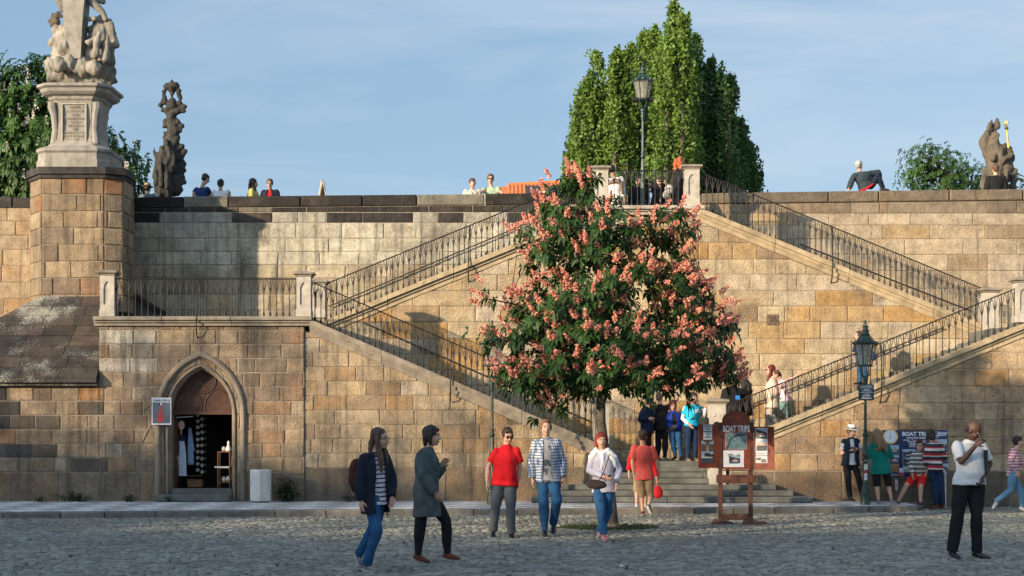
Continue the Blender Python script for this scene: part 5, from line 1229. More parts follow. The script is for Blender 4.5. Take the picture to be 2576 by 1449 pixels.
class Panel:
    """flat panel frame of reference: a = lower left corner, ux = right, height up; z stays vertical"""
    def __init__(s, a, b): s.a = Vector(a); d = Vector((b[0]-a[0], b[1]-a[1], 0)); s.w = d.length; s.ux = d.normalized(); s.n = Vector((s.ux.y, -s.ux.x, 0))
    def p(s, x, z, o=0): return s.a+s.ux*x+Vector((0,0,z))+s.n*o
    def quad(s, mb, x0, z0, x1, z1, o): mb.add([s.p(x0,z0,o), s.p(x1,z0,o), s.p(x1,z1,o), s.p(x0,z1,o)], [(0,1,2,3)])
def photo(pn, x0, z0, x1, z1, o, kind_, parent, border=0.0):
    mats = [PAPER, SKYP, HILLP, WAT, BOATP, SUNP, MAPM, FOODP, INT, REDC]; m_ = MB()
    def q_(fx0, fz0, fx1, fz1, mi, lay, top=None):
        X0, X1 = x0+(x1-x0)*fx0, x0+(x1-x0)*fx1; pts = [pn.p(X0, z0+(z1-z0)*fz0, o+lay*.0012), pn.p(X1, z0+(z1-z0)*fz0, o+lay*.0012)]
        if top: pts += [pn.p(x0+(x1-x0)*a_, z0+(z1-z0)*b_, o+lay*.0012) for a_, b_ in top]
        else: pts += [pn.p(X1, z0+(z1-z0)*fz1, o+lay*.0012), pn.p(X0, z0+(z1-z0)*fz1, o+lay*.0012)]
        m_.add(pts, [tuple(range(len(pts)))], mi)
    e = border; q_(-e, -e, 1+e, 1+e, 0, 0)
    if kind_ == 'boat': q_(0,0,1,1,1,1); q_(0,.45,1,.6,2,2,[(1,.6),(.7,.72),(.3,.85),(0,.98)]); q_(0,0,1,.5,3,3); q_(.36,.2,.82,.3,4,4,[(.86,.34),(.30,.36)]); q_(.42,.36,.76,.5,9,5); q_(.46,.5,.72,.56,4,6)
    elif kind_ == 'dusk': q_(0,0,1,1,1,1); q_(0,.5,1,.72,5,2,[(1,.66),(.8,.8),(.5,.7),(.3,.82),(.1,.7),(0,.72)]); q_(0,0,1,.5,3,3); q_(.2,.32,.85,.42,2,4,[(.9,.5),(.15,.5)]); q_(.25,.5,.8,.58,5,5)
    elif kind_ == 'ship': q_(0,0,1,1,1,1); q_(.25,.5,.7,.86,2,2); q_(.7,.5,1,.75,2,2); q_(0,0,1,.52,3,3); q_(0,.42,.9,.54,4,4,[(.95,.5),(0,.56)])
    elif kind_ == 'town': q_(0,0,1,1,1,1); q_(0,.45,1,.62,5,2,[(1,.6),(.6,.62),(.52,.9),(.45,.62),(0,.58)]); q_(0,0,1,.5,3,3); q_(.1,.28,.8,.38,4,4)
    elif kind_ == 'hill': q_(0,0,1,1,1,1); q_(0,.35,1,.62,2,2,[(1,.66),(.6,.8),(.3,.62),(0,.7)]); q_(0,0,1,.4,3,3); q_(.25,.2,.7,.32,4,4)
    elif kind_ == 'map':
        q_(0,0,1,1,6,1); m2_ = [(.0,.05),(.14,.3),(.18,.55),(.32,.78),(.55,.88),(1,.98)]; 
        for (a1, b1), (a2, b2) in zip(m2_[:-1], m2_[1:]): m_.add([pn.p(x0+(x1-x0)*aa, z0+(z1-z0)*bb, o+.0026) for aa, bb in ((a1+.05,b1-.09),(a2+.05,b2-.09),(a2-.02,b2+.02),(a1-.02,b1+.02))], [(0,1,2,3)], 3)
    elif kind_ == 'food': q_(0,0,1,1,7,1)
    elif kind_ == 'saloon': q_(0,0,1,1,8,1); q_(0,.62,.35,.82,1,2,[(.4,.7),(0,.95)]); q_(.65,.62,1,.95,1,2,[(1,.95),(.6,.7)]); q_(.4,0,.6,.5,5,3,[(.55,.5),(.45,.5)])
    ob_ = m_.build('photograph', mats, parent); return ob_
YB1 = 29.6
def E1(x, y, Y=YB1): return P(1744+.125*x, 1026.3+.125*y, Y)
th = thing('boat_trip_stand', P(1850,1320,YB1), 'red brown wooden stand with an arched BOAT TRIPS board and two side wings', 'advertising stand')
a, b = E1(585,1230), E1(1145,1230); pn = Panel(a, b); zs, za = E1(0,260).z-a.z, E1(0,50).z-a.z; r_ = pn.w/2
pts = [(0,0),(pn.w,0)]+[(r_+r_*math.cos(math.pi*i/16), zs+(za-zs)*math.sin(math.pi*i/16)) for i in range(17)]
m_ = MB(); m_.prism([(a.x+p[0], a.z+p[1]) for p in pts], YB1, YB1+.05); cb = m_.build('centre_board', REDW, th)
m_ = MB(); m_.box((a.x-.06, YB1-.02, a.z-.01), (a.x-.002, YB1+.07, a.z+zs*.97)); m_.box((b.x+.002, YB1-.02, a.z-.01), (b.x+.06, YB1+.07, a.z+zs*.97)); m_.box((a.x-.06, YB1-.03, a.z-.03), (b.x+.06, YB1+.08, a.z-.012)); m_.build('board_frame', DRKW, th)
s1 = lambda px: px*.125/FP*YB1
text_part('BOAT TRIPS', .155, LETW, (a.x+pn.w/2, YB1-.004, E1(0,478).z), (1,0,0), (0,0,1), cb, bold=.0045, xs=.585, ext=.003)
def rel(x, y): p_ = E1(x, y); return p_.x-a.x, p_.z-a.z
x0, z0 = rel(655,828); x1, z1 = rel(1068,505); photo(pn, x0, z0, x1, z1, .004, 'map', cb, .015)
x0, z0 = rel(605,1190); x1, z1 = rel(1018,855); m_ = MB(); pn.quad(m_, x0, z0, x1, z1, .004); pp = m_.build('price_sheet', LETW, cb)
text_part('290,- czk', .062, LETK, pn.p(x0+.19, z1-.105, .007), (1,0,0), (0,0,1), pp, bold=.001, ext=.001); text_part('1 HODINA, HOUR', .022, LETK, pn.p((x0+x1)/2, z0+.06, .007), (1,0,0), (0,0,1), pp, ext=.001)
xa_, za_ = rel(718,1105); xb_, zb_ = rel(938,968); photo(pn, xa_, za_, xb_, zb_, .007, 'boat', pp)
# wings turned a little towards the viewer
wl0 = E1(112,1210,YB1-.18); wl1 = (a.x-.065, YB1-.01); pL = Panel(wl0, wl1); wr1 = E1(1622,1245,YB1-.16); pR = Panel((b.x+.065, YB1-.01, wr1.z), wr1)
for pz, hh, nm in ((pL, E1(0,326,YB1-.1).z-wl0.z, 'L'), (pR, E1(0,375,YB1-.1).z-wr1.z, 'R')):
    m_ = MB(); m_.add([pz.p(0,0), pz.p(pz.w,0), pz.p(pz.w,hh), pz.p(0,hh), pz.p(0,0,-.03), pz.p(pz.w,0,-.03), pz.p(pz.w,hh,-.03), pz.p(0,hh,-.03)], [(0,1,2,3),(7,6,5,4),(0,4,5,1),(3,2,6,7),(0,3,7,4),(1,5,6,2)]); wg = m_.build('side_board', REDW, th)
    W2 = pz.w
    if nm == 'L':
        m_ = MB(); pz.quad(m_, W2*.22, hh*.645, W2*.66, hh*.99, .004); sh = m_.build('menu_sheet', PAPER, wg)
        for i, t_ in enumerate(('DEJEUNER','DINER','ALMUERZO','CENA','(BUFFET)','PRO SUR 1 OSOBU')): text_part(t_, .032 if i < 5 else .018, LETK, pz.p(W2*.44, hh*(.94-.062*i), .007), pz.ux, (0,0,1), sh, bold=.0008, ext=.001)
        photo(pz, W2*.12, hh*.385, W2*.73, hh*.642, .004, 'saloon', wg); photo(pz, W2*.12, hh*.12, W2*.73, hh*.378, .004, 'ship', wg)
    else:
        m_ = MB(); pz.quad(m_, W2*.10, hh*.155, W2*.68, hh*.965, .003); sh = m_.build('picture_sheet', PAPER, wg)
        photo(pz, W2*.13, hh*.72, W2*.66, hh*.945, .006, 'boat', sh); photo(pz, W2*.14, hh*.44, W2*.64, hh*.68, .006, 'dusk', sh)
        text_part('1 HOUR CRUISE IN THE OLD TOWN', .017, LETK, pz.p(W2*.39, hh*.375, .006), pz.ux, (0,0,1), sh, ext=.001); text_part('CRUISE WITH REFRESHMENTS', .019, LETK, pz.p(W2*.39, hh*.325, .006), pz.ux, (0,0,1), sh, ext=.001)
        photo(pz, W2*.13, hh*.225, W2*.36, hh*.30, .006, 'dusk', sh); photo(pz, W2*.38, hh*.17, W2*.62, hh*.25, .006, 'saloon', sh)
for x in (1812.5, 1889):
    p_ = P(x, 1180, YB1+.02); m_ = MB(); m_.box((p_.x-.04, YB1+.0, .0), (p_.x+.035, YB1+.065, a.z-.032), bev=.006); m_.build('leg', DRKW, th)
    m_ = MB(); m_.loft([[(p_.x-.22, YB1-.33, .0),(p_.x+.25 if x > 1850 else p_.x+.2, YB1-.28, .0),(p_.x+.10, YB1+.4, .0),(p_.x-.1, YB1+.4, .0)],[(p_.x-.20, YB1-.32, .035),(p_.x+.24 if x > 1850 else p_.x+.18, YB1-.27, .035),(p_.x+.09, YB1+.38, .05),(p_.x-.08, YB1+.38, .05)]]); m_.build('foot', DRKW, th)
m_ = MB(); p0, p1 = P(1802,1215.5,YB1-.03), P(1902,1194.5,YB1-.03); m_.box((p0.x, YB1-.045, p0.z), (p1.x, YB1-.002, p1.z), bev=.006); m_.build('crossbar', DRKW, th)
m_ = MB(); p0, p1 = P(1818,1316,YB1), P(1884,1301,YB1); m_.box((p0.x, YB1+.005, .06), (p1.x, YB1+.055, .17), bev=.006); m_.build('lower_rail', DRKW, th)
# ------------------------------------------------------------------ blue BOAT TRIPS board at the wall
YB2 = 35.72
def E2(x, y, Y=YB2): return P(2039.3+.18516*x, 1046.5+.18516*y, Y)
NAVYB = material('navy_board', (.012,.024,.09), .35, .25, 4, 0, spec=.5); BRNC = material('brown_cabinet', (.085,.065,.05), .6, .3, 6, .2, 40, dark=(.04,.03,.025)); BRASS = material('brass_ring', (.55,.38,.12), .35, .2, 12, 0, metal=.6); BRED = material('dark_red_box', (.22,.03,.025), .5, .2, 10, 0)
th = thing('boat_trip_board', E2(1420,1240), 'navy blue three part BOAT TRIPS board with a clock, leaning against the right wall', 'advertising board')
def board(x0, y0, x1, y1, Y, nm='panel'):
    p0, p1 = E2(x0, y1, Y), E2(x1, y0, Y); m_ = MB(); m_.box((p0.x, Y, p0.z), (p1.x, Y+.03, p1.z), bev=.004); o_ = m_.build(nm, NAVYB, th); return o_, Panel(p0, (p1.x, Y, p0.z)), p1.z-p0.z
ob_, pn, hh = board(972, 190, 1197, 822, YB2-.03)
def pr(x, y, pn): p_ = E2(x, y); return p_.x-pn.a.x, p_.z-pn.a.z
def ph(x0, y0, x1, y1, kd, pn, ob_): a_ = pr(x0, y1, pn); b_ = pr(x1, y0, pn); photo(pn, a_[0], a_[1], b_[0], b_[1], .005, kd, ob_, .02)
ph(1065,400,1192,512,'town',pn,ob_); ph(1065,532,1192,632,'boat',pn,ob_); ph(1085,655,1192,758,'food',pn,ob_)
q_ = pr(1140,806,pn); text_part('prague-boats.cz', .05, LETW, pn.p(q_[0]-.03,q_[1],.005), (1,0,0), (0,0,1), ob_, bold=.0008, xs=.8, ext=.001)
ob_, pn, hh = board(1204, 190, 1678, 828, YB2)
for (t_, x, y, s2, bd) in (('BOAT TRIPS',1440,268,.118,.004),('ONE-HOUR CRUISE',1432,306,.046,.0018),('(50 MIN.)',1302,334,.034,.001),('TWO-HOUR CRUISE',1436,362,.042,.0016),('DINNER CRUISE',1432,392,.042,.0016),('LUNCH CRUISE',1432,420,.042,.0016)):
    q_ = pr(x, y, pn); text_part(t_, s2, LETW, pn.p(q_[0], q_[1], .004), (1,0,0), (0,0,1), ob_, bold=bd, ext=.001)
for i in range(8):
    x = 1370+i*26; a_ = pr(x, 334, pn); b_ = pr(x+20, 320, pn); m_ = MB(); pn.quad(m_, a_[0], a_[1], b_[0], (a_[1]+b_[1])/2, .004); m_.build('flag', [REDC,LETW,BRASS,SUNP][i % 4], ob_); m_ = MB(); pn.quad(m_, a_[0], (a_[1]+b_[1])/2, b_[0], b_[1], .004); m_.build('flag', [LETW,REDC,REDC,LETK][i % 4], ob_)
ph(1252,455,1426,556,'hill',pn,ob_); ph(1254,572,1426,670,'boat',pn,ob_); ph(1256,686,1426,780,'town',pn,ob_)
m_ = MB(); p0, p1 = E2(1190,192), E2(1660,180); m_.box((p0.x, YB2-.02, p0.z), (p1.x, YB2+.03, p1.z+.01)); m_.build('top_batten', CRATEW, th)
ob_, pn, hh = board(1684, 190, 1866, 822, YB2-.03)
for (t_, x, y, s2) in (('PRAGUE',1787,243,.058),('BOATS',1779,270,.058)): q_ = pr(x, y, pn); text_part(t_, s2, LETW, pn.p(q_[0], q_[1], .004), (1,0,0), (0,0,1), ob_, bold=.002, ext=.001, xs=.95)
sx0, sz0 = pr(1708, 288, pn); k_ = .0017   # anchor on a shield
m_ = MB(); sh = [(-.045,.115),(.045,.115),(.045,.03),(.03,.005),(0,-.012),(-.03,.005),(-.045,.03),(-.045,.115)]
for (p_, q2) in zip(sh[:-1], sh[1:]): m_.tube([pn.p(sx0+p_[0], sz0+p_[1], .004), pn.p(sx0+q2[0], sz0+q2[1], .004)], [.004]*2, 4)
m_.tube([pn.p(sx0, sz0+.02, .004), pn.p(sx0, sz0+.085, .004)], [.004]*2, 4); m_.tube([pn.p(sx0-.024, sz0+.045, .004), pn.p(sx0-.015, sz0+.025, .004), pn.p(sx0, sz0+.018, .004), pn.p(sx0+.015, sz0+.025, .004), pn.p(sx0+.024, sz0+.045, .004)], [.004]*5, 4); m_.tube([pn.p(sx0-.014, sz0+.072, .004), pn.p(sx0+.014, sz0+.072, .004)], [.004]*2, 4)
m_.build('anchor_emblem', LETW, ob_)
ph(1690,320,1842,452,'town',pn,ob_); ph(1690,486,1848,616,'hill',pn,ob_); ph(1690,650,1856,780,'boat',pn,ob_)
c = E2(1085,280,YB2-.06); m_ = MB()
def disc(mb, c, r_, y0, y1, n_=28): mb.loft([[(c.x+r_*math.cos(2*math.pi*i/n_), y, c.z+r_*math.sin(2*math.pi*i/n_)) for i in range(n_)] for y in (y0, y1)])
disc(m_, c, .163, c.y, c.y+.03); ck_ = m_.build('clock', BRASS, th); m_ = MB(); disc(m_, c, .135, c.y-.004, c.y+.001); m_.build('clock_face', LETW, ck_)
m_ = MB()
for i in range(12): a_ = i*math.pi/6; m_.tube([(c.x+.105*math.sin(a_), c.y-.006, c.z+.105*math.cos(a_)), (c.x+.122*math.sin(a_), c.y-.006, c.z+.122*math.cos(a_))], [.0035]*2, 4)
for a_, l_, r2 in ((0,.10,.004),(R(209),.065,.006)): m_.tube([(c.x, c.y-.007, c.z), (c.x+l_*math.sin(a_), c.y-.007, c.z+l_*math.cos(a_))], [r2, r2*.6], 4)
m_.build('clock_hand', LETK, ck_)
th = thing('cabinet', E2(1390,1215,35.35)*1, 'low dark brown cabinet in front of the navy board, the seated man leans on it', 'cabinet'); yc0 = 35.25
p0, p1 = E2(1172,1205,yc0), E2(1622,838,yc0); m_ = MB(); m_.box((p0.x, yc0, 0.0), (p1.x, YB2-.04, p1.z-.03), bev=.008); m_.build('body', BRNC, th); m_ = MB(); m_.box((p0.x-.03, yc0-.03, p1.z-.03), (p1.x+.03, YB2-.04, p1.z)); m_.build('top', BRNC, th)
for s2 in (0, 1): m_ = MB(); xm = (p0.x+p1.x)/2; m_.box((p0.x+.03 if s2 == 0 else xm+.005, yc0-.012, .08), (xm-.005 if s2 == 0 else p1.x-.03, yc0-.001, p1.z-.08)); dr = m_.build('door', BRNC, th); m_ = MB(); m_.ell((xm+(-.03 if s2 == 0 else .03), yc0-.02, p1.z*.62), (.012,.012,.012), n=8, m=5); m_.build('knob', BRASS, dr)
m_ = MB(); q0, q1 = E2(1152,1000,yc0-.02), E2(1184,848,yc0-.02); m_.box((q0.x, yc0-.03, q0.z), (q1.x, yc0-.02, q1.z)); lb_ = m_.build('language_strip', PAPER, th)
for i in range(6): m_ = MB(); z = q0.z+.02+i*.036; m_.box((q0.x+.008, yc0-.034, z), (q1.x-.008, yc0-.031, z+.02)); m_.build('flag', [REDC,NAVYB,LETK,REDC,BRASS,NAVYB][i], lb_)
th = thing('leaflet_box', E2(1235,822,35.3), 'dark red leaflet box standing on the brown cabinet', 'leaflet box'); p0, p1 = E2(1198,820,35.3), E2(1268,702,35.3); m_ = MB(); m_.loft([[(p0.x,35.26,p0.z),(p1.x,35.26,p0.z),(p1.x,35.4,p0.z),(p0.x,35.4,p0.z)],[(p0.x+.01,35.36,p1.z),(p1.x,35.36,p1.z),(p1.x,35.42,p1.z),(p0.x+.01,35.42,p1.z)]]); m_.build('body', BRED, th)
m_ = MB(); zz = p0.z+(p1.z-p0.z)*.45; m_.add([(p0.x+.012,35.297,zz),(p1.x-.006,35.297,zz),(p1.x-.006,35.348,p1.z-.01),(p0.x+.016,35.348,p1.z-.01)], [(0,1,2,3)]); m_.build('leaflet', SKYP, th)
th = thing('folding_board', E2(1815,1240,35.4), 'white weathered folding board standing edge on right of the striped jumper boy', 'board'); p0, p1 = E2(1786,1240,35.4), E2(1840,760,35.4); m_ = MB(); m_.box((p1.x-.05, 35.3, 0), (p1.x-.02, 35.75, p1.z), bev=.004); m_.build('panel', BINW, th); m_ = MB(); m_.box((p0.x, 35.35, .0), (p0.x+.02, 35.7, p1.z-.02), bev=.004); m_.build('panel', CRATEW, th)
# easel on the bridge
th = thing('easel_board', P(812,500,42), 'wooden folding easel board standing on the bridge behind the parapet', 'easel'); m_ = MB(); a, b, c = P(798,520,42), P(811,453,42), P(826,520,42)
m_.tube([a, b], [(.03,.02)]*2, 6); m_.tube([a+Vector((.12,.5,0)), b+Vector((.02,.2,0))], [(.02,.02)]*2, 6); m_.tube([c, b], [(.012,.02)]*2, 6); m_.build('leg', PALE, th)
m_ = MB(); m_.add([P(802,510,42.0), P(815,510,42.35), P(819,475,42.3), P(811,458,42.05)], [(0,1,2,3)]); m_.build('panel', CRATEW, th)
# ------------------------------------------------------------------ people
SK = {}
def skin(k):
    if k not in SK:
        c = {'fair':(.52,.30,.21),'tan':(.42,.235,.15),'dark':(.075,.035,.022)}[k]
        SK[k] = material('skin_'+k, c, .55, .12, 12, .1, 80, spec=.4)
    return SK[k]
FAB = {}
def fab(name, col, rough=.88, var=.18, pattern=None, c2=None, c3=None, sc=None):
    if name in FAB: return FAB[name]
    m = material(name, col, rough, var, 9, .35, 45, spec=.2); t = m.node_tree; n = t.nodes; b = n['Principled BSDF']; K = t.links.new
    src = b.inputs['Base Color'].links[0].from_socket; tcn = n.new('ShaderNodeTexCoord'); sp = n.new('ShaderNodeSeparateXYZ'); K(tcn.outputs['Object'], sp.inputs[0])
    def stripes(out, freq, lo, col, src, amt=1.0, off=0.0):
        a = n.new('ShaderNodeMath'); a.operation = 'MULTIPLY_ADD'; a.inputs[1].default_value = freq; a.inputs[2].default_value = off; K(out, a.inputs[0])
        f = n.new('ShaderNodeMath'); f.operation = 'FRACT'; K(a.outputs[0], f.inputs[0]); g_ = n.new('ShaderNodeMath'); g_.operation = 'GREATER_THAN'; g_.inputs[1].default_value = lo; K(f.outputs[0], g_.inputs[0])
        g2 = n.new('ShaderNodeMath'); g2.operation = 'MULTIPLY'; g2.inputs[1].default_value = amt; K(g_.outputs[0], g2.inputs[0])
        x = n.new('ShaderNodeMixRGB'); x.inputs[2].default_value = (*col, 1); K(g2.outputs[0], x.inputs[0]); K(src, x.inputs[1]); return x.outputs[0]
    # a little sideways wave so that stripes follow the cloth
    wv = n.new('ShaderNodeMath'); wv.operation = 'MULTIPLY_ADD'; wn = n.new('ShaderNodeTexNoise'); wn.inputs['Scale'].default_value = 3; K(tcn.outputs['Object'], wn.inputs['Vector']); wv.inputs[1].default_value = .06; K(wn.outputs['Fac'], wv.inputs[0]); K(sp.outputs['Z'], wv.inputs[2])
    if pattern == 'stripe': src = stripes(wv.outputs[0], sc, .5, c2, src)
    elif pattern == 'thin': src = stripes(wv.outputs[0], sc, .68, c2, src)
    elif pattern == 'multi': src = stripes(wv.outputs[0], sc, .6, c2, src); src = stripes(wv.outputs[0], sc, .82, c3, src, off=.35); src = stripes(wv.outputs[0], sc*.5, .8, (.55,.5,.48), src, off=.1)
    elif pattern == 'plaid':
        ad = n.new('ShaderNodeMath'); ad.operation = 'ADD'; K(sp.outputs['X'], ad.inputs[0]); K(sp.outputs['Y'], ad.inputs[1])
        src = stripes(wv.outputs[0], sc, .55, c2, src, .75); src = stripes(ad.outputs[0], sc, .55, c2, src, .75); src = stripes(wv.outputs[0], sc, .85, c3, src, .8, .3); src = stripes(ad.outputs[0], sc, .85, c3, src, .8, .3)
    elif pattern == 'print':
        q_ = n.new('ShaderNodeTexNoise'); q_.inputs['Scale'].default_value = sc; q_.inputs['Detail'].default_value = 5; K(tcn.outputs['Object'], q_.inputs['Vector']); r_ = n.new('ShaderNodeMapRange'); r_.inputs['From Min'].default_value = .52; r_.inputs['From Max'].default_value = .56; K(q_.outputs['Fac'], r_.inputs[0])
        x = n.new('ShaderNodeMixRGB'); x.inputs[2].default_value = (*c2, 1); K(r_.outputs[0], x.inputs[0]); K(src, x.inputs[1]); src = x.outputs[0]
    K(src, b.inputs['Base Color']); FAB[name] = m; return m
HAIRM = {}
def hairmat(col):
    if col not in HAIRM:
        m = material('hair', col, .55, .45, 4, 0, spec=.4); HAIRM[col] = m
        t = m.node_tree; n = t.nodes; b = n['Principled BSDF']; tcn = n.new('ShaderNodeTexCoord'); mpn = n.new('ShaderNodeMapping'); mpn.inputs['Scale'].default_value = (60,60,9); q_ = n.new('ShaderNodeTexNoise'); q_.inputs['Scale'].default_value = 2; q_.inputs['Detail'].default_value = 4
        t.links.new(tcn.outputs['Object'], mpn.inputs[0]); t.links.new(mpn.outputs[0], q_.inputs['Vector']); bp = n.new('ShaderNodeBump'); bp.inputs['Strength'].default_value = .8; bp.inputs['Distance'].default_value = .02; t.links.new(q_.outputs['Fac'], bp.inputs['Height']); t.links.new(bp.outputs[0], b.inputs['Normal'])
    return HAIRM[col]
EYEW = material('eye_white', (.6,.58,.55), .4, .05, 5, 0); EYED = material('dark_pupil', (.02,.015,.012), .3, .05, 5, 0); LIPM = material('lips', (.38,.13,.10), .5, .1, 9, 0); LEATHER = material('black_leather', (.012,.011,.011), .35, .2, 14, .1, 40, spec=.5)
BLACKF = fab('black_cloth', (.013,.013,.015)); DENIM = fab('blue_denim', (.022,.085,.19), var=.45); DENIMD = fab('dark_denim', (.012,.03,.07), var=.4); WHITEF = fab('white_cotton', (.66,.64,.64), var=.08)

class Body:
    def __init__(s, u, vf, Y, h, yaw, ov=None, fat=1.0, head=None, dz=0.0, pelvis=None, z0=None, hk=1.09):
        s.h, s.Y, s.fat = h, Y, fat; k = s.k = h/1.75; s.hk = hk
        base = P(u, vf, Y); 
        if z0 is not None: base.z = z0
        s.base = base
        f = Vector((math.sin(R(yaw)), -math.cos(R(yaw)), 0)); l = Vector((math.cos(R(yaw)), math.sin(R(yaw)), 0)); s.f, s.l = f, l; up = Vector((0,0,1))
        def W(a, b, c): return base + l*(a*h) + f*(b*h) + up*(c*h)
        J = s.J = {}
        J['neck'] = W(0,0,.83); J['head'] = W(0,.015,.925)
        for sd_, sg in (('L',1),('R',-1)):
            J['sh'+sd_] = W(sg*.108,0,.805); J['el'+sd_] = W(sg*.135,-.01,.63); J['wr'+sd_] = W(sg*.14,.03,.49); J['hip'+sd_] = W(sg*.052,0,.515); J['kn'+sd_] = W(sg*.055,.012,.285); J['an'+sd_] = W(sg*.058,-.01,.047); J['toe'+sd_] = W(sg*.066,.105,.018)
        for kk, q in (ov or {}).items():
            if len(q) == 2: q = (q[0], q[1], 0.0)
            J[kk] = P(q[0], q[1], Y+q[2])
        mid = (J['shL']+J['shR'])/2
        for q in ('shL','shR'): J[q] = mid+(J[q]-mid)*.90-Vector((0,0,.006*h))
        s.hf, s.hl, s.hu = f.copy(), l.copy(), up.copy()
        hy, hp, hr = head or (0, 0, 0)
        m = Matrix.Rotation(R(hy), 3, 'Z'); s.hf, s.hl = m@s.hf, m@s.hl
        m = Matrix.Rotation(R(hp), 3, s.hl); s.hf, s.hu = m@s.hf, m@s.hu
        m = Matrix.Rotation(R(hr), 3, s.hf); s.hl, s.hu = m@s.hl, m@s.hu
        s.nx = 0.010*max(.9, 1) if Y < 27 else .0125 if Y < 36.5 else .015
    def sh_side(s): return (s.J['shL']-s.J['shR']).normalized()
    def hp_side(s): return (s.J['hipL']-s.J['hipR']).normalized()
    def torso(s, mb, e=0.0, low=0.0, top=1.0, flare=0.0, belly=0.0):
        """low: how far the garment hangs below the hip joints (m)"""
        k = s.k; J = s.J; pm = (J['hipL']+J['hipR'])/2; sm = (J['shL']+J['shR'])/2; nk = J['neck']; F = s.fat
        ax = (sm-pm); a = s.hp_side(); b = s.sh_side(); u_ = ax.normalized()
        pts, rad, sd_ = [], [], []
        def add(t, rx, ry, off=0.0, sh=0.0):
            sv = a.lerp(b, t).normalized(); fw = sv.cross(u_); fw = -fw if fw.dot(s.f) < 0 else fw
            pts.append(pm+ax*t+fw*off); rad.append(((rx*k+e+sh), (ry*k+e+sh*.6))); sd_.append(sv)
        wsh = (J['shL']-J['shR']).length/2/k
        if low > 0:
            L_ = ax.length; add(-low/L_, .178*F, .128*F, .0, flare); add(-low/L_*.5, .176*F, .127*F, 0, flare*.5)
        add(-.02, .172*F, .122*F, -.006); add(.12, .165*F, .117*F, 0); add(.32, .145*F, .108*F, .012+belly); add(.50, .148*F, .108*F, .014+belly*.8); add(.68, .162*F, .112*F, .006); add(.86, min(.165, wsh*1.02)*max(F,1), .102, 0)
        add(1.0, wsh*.86, .074, -.004)
        if top >= 1: pts.append(sm.lerp(nk, .42)); rad.append((.105*k+e*.8, .066*k+e*.8)); sd_.append(b); pts.append(sm.lerp(nk, .80)); rad.append((.066*k+e*.6, .060*k+e*.6)); sd_.append(b)
        mb.tube(pts, rad, 20, side=sd_)
        for q in ('shL','shR'): mb.ell(J[q]-u_*.014*k, (.052*k+e*.8,)*3, n=12, m=8)
    def arm(s, mb, q, e=0.0, t1=1.0, cuff=0.0, loose=0.0):
        k = s.k; J = s.J; F = min(1.0, max(.9, s.fat)); A, B, C = J['sh'+q], J['el'+q], J['wr'+q]
        pts = [A, A.lerp(B,.35), A.lerp(B,.75), B, B.lerp(C,.3), B.lerp(C,.7), C]; rad = [.055*F,.052*F,.044*F,.041,.042,.034,.027]; ts = [0,.18,.38,.5,.65,.85,1.0]
        P_, R_ = [], []
        for p_, r_, t_ in zip(pts, rad, ts):
            if t_ <= t1+1e-6: P_.append(p_); R_.append(r_*k+e+loose*t_)
            else:
                i = ts.index(t_); t0 = ts[i-1]; w = (t1-t0)/(t_-t0); P_.append(pts[i-1].lerp(p_, w)); R_.append((rad[i-1]+(r_-rad[i-1])*w)*k+e+loose*t1+cuff); break
        mb.tube(P_, R_, 12, round_ends=False); mb.ell(A, (.051*k+e*.8,)*3, n=12, m=8); mb.ell(B, (R_[min(3,len(R_)-1)]*.98,)*3, n=10, m=7) if t1 > .55 else None
    def leg(s, mb, q, e=0.0, t1=1.0, loose=0.0):
        k = s.k; J = s.J; F = s.fat; A, B, C = J['hip'+q], J['kn'+q], J['an'+q]
        pts = [A+Vector((0,0,.03*k)), A.lerp(B,.3), A.lerp(B,.7), B, B.lerp(C,.3), B.lerp(C,.7), C]; rad = [.088*F,.084*F,.068*F,.057,.056,.043,.036]; ts = [0,.15,.35,.5,.65,.85,1.0]
        P_, R_ = [], []
        for p_, r_, t_ in zip(pts, rad, ts):
            if t_ <= t1+1e-6: P_.append(p_); R_.append(r_*k+e+loose*t_)
            else:
                i = ts.index(t_); t0 = ts[i-1]; w = (t1-t0)/(t_-t0); P_.append(pts[i-1].lerp(p_, w)); R_.append((rad[i-1]+(r_-rad[i-1])*w)*k+e+loose*t1); break
        mb.tube(P_, R_, 14); mb.ell(P_[0], (R_[0],)*3, n=14, m=8)
        if t1 > .5: mb.ell(B, (R_[3]*1.0,)*3, n=12, m=7)
    def H(s, a, b, c): q = s.k*s.hk; return s.J['head'] + s.hl*(a*q) + s.hf*(b*q) + s.hu*(c*q)
    def hell(s, mb, a, b, c, ra, rb, rc, n=14, m=9, mi=0):
        q = s.k*s.hk; mb.ell(s.H(a,b,c), (ra*q, rb*q, rc*q), (s.hl, s.hf, s.hu), n, m, mi)
    def head(s, mb):
        s.hell(mb, 0,-.012,.028,.074,.094,.094,18,12); s.hell(mb, 0,.022,-.03,.059,.064,.082,16,10); s.hell(mb, 0,.050,-.092,.027,.026,.020); s.hell(mb, 0,.01,-.07,.05,.05,.045)
        q = s.k*s.hk; mb.tube([s.H(0,.078,.008), s.H(0,.094,-.018), s.H(0,.103,-.036)], [.009*q,.011*q,.014*q], 8, round_ends=True)
        for sg in (-1,1):
            s.hell(mb, sg*.074,-.008,-.012,.010,.020,.031,10,7); s.hell(mb, sg*.033,.066,-.036,.022,.018,.022,10,7)   # ears, cheeks
        s.hell(mb, 0,.070,.026,.048,.014,.012,12,7)                                                       # brow ridge
        mb.tube([s.J['neck']-Vector((0,0,.03*s.k)), s.J['neck'].lerp(s.H(0,-.012,-.06),.6), s.H(0,-.015,-.03)], [.06*s.k,.052*s.k,.054*s.k], 12)
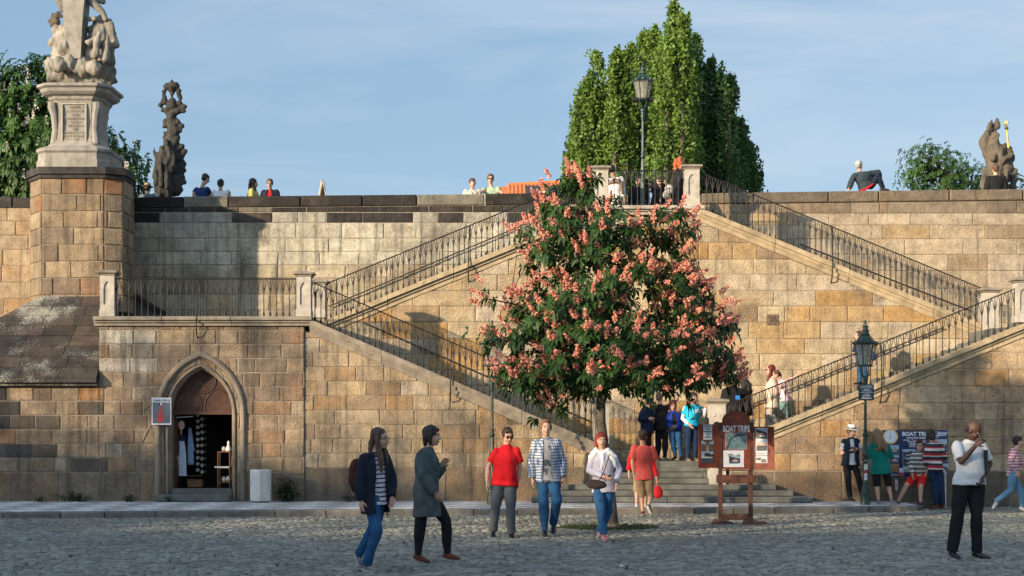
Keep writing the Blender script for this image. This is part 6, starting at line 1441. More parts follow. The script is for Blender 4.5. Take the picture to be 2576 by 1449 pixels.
    def face_bits(s, mb, browmi=3):
        for sg in (-1,1):
            s.hell(mb, sg*.031,.0775,.0,.0145,.007,.0075,8,6,1); s.hell(mb, sg*.031,.0825,-.0005,.0065,.004,.0065,8,6,2)
            q = s.k*s.hk; mb.tube([s.H(sg*.014,.086,.019), s.H(sg*.032,.086,.024), s.H(sg*.048,.076,.018)], [(.003*q,.0045*q)]*3, 6, mi=browmi)
        s.hell(mb, 0,.0835,-.066,.023,.007,.0045,10,6,4); s.hell(mb, 0,.083,-.074,.019,.008,.005,10,6,4)
    def hand(s, mb, q, curl=.7, mi=0):
        k = s.k; J = s.J; w, el = J['wr'+q], J['el'+q]; d = (w-el).normalized()
        d = (d+Vector((0,0,-.25))).normalized() if abs(d.z) > .5 else d
        sg = 1 if q == 'L' else -1; pn = (-s.l*sg + s.f*.15); pn = (pn - d*pn.dot(d)).normalized()      # palm faces the thigh
        sd_ = d.cross(pn).normalized(); 
        if sd_.dot(s.f) < 0: sd_ = -sd_                                                         # towards the thumb
        c = w+d*.045*k; mb.tube([w-d*.01*k, w+d*.03*k, w+d*.085*k], [(.026*k,.020*k),(.038*k,.017*k),(.040*k,.014*k)], 10, side=sd_, mi=mi, round_ends=True)
        for i, (o, ln) in enumerate(((.029,.072),(.010,.080),(-.009,.075),(-.027,.058))):
            r_ = .0085*k; p0 = w+d*.082*k+sd_*o*k; c1 = curl*(.5+.12*i); d1 = (d*math.cos(c1*.5)+pn*math.sin(c1*.5)); d2 = (d*math.cos(c1*1.3)+pn*math.sin(c1*1.3)); d3 = (d*math.cos(c1*2.0)+pn*math.sin(c1*2.0))
            p1 = p0+d1*ln*.45*k; p2 = p1+d2*ln*.32*k; p3 = p2+d3*ln*.25*k; mb.tube([p0-d1*.012*k,p1,p2,p3], [r_*1.1,r_,r_*.92,r_*.75], 7, mi=mi, round_ends=True)
        p0 = w+d*.028*k+sd_*.03*k; dt = (d*.6+sd_*.65+pn*.3).normalized(); p1 = p0+dt*.035*k; p2 = p1+(dt*.6+d*.5+pn*.2).normalized()*.03*k; mb.tube([p0-dt*.01*k,p1,p2], [.0125*k,.0105*k,.008*k], 7, mi=mi, round_ends=True)
    def shoe(s, mb, q, sole, low=True):
        k = s.k; J = s.J; an, toe = J['an'+q], J['toe'+q]; d = toe-an; fl = Vector((d.x, d.y, d.z)); fl = fl.normalized()
        upv = Vector((0,0,1)); sd_ = fl.cross(upv).normalized(); up = sd_.cross(fl).normalized()
        f2 = (d - up*d.dot(up)).normalized() if False else None
        heel = an - Vector((0,0,.035*k)); dh = (toe-heel).normalized(); hb = heel-dh*.045*k
        pts = [hb, heel+dh*.02*k, heel.lerp(toe,.45)+up*.006*k, heel.lerp(toe,.75), toe, toe+dh*.025*k]; rad = [(.026,.030),(.034,.040),(.038,.033),(.043,.026),(.038,.021),(.022,.014)]
        mb.tube(pts, [(a*k,b*k) for a, b in rad], 12, side=sd_, round_ends=True); mb.tube([an+(an-J['kn'+q]).normalized()*-.02*k, heel+dh*.008*k], [.043*k,.036*k], 12)
        sole.tube([hb-up*.022*k, heel-up*.028*k+dh*.02*k, heel.lerp(toe,.5)-up*.024*k, heel.lerp(toe,.78)-up*.022*k, toe-up*.012*k+dh*.02*k], [(.028*k,.010*k),(.035*k,.010*k),(.034*k,.009*k),(.043*k,.009*k),(.030*k,.008*k)], 10, side=sd_, round_ends=True)

def hair(B, style, col, root):
    m = MB(); q = B.k*B.hk; up = Vector((0,0,1))
    if style == 'bald': 
        for sg in (-1,1): B.hell(m, sg*.045,-.045,.0,.035,.058,.04)
        B.hell(m, 0,-.075,-.005,.06,.032,.045); B.hell(m, 0,-.05,.07,.05,.05,.035)
    else:
        B.hell(m, 0,-.022,.040,.084,.099,.094,18,12); B.hell(m, 0,-.055,-.01,.068,.055,.06)
        if style in ('short','boy','quiff'): 
            B.hell(m, 0,.045,.088 if style != 'quiff' else .096,.055,.04,.028)
            for sg in (-1,1): B.hell(m, sg*.068,.005,.01,.016,.03,.034)
        if style in ('bob','mop'):
            for sg in (-1,1): m.tube([B.H(sg*.05,0,.08), B.H(sg*.078,-.01,.02), B.H(sg*.076,-.01,-.05), B.H(sg*.066,0,-.088)], [.035*q,.032*q,.03*q,.02*q], 10, round_ends=True)
            m.tube([B.H(0,-.06,.03), B.H(0,-.075,-.04), B.H(0,-.07,-.10)], [(.08*q,.045*q),(.078*q,.04*q),(.065*q,.028*q)], 12, side=B.hl, round_ends=True); B.hell(m, 0,.055,.075,.055,.03,.025)
        if style == 'long' or style == 'curly':
            L_ = .30 if style == 'long' else .34; w = 1.0 if style == 'long' else 1.45
            for sg in (-1,1):
                a = B.H(sg*.05,.0,.08); b = B.H(sg*.078,.0,0); c = B.H(sg*.076,.01,-.09); d = c+Vector((0,0,-L_*.45*q))+B.hf*.035*q; e = d+Vector((0,0,-L_*.5*q))+B.hf*.01*q; m.tube([a,b,c,d,e], [.036*q*w,.034*q*w,.034*q*w,.033*q*w,.014*q], 10, round_ends=True)
            a = B.H(0,-.06,.04); b = B.H(0,-.088,-.05); c = B.H(0,-.09,-.15); d = c+Vector((0,0,-L_*.6*q)); m.tube([a,b,c,d], [(.08*q*w,.045*q*w),(.08*q*w,.045*q*w),(.085*q*w,.042*q*w),(.05*q*w,.02*q*w)], 14, side=B.hl, round_ends=True)
        if style == 'bun': B.hell(m, 0,-.10,.035,.042,.038,.042)
        if style == 'pony': m.tube([B.H(0,-.09,.05), B.H(0,-.13,.02), B.H(0,-.14,-.06), B.H(0,-.13,-.13)], [.025*q,.032*q,.028*q,.012*q], 10, round_ends=True)
    sc = sculpt(m, B.nx*.9, 1, .006 if style != 'curly' else .022, 60 if style != 'curly' else 45, 4, fold=(1,1,.25) if style != 'curly' else None)
    return sc.build('hair', hairmat(col), root, smooth=True)

def person(label, B, hr=None, hcol=(.05,.028,.015), sk='fair', top=None, bottom=None, shoes=None, coat=None, extra=None, barefeet=False, glasses=None, face=True, hat=None, curl=.7, beard=None, name='person'):
    """top=(material, sleeve 0..1, below hip m, looseness)  bottom=(material, leg 0..1, looseness)  coat=(material, sleeve, below hip, looseness, opening half width or 0)"""
    mb = MB(); B.torso(mb, -.018)
    for q in 'LR': B.arm(mb, q); B.leg(mb, q, -.004)
    for q in 'LR':
        k = B.k; an, toe = B.J['an'+q], B.J['toe'+q]; mb.tube([an-Vector((0,0,.02*k)), an.lerp(toe,.5)-Vector((0,0,.012*k)), toe], [(.032*k,.028*k),(.034*k,.022*k),(.026*k,.014*k)], 10, round_ends=True)
    B.head(mb); sc = sculpt(mb, B.nx, 2)
    if face: B.face_bits(sc, 3)
    for q in 'LR': B.hand(sc, q, curl)
    root = sc.build(name, [skin(sk), EYEW, EYED, hairmat(hcol), LIPM], None, smooth=True, origin=tuple(B.base)); tag(root, label, 'person')
    if hr: hair(B, hr, hcol, root)
    def garment(nm, fill, mat_, noise=.006, fsc=17, seed=1, sm=2, fold=(1,1,.55)):
        m = MB(); fill(m); g_ = sculpt(m, B.nx*1.05, sm, noise, fsc, seed, fold); return g_, mat_, nm
    sd0 = int(abs(B.base.x*37+B.base.y*11))
    if bottom:
        mt, tl, ls = bottom
        def fb(m):
            k = B.k; pm = (B.J['hipL']+B.J['hipR'])/2; a = B.hp_side(); F = B.fat; sm_ = (B.J['shL']+B.J['shR'])/2; ax = (sm_-pm)
            m.tube([pm-ax*.13, pm-ax*.08, pm, pm+ax*.14, pm+ax*.26], [(.10*k*F,.08*k*F),(.155*k*F,.115*k*F),(.178*k*F,.130*k*F),(.170*k*F,.125*k*F),(.155*k*F,.117*k*F)], 18, side=a)
            for q in 'LR': B.leg(m, q, .013*k, tl, ls)
        g_, mt, nm = garment('trousers' if tl > .8 else 'shorts', fb, mt, .011, 15, sd0, 2, (1,1,.8)); g_.build(nm, mt, root, smooth=True)
    if top:
        mt, sl, low, ls = top
        def ft(m):
            B.torso(m, .016*B.k+ls*.4, low, belly=.0 if B.fat < 1.1 else .025)
            for q in 'LR': B.arm(m, q, .015*B.k+ls*.3, sl, .004, ls)
        g_, mt, nm = garment('top', ft, mt, .003 if coat else .010, 16, sd0+1); g_.build({True:'shirt',False:'sweater'}[sl < .95], mt, root, smooth=True)
    if coat:
        mt, sl, low, ls, opn = coat
        def fc(m):
            B.torso(m, .042*B.k+ls*.4, low, belly=.0 if B.fat < 1.1 else .02, flare=.01)
            if sl > 0:
                for q in 'LR': B.arm(m, q, .028*B.k+ls*.3, sl, .004, ls)
            m.tube([B.J['neck']-Vector((0,0,.07*B.k)), B.J['neck']+Vector((0,0,.012*B.k))], [(.105*B.k,.09*B.k),(.075*B.k,.072*B.k)], 14, side=B.sh_side())
        g_, mt, nm = garment('coat', fc, mt, .010, 15, sd0+2)
        if opn:
            pm = (B.J['hipL']+B.J['hipR'])/2; sm_ = (B.J['shL']+B.J['shR'])/2; fw = (B.hp_side()+B.sh_side()).normalized(); fw = Vector((fw.y,-fw.x,0)); fw = fw if fw.dot(B.f) > 0 else -fw; sv = B.sh_side()
            keep = []
            for i, f_ in enumerate(g_.f):
                c = sum((Vector(g_.v[j]) for j in f_), Vector())/len(f_); t_ = (c-pm).dot((sm_-pm))/(sm_-pm).length_squared; r_ = c-(pm+(sm_-pm)*t_)
                na = False
                for q in 'LR':
                    for a_, b_ in (('sh','el'),('el','wr')):
                        A_, B_ = B.J[a_+q], B.J[b_+q]; w_ = max(0, min(1, (c-A_).dot(B_-A_)/(B_-A_).length_squared)); na = na or (c-(A_+(B_-A_)*w_)).length < (.085 if a_ == 'sh' else .065)*B.k
                if na: keep.append(i); continue
                if r_.dot(fw) > .045*B.k and abs(r_.dot(sv)) < opn*(1.15-.45*max(0,min(1,t_))) and t_ < 1.12: continue
                keep.append(i)
            g_.f = [g_.f[i] for i in keep]; g_.mi = [g_.mi[i] for i in keep]; g_.c = [g_.c[i] for i in keep]
        g_.build('jacket' if low < .3 else 'coat', mt, root, smooth=True)
    if shoes:
        for q in 'LR':
            m = MB(); so = MB(); B.shoe(m, q, so); g_ = sculpt(m, min(B.nx, .010), 1); sh = g_.build('shoe', shoes[0], root, smooth=True); so.build('sole', shoes[1], sh, smooth=True)
    if glasses:
        m = MB(); q = B.k*B.hk
        for sg in (-1,1):
            if glasses == 'dark': B.hell(m, sg*.032,.094,-.002,.027,.007,.019,12,6)
            else: m.tube([B.H(sg*.032+.024*math.cos(a), .094, -.002+.018*math.sin(a)) for a in [i*math.pi/6 for i in range(13)]], [.0022*q]*13, 4)
            m.tube([B.H(sg*.058,.088,.004), B.H(sg*.078,.0,.0)], [.0035*q]*2, 5)
        m.tube([B.H(-.01,.097,.004), B.H(.01,.097,.004)], [.003*q]*2, 5); m.build('glasses', LEATHER, root)
    if beard:
        m = MB(); B.hell(m, 0,.03,-.088,.056,.048,.036); B.hell(m, 0,.078,-.055,.028,.012,.008)
        for sg in (-1,1): B.hell(m, sg*.052,.012,-.05,.014,.03,.042)
        sculpt(m, B.nx*.8, 1, .004, 60, 2).build('beard', hairmat(hcol), root, smooth=True)
    if hat:
        m = MB(); q = B.k*B.hk; mt, br, bandm = hat; ax = (B.hl, B.hf, B.hu)
        rings = []
        for r_, z in ((br,.050),(br+.003,.056),(.098,.066),(.094,.07),(.088,.13),(.080,.148),(.05,.152),(.01,.146)): rings.append([B.H(r_*.92*math.cos(a), r_*1.05*math.sin(a)-.01, z+(0 if r_ < .1 else -.018*abs(math.sin(a))**3*math.copysign(1, math.sin(a)))) for a in [2*math.pi*i/20 for i in range(20)]])
        m.loft(rings); hh = m.build('hat', mt, root, smooth=False)
        m = MB(); m.loft([[B.H(r_*.92*math.cos(a), r_*1.05*math.sin(a)-.01, z) for a in [2*math.pi*i/20 for i in range(20)]] for r_, z in ((.0985,.070),(.096,.093))], cap=False); m.build('hat_band', bandm, hh)
    if extra: extra(B, root)
    return root
def strap(B, root, pts, mat_, w=.018, nm='strap'):
    m = MB(); m.tube(pts, [(w*B.k,.004)]*len(pts), 6, side=None); m.build(nm, mat_, root)
def bag(nm, label, cat, blobs_, mat_, handle=None, vox=.012):
    m = MB()
    for c, r_ in blobs_: m.ell(c, r_, n=14, m=9)
    c0 = blobs_[0][0]; th = sculpt(m, vox, 2, .004, 20, 3).build(nm, mat_, None, smooth=True, origin=tuple(c0)); tag(th, label, cat)
    if handle: m = MB(); m.tube(handle, [.007]*len(handle), 6); m.build('strap', mat_, th)
    return th
SNK = fab('grey_canvas', (.2,.2,.2)); RUB = fab('rubber_white', (.55,.54,.52), var=.05); BRNL = fab('brown_leather', (.13,.05,.025)); REDF = fab('red_polo_cloth', (.62,.012,.016), var=.12)
BROWNH, DKBR, BLOND, GINGER, BLKH, GREYH = (.10,.05,.028), (.035,.018,.011), (.28,.17,.08), (.26,.035,.016), (.012,.010,.009), (.42,.42,.42)
# 1 woman with long hair, striped top
B = Body(930,1440,19.6,1.68,58, dict(head=(956,1104,0), neck=(942,1138,0), shR=(916,1150,-.06), shL=(968,1149,.12), elR=(907,1207,-.10), wrR=(909,1259,-.12), elL=(985,1205,.14), wrL=(985,1250,.05), hipR=(934,1257,-.03), hipL=(955,1257,.10), knR=(947,1337,-.10), anR=(922,1422,-.02), toeR=(947,1435,-.10), knL=(938,1335,.12), anL=(901,1395,.20), toeL=(908,1420,.18)), fat=.92, head=(12,0,0))
NAVYK = fab('navy_knit', (.012,.018,.03)); STR1 = fab('navy_white_stripe', (.58,.54,.60), pattern='thin', c2=(.02,.02,.035), sc=19)
w1 = person('woman with long wavy brown hair, navy cardigan, striped top and jeans, walking at lower left', B, 'long', BROWNH, 'fair', top=(STR1,.10,.06,.002), bottom=(DENIM,1,.010), coat=(NAVYK,1,.16,.006,.085), shoes=(SNK,RUB), glasses='clear')
bag('backpack','dark red brown backpack on the back of the woman in the striped top','backpack', [(P(897,1205,19.72),(.10,.13,.17)),(P(897,1180,19.72),(.09,.11,.13))], fab('maroon_canvas',(.07,.018,.014)))
# 2 woman in the grey coat
B = Body(1080,1412,21.0,1.74,78, dict(head=(1087,1097,0), neck=(1075,1128,0), shR=(1066,1142,-.15), shL=(1080,1140,.17), elR=(1066,1200,-.20), wrR=(1094,1238,-.19), elL=(1098,1195,.16), wrL=(1112,1170,.10), hipR=(1070,1240,-.07), hipL=(1078,1240,.08), knR=(1057,1322,-.07), anR=(1052,1396,-.06), toeR=(1076,1411,-.08), knL=(1122,1312,.05), anL=(1126,1392,.08), toeL=(1152,1404,.08)), fat=.98)
GCOAT = fab('grey_wool_coat', (.075,.092,.095), var=.4)
person('woman in a long dark grey coat, black leggings and brown shoes, striding to the right', B, 'bob', DKBR, 'fair', bottom=(BLACKF,1,.0), coat=(GCOAT,1,.30,.012,0), shoes=(BRNL,BRNL))
# 3 man in the red polo
B = Body(1265,1354,25.9,1.74,12, dict(head=(1277,1097,0), neck=(1274,1118,.02), shR=(1246,1134,0), shL=(1300,1132,.02), elR=(1228,1176,0), wrR=(1225,1212,-.06), elL=(1308,1176,.05), wrL=(1303,1210,.05), hipR=(1255,1217,0), hipL=(1283,1217,0), knR=(1246,1278,-.05), anR=(1241,1335,.05), toeR=(1240,1350,-.08), knL=(1285,1280,-.06), anL=(1286,1342,.0), toeL=(1293,1357,-.15)), fat=1.12, head=(8,12,0))
def belt(B, root, mat_=LEATHER):
    pm = (B.J['hipL']+B.J['hipR'])/2; ax = ((B.J['shL']+B.J['shR'])/2-pm); m = MB(); k = B.k; F = B.fat; m.tube([pm+ax*.19, pm+ax*.245], [(.176*k*F,.128*k*F),(.170*k*F,.124*k*F)], 20, side=B.hp_side()); m.build('belt', mat_, root)
def polo(B, root):
    belt(B, root); m = MB(); n_ = B.J['neck']; m.tube([n_-Vector((0,0,.05)), n_+Vector((0,0,.0))], [(.10*B.k,.085*B.k),(.070*B.k,.066*B.k)], 14, side=B.sh_side()); m.build('collar', REDF, root)
person('man in a red polo shirt, sunglasses and grey trousers walking towards the viewer', B, 'short', DKBR, 'fair', top=(REDF,.36,.03,.014), bottom=(fab('grey_trousers',(.085,.095,.105)),1,.014), shoes=(LEATHER,LEATHER), glasses='dark', extra=polo)
# 4 young man in the checked shirt
B = Body(1380,1349,26.0,1.80,6, dict(head=(1373,1077,0), neck=(1374,1102,.02), shR=(1347,1114,0), shL=(1402,1113,0), elR=(1337,1160,.02), wrR=(1339,1203,-.05), elL=(1413,1160,.05), wrL=(1414,1200,.0), hipR=(1365,1205,0), hipL=(1391,1205,0), knR=(1368,1268,-.08), anR=(1370,1333,.02), toeR=(1371,1347,-.14), knL=(1401,1262,-.12), anL=(1392,1318,.20), toeL=(1392,1338,.10)), fat=.93, head=(0,-4,0))
PLAID = fab('blue_white_check', (.52,.55,.60), pattern='plaid', c2=(.035,.06,.12), c3=(.10,.16,.26), sc=22); GTEE = fab('grey_print_tee', (.30,.30,.30), pattern='print', c2=(.07,.08,.09), sc=9)
person('smiling young man in an open blue checked shirt over a grey printed T-shirt', B, 'quiff', (.20,.10,.045), 'fair', top=(GTEE,.3,.05,.008), bottom=(DENIM,1,.008), coat=(PLAID,1,.05,.006,.075), shoes=(LEATHER,LEATHER))
# 5 red haired woman in white
B = Body(1517,1352,25.3,1.66,4, dict(head=(1513,1108,0), neck=(1514,1132,.02), shR=(1491,1146,0), shL=(1541,1145,0), elR=(1482,1183,-.02), wrR=(1520,1200,-.19), elL=(1556,1182,.03), wrL=(1551,1217,-.05), hipR=(1505,1223,0), hipL=(1530,1223,0), knR=(1511,1282,-.12), anR=(1519,1344,-.10), toeR=(1524,1358,-.24), knL=(1530,1283,.05), anL=(1509,1336,.12), toeL=(1507,1349,.0)), fat=.98)
def sweater5(B, root):
    m = MB(); k = B.k; a = B.J['shR']; b = B.J['shL']; n_ = B.J['neck']; f = B.f
    m.tube([a+Vector((-.03,-.02,-.14)), a+Vector((-.02,-.03,-.02)), a.lerp(n_,.45)+Vector((0,-.03,.035)), n_+f*.06-Vector((0,0,.05)), n_+f*.12-Vector((0,0,.15)), n_+f*.13-Vector((.02,0,.28))], [(.05,.035),(.075,.06),(.07,.05),(.05,.045),(.045,.035),(.03,.02)], 12, round_ends=True)
    m.tube([b+Vector((.03,-.02,-.16)), b+Vector((.02,-.03,-.02)), b.lerp(n_,.45)+Vector((0,-.03,.035)), n_+f*.06-Vector((0,0,.06)), n_+f*.12-Vector((.0,0,.15)), n_+f*.13-Vector((-.05,0,.30))], [(.05,.035),(.075,.06),(.07,.05),(.05,.045),(.045,.035),(.03,.02)], 12, round_ends=True)
    m.ell((a+b)/2+Vector((0,.07,.0)), (.17,.05,.07)); sculpt(m, .011, 2, .010, 22, 3).build('draped_sweater', WHITEF, root, smooth=True)
person('woman with short red hair, white sweater over her shoulders and flared jeans', B, 'bob', GINGER, 'fair', top=(fab('pale_lilac_top',(.50,.46,.52)),.95,.10,.006), bottom=(DENIM,1,.020), shoes=(fab('red_white_trainer',(.55,.28,.28),pattern='print',c2=(.4,.02,.03),sc=14),RUB), extra=sweater5, curl=1.0)
bag('shoulder_bag','dark brown flat shoulder bag at the hip of the red haired woman in white','handbag', [(P(1497,1218,25.22),(.15,.06,.075)),(P(1507,1220,25.2),(.13,.055,.07))], fab('brown_bag',(.05,.035,.03)), [P(1506,1212,25.12),P(1522,1180,25.1),P(1532,1148,25.14),P(1534,1138,25.3)])
m = MB(); c = P(1530,1200,25.08); m.box((c.x-.045,c.y-.012,c.z-.025),(c.x+.045,c.y+.01,c.z+.03), bev=.004); tag(m.build('phone', LEATHER, None, origin=tuple(c)), 'black phone held by the red haired woman in white', 'phone')
# 6 man in coral shirt seen from behind
B = Body(1620,1296,32.0,1.70,178, dict(head=(1616,1098,-.02), neck=(1617,1118,0), shL=(1594,1126,0), shR=(1643,1126,0), elL=(1591,1163,-.02), wrL=(1595,1194,.0), elR=(1653,1163,0), wrR=(1657,1189,.08), hipL=(1610,1197,0), hipR=(1632,1197,0), knL=(1614,1246,.05), anL=(1617,1288,0), toeL=(1616,1295,.2), knR=(1637,1247,.05), anR=(1632,1272,-.15), toeR=(1638,1292,-.06)), fat=1.0)
CORAL = fab('coral_shirt', (.66,.10,.085), var=.15); KHAKI = fab('khaki_cloth', (.30,.21,.12))
person('man in a coral red shirt and khaki shorts walking away towards the steps', B, 'short', DKBR, 'fair', top=(CORAL,.40,.08,.016), bottom=(KHAKI,.52,.020), shoes=(BRNL,RUB), face=False)
# 7 companion hidden in front of him
B = Body(1612,1280,33.6,1.50,180, dict(wrL=(1582,1188,0), elL=(1584,1160,0), wrR=(1652,1205,0), elR=(1645,1172,.05)), fat=.88)
person('person in red mostly hidden behind the man in the coral shirt', B, 'bob', DKBR, 'fair', top=(REDF,.9,.05,.006), bottom=(KHAKI,.6,.012), shoes=(RUB,RUB), face=False)
bag('handbag','bright red handbag beside the legs of the man in the coral shirt','handbag', [(P(1655,1236,33.4),(.085,.07,.12)),(P(1655,1243,33.4),(.10,.075,.09))], fab('red_bag',(.5,.015,.02)), [P(1647,1228,33.4),P(1650,1207,33.4),P(1655,1207,33.4),P(1660,1228,33.4)])
# 8 old man, hand at his mouth
B = Body(2440,1404,21.7,1.76,40, dict(head=(2449,1083,-.08), neck=(2440,1107,0), shR=(2404,1119,-.05), shL=(2472,1119,.10), elR=(2418,1162,-.18), wrR=(2455,1120,-.26), elL=(2490,1167,.08), wrL=(2470,1205,-.10), hipR=(2420,1214,0), hipL=(2456,1214,.05), knR=(2408,1297,-.04), anR=(2396,1386,.02), toeR=(2412,1402,-.10), knL=(2456,1297,-.05), anL=(2457,1388,.04), toeL=(2487,1402,-.06)), fat=1.17, head=(12,26,0))
OFFW = fab('off_white_shirt', (.60,.60,.60), var=.12)
def coll8(B, root): belt(B, root); m = MB(); n_ = B.J['neck']; m.tube([n_-Vector((0,0,.05)), n_+Vector((0,0,.01))], [(.10*B.k,.085*B.k),(.072*B.k,.068*B.k)], 14, side=B.sh_side()); m.build('collar', OFFW, root)
person('balding old man in a white short sleeved shirt and black trousers, hand at his mouth', B, 'bald', (.018,.014,.012), 'dark', top=(OFFW,.42,.03,.018), bottom=(BLACKF,1,.020), shoes=(LEATHER,LEATHER), extra=coll8, curl=1.3)
m = MB(); c = P(2480,1160,21.72); m.box((c.x-.03,c.y-.12,c.z-.17),(c.x-.005,c.y+.10,c.z+.15), bev=.006); tag(m.build('folder', LEATHER, None, origin=tuple(c)), 'black folder clamped under the arm of the old man in white', 'folder')
# 9 woman at the right edge
B = Body(2560,1286,33.6,1.66,90, dict(head=(2563,1112,0), neck=(2556,1128,0), shR=(2552,1136,-.13), shL=(2552,1134,.15), elR=(2540,1165,-.15), wrR=(2556,1188,-.15), elL=(2566,1160,.15), wrL=(2580,1180,.1), hipR=(2548,1192,-.07), hipL=(2548,1192,.08), knR=(2541,1233,-.07), anR=(2506,1262,-.06), toeR=(2498,1276,-.06), knL=(2566,1236,.07), anL=(2571,1276,.08), toeL=(2580,1286,.08)), fat=.92)
person('woman in a pink striped top and light jeans hurrying out at the right edge', B, 'bun', BLKH, 'fair', top=(fab('pink_stripe',(.60,.48,.50),pattern='stripe',c2=(.40,.10,.13),sc=17),.8,.04,.006), bottom=(fab('light_denim',(.12,.24,.34)),1,.004), shoes=(RUB,RUB))
# 20 man with the hat
B = Body(2138,1258,35.5,1.66,28, dict(head=(2143,1086,0), neck=(2140,1101,0), shR=(2123,1109,0), shL=(2157,1109,.02), elR=(2118,1141,0), wrR=(2143,1132,-.14), elL=(2164,1136,.03), wrL=(2163,1163,-.02), hipR=(2131,1166,0), hipL=(2149,1166,0), knR=(2133,1209,-.05), anR=(2138,1250,.0), toeR=(2148,1259,-.1), knL=(2160,1205,.05), anL=(2172,1246,.1), toeL=(2181,1253,.05)), fat=.96, head=(6,6,0))
person('man in a white hat and dark vest holding a cup, leaning by the right wall', B, 'short', (.15,.1,.07), 'fair', top=(WHITEF,.36,.03,.006), bottom=(BLACKF,1,.012), coat=(fab('navy_vest',(.012,.02,.03)),0,.04,.006,.06), shoes=(LEATHER,LEATHER), hat=(fab('straw_white',(.66,.64,.58)),.145,LEATHER), curl=1.2)
m = MB(); m.lathe([(.026,-.04),(.034,.045),(.036,.05),(.0,.052)], P(2149,1131,35.32), 12); tag(m.build('paper_cup', fab('brown_cup',(.15,.08,.05)), None, origin=tuple(P(2149,1131,35.32))), 'small brown paper cup in the hand of the man with the white hat', 'cup')
# 21 woman in the green hoodie
B = Body(2220,1268,34.5,1.60,172, dict(head=(2206,1094,-.03), neck=(2209,1111,0), shL=(2192,1121,0), shR=(2232,1121,0), elL=(2187,1145,.05), wrL=(2196,1135,.2), elR=(2241,1146,.04), wrR=(2234,1138,.22), hipL=(2204,1180,0), hipR=(2228,1180,0), knL=(2206,1222,.02), anL=(2210,1260,0), toeL=(2212,1269,-.12), knR=(2235,1222,.02), anR=(2243,1259,-.02), toeR=(2258,1268,-.06)), fat=1.04)
TEAL = fab('teal_green_hoodie', (.005,.17,.13), var=.2)
def hood21(B, root): m = MB(); n_ = B.J['neck']; m.tube([n_+Vector((-.10,-.03,-.02)), n_+Vector((-.08,-.10,-.08)), n_+Vector((0,-.13,-.12)), n_+Vector((.09,-.10,-.08)), n_+Vector((.10,-.03,-.02))], [.04,.055,.06,.055,.04], 10, round_ends=True); sculpt(m, .014, 2, .006, 20, 2).build('hood', TEAL, root, smooth=True); m = MB(); a = B.J['head']; m.tube([a+Vector((.0,-.09,.02)), a+Vector((.05,-.14,-.12)), n_+Vector((.10,-.17,-.12)), n_+Vector((.15,-.17,-.24))], [.07,.075,.06,.02], 10, round_ends=True); m.tube([a+Vector((-.03,-.09,.0)), n_+Vector((-.02,-.17,-.02)), n_+Vector((.0,-.18,-.16))], [.06,.06,.03], 10, round_ends=True); sculpt(m, .014, 1, .008, 50, 2, fold=(1,1,.2)).build('loose_hair', hairmat((.22,.13,.07)), root, smooth=True)
person('woman with long fair hair in a green hoodie and black shorts, back to the viewer', B, 'long', (.22,.13,.07), 'fair', coat=(TEAL,1,.10,.012,0), bottom=(BLACKF,.5,.016), shoes=(SNK,RUB), face=False, extra=hood21)
# 22 seated man
B = Body(2305,1276,34.9,1.70,-8, dict(head=(2314,1122,0), neck=(2313,1137,.05), shR=(2296,1145,.02), shL=(2330,1145,.02), elR=(2292,1172,.0), wrR=(2295,1193,-.22), elL=(2337,1172,.05), wrL=(2331,1188,-.15), hipR=(2302,1197,.08), hipL=(2323,1197,.08), knR=(2281,1220,-.28), anR=(2259,1263,-.15), toeR=(2256,1268,-.32), knL=(2316,1224,-.33), anL=(2316,1266,-.30), toeL=(2308,1274,-.42)), fat=.92, head=(0,-6,0))
person('smiling man with glasses in a striped sweater and red shorts leaning on the cabinet', B, 'boy', DKBR, 'fair', top=(fab('olive_white_stripe',(.14,.13,.10),pattern='thin',c2=(.58,.56,.52),sc=11),.97,.06,.008), bottom=(fab('red_shorts',(.62,.022,.02)),.46,.016), shoes=(fab('dark_trainer',(.03,.045,.045)),RUB), glasses='clear', z0=None) if False else person('smiling man with glasses in a striped sweater and red shorts leaning on the cabinet', B, 'boy', DKBR, 'fair', top=(fab('olive_white_stripe',(.14,.13,.10),pattern='thin',c2=(.58,.56,.52),sc=11),.97,.06,.008), bottom=(fab('red_shorts',(.62,.022,.02)),.46,.016), shoes=(fab('dark_trainer',(.03,.045,.045)),RUB), glasses='clear')
# 23 boy in the striped jumper
B = Body(2353,1280,34.7,1.60,160, dict(head=(2341,1094,.0), neck=(2346,1111,0), shL=(2333,1120,.02), shR=(2367,1119,-.02), elL=(2328,1150,.08), wrL=(2331,1172,.15), elR=(2378,1148,-.02), wrR=(2366,1160,.18), hipL=(2345,1182,.02), hipR=(2362,1182,0), knL=(2350,1224,.02), anL=(2355,1270,0), toeL=(2342,1278,.05), knR=(2365,1224,0), anR=(2372,1268,.05), toeR=(2362,1276,.12)), fat=.92, head=(25,10,0))
person('boy in a red and grey striped jumper turned to the seated man', B, 'mop', DKBR, 'fair', top=(fab('red_grey_stripes',(.03,.035,.045),pattern='multi',c2=(.40,.02,.03),c3=(.5,.45,.42),sc=7.5),.97,.02,.010), bottom=(DENIMD,1,.010), shoes=(BRNL,BRNL), face=False)
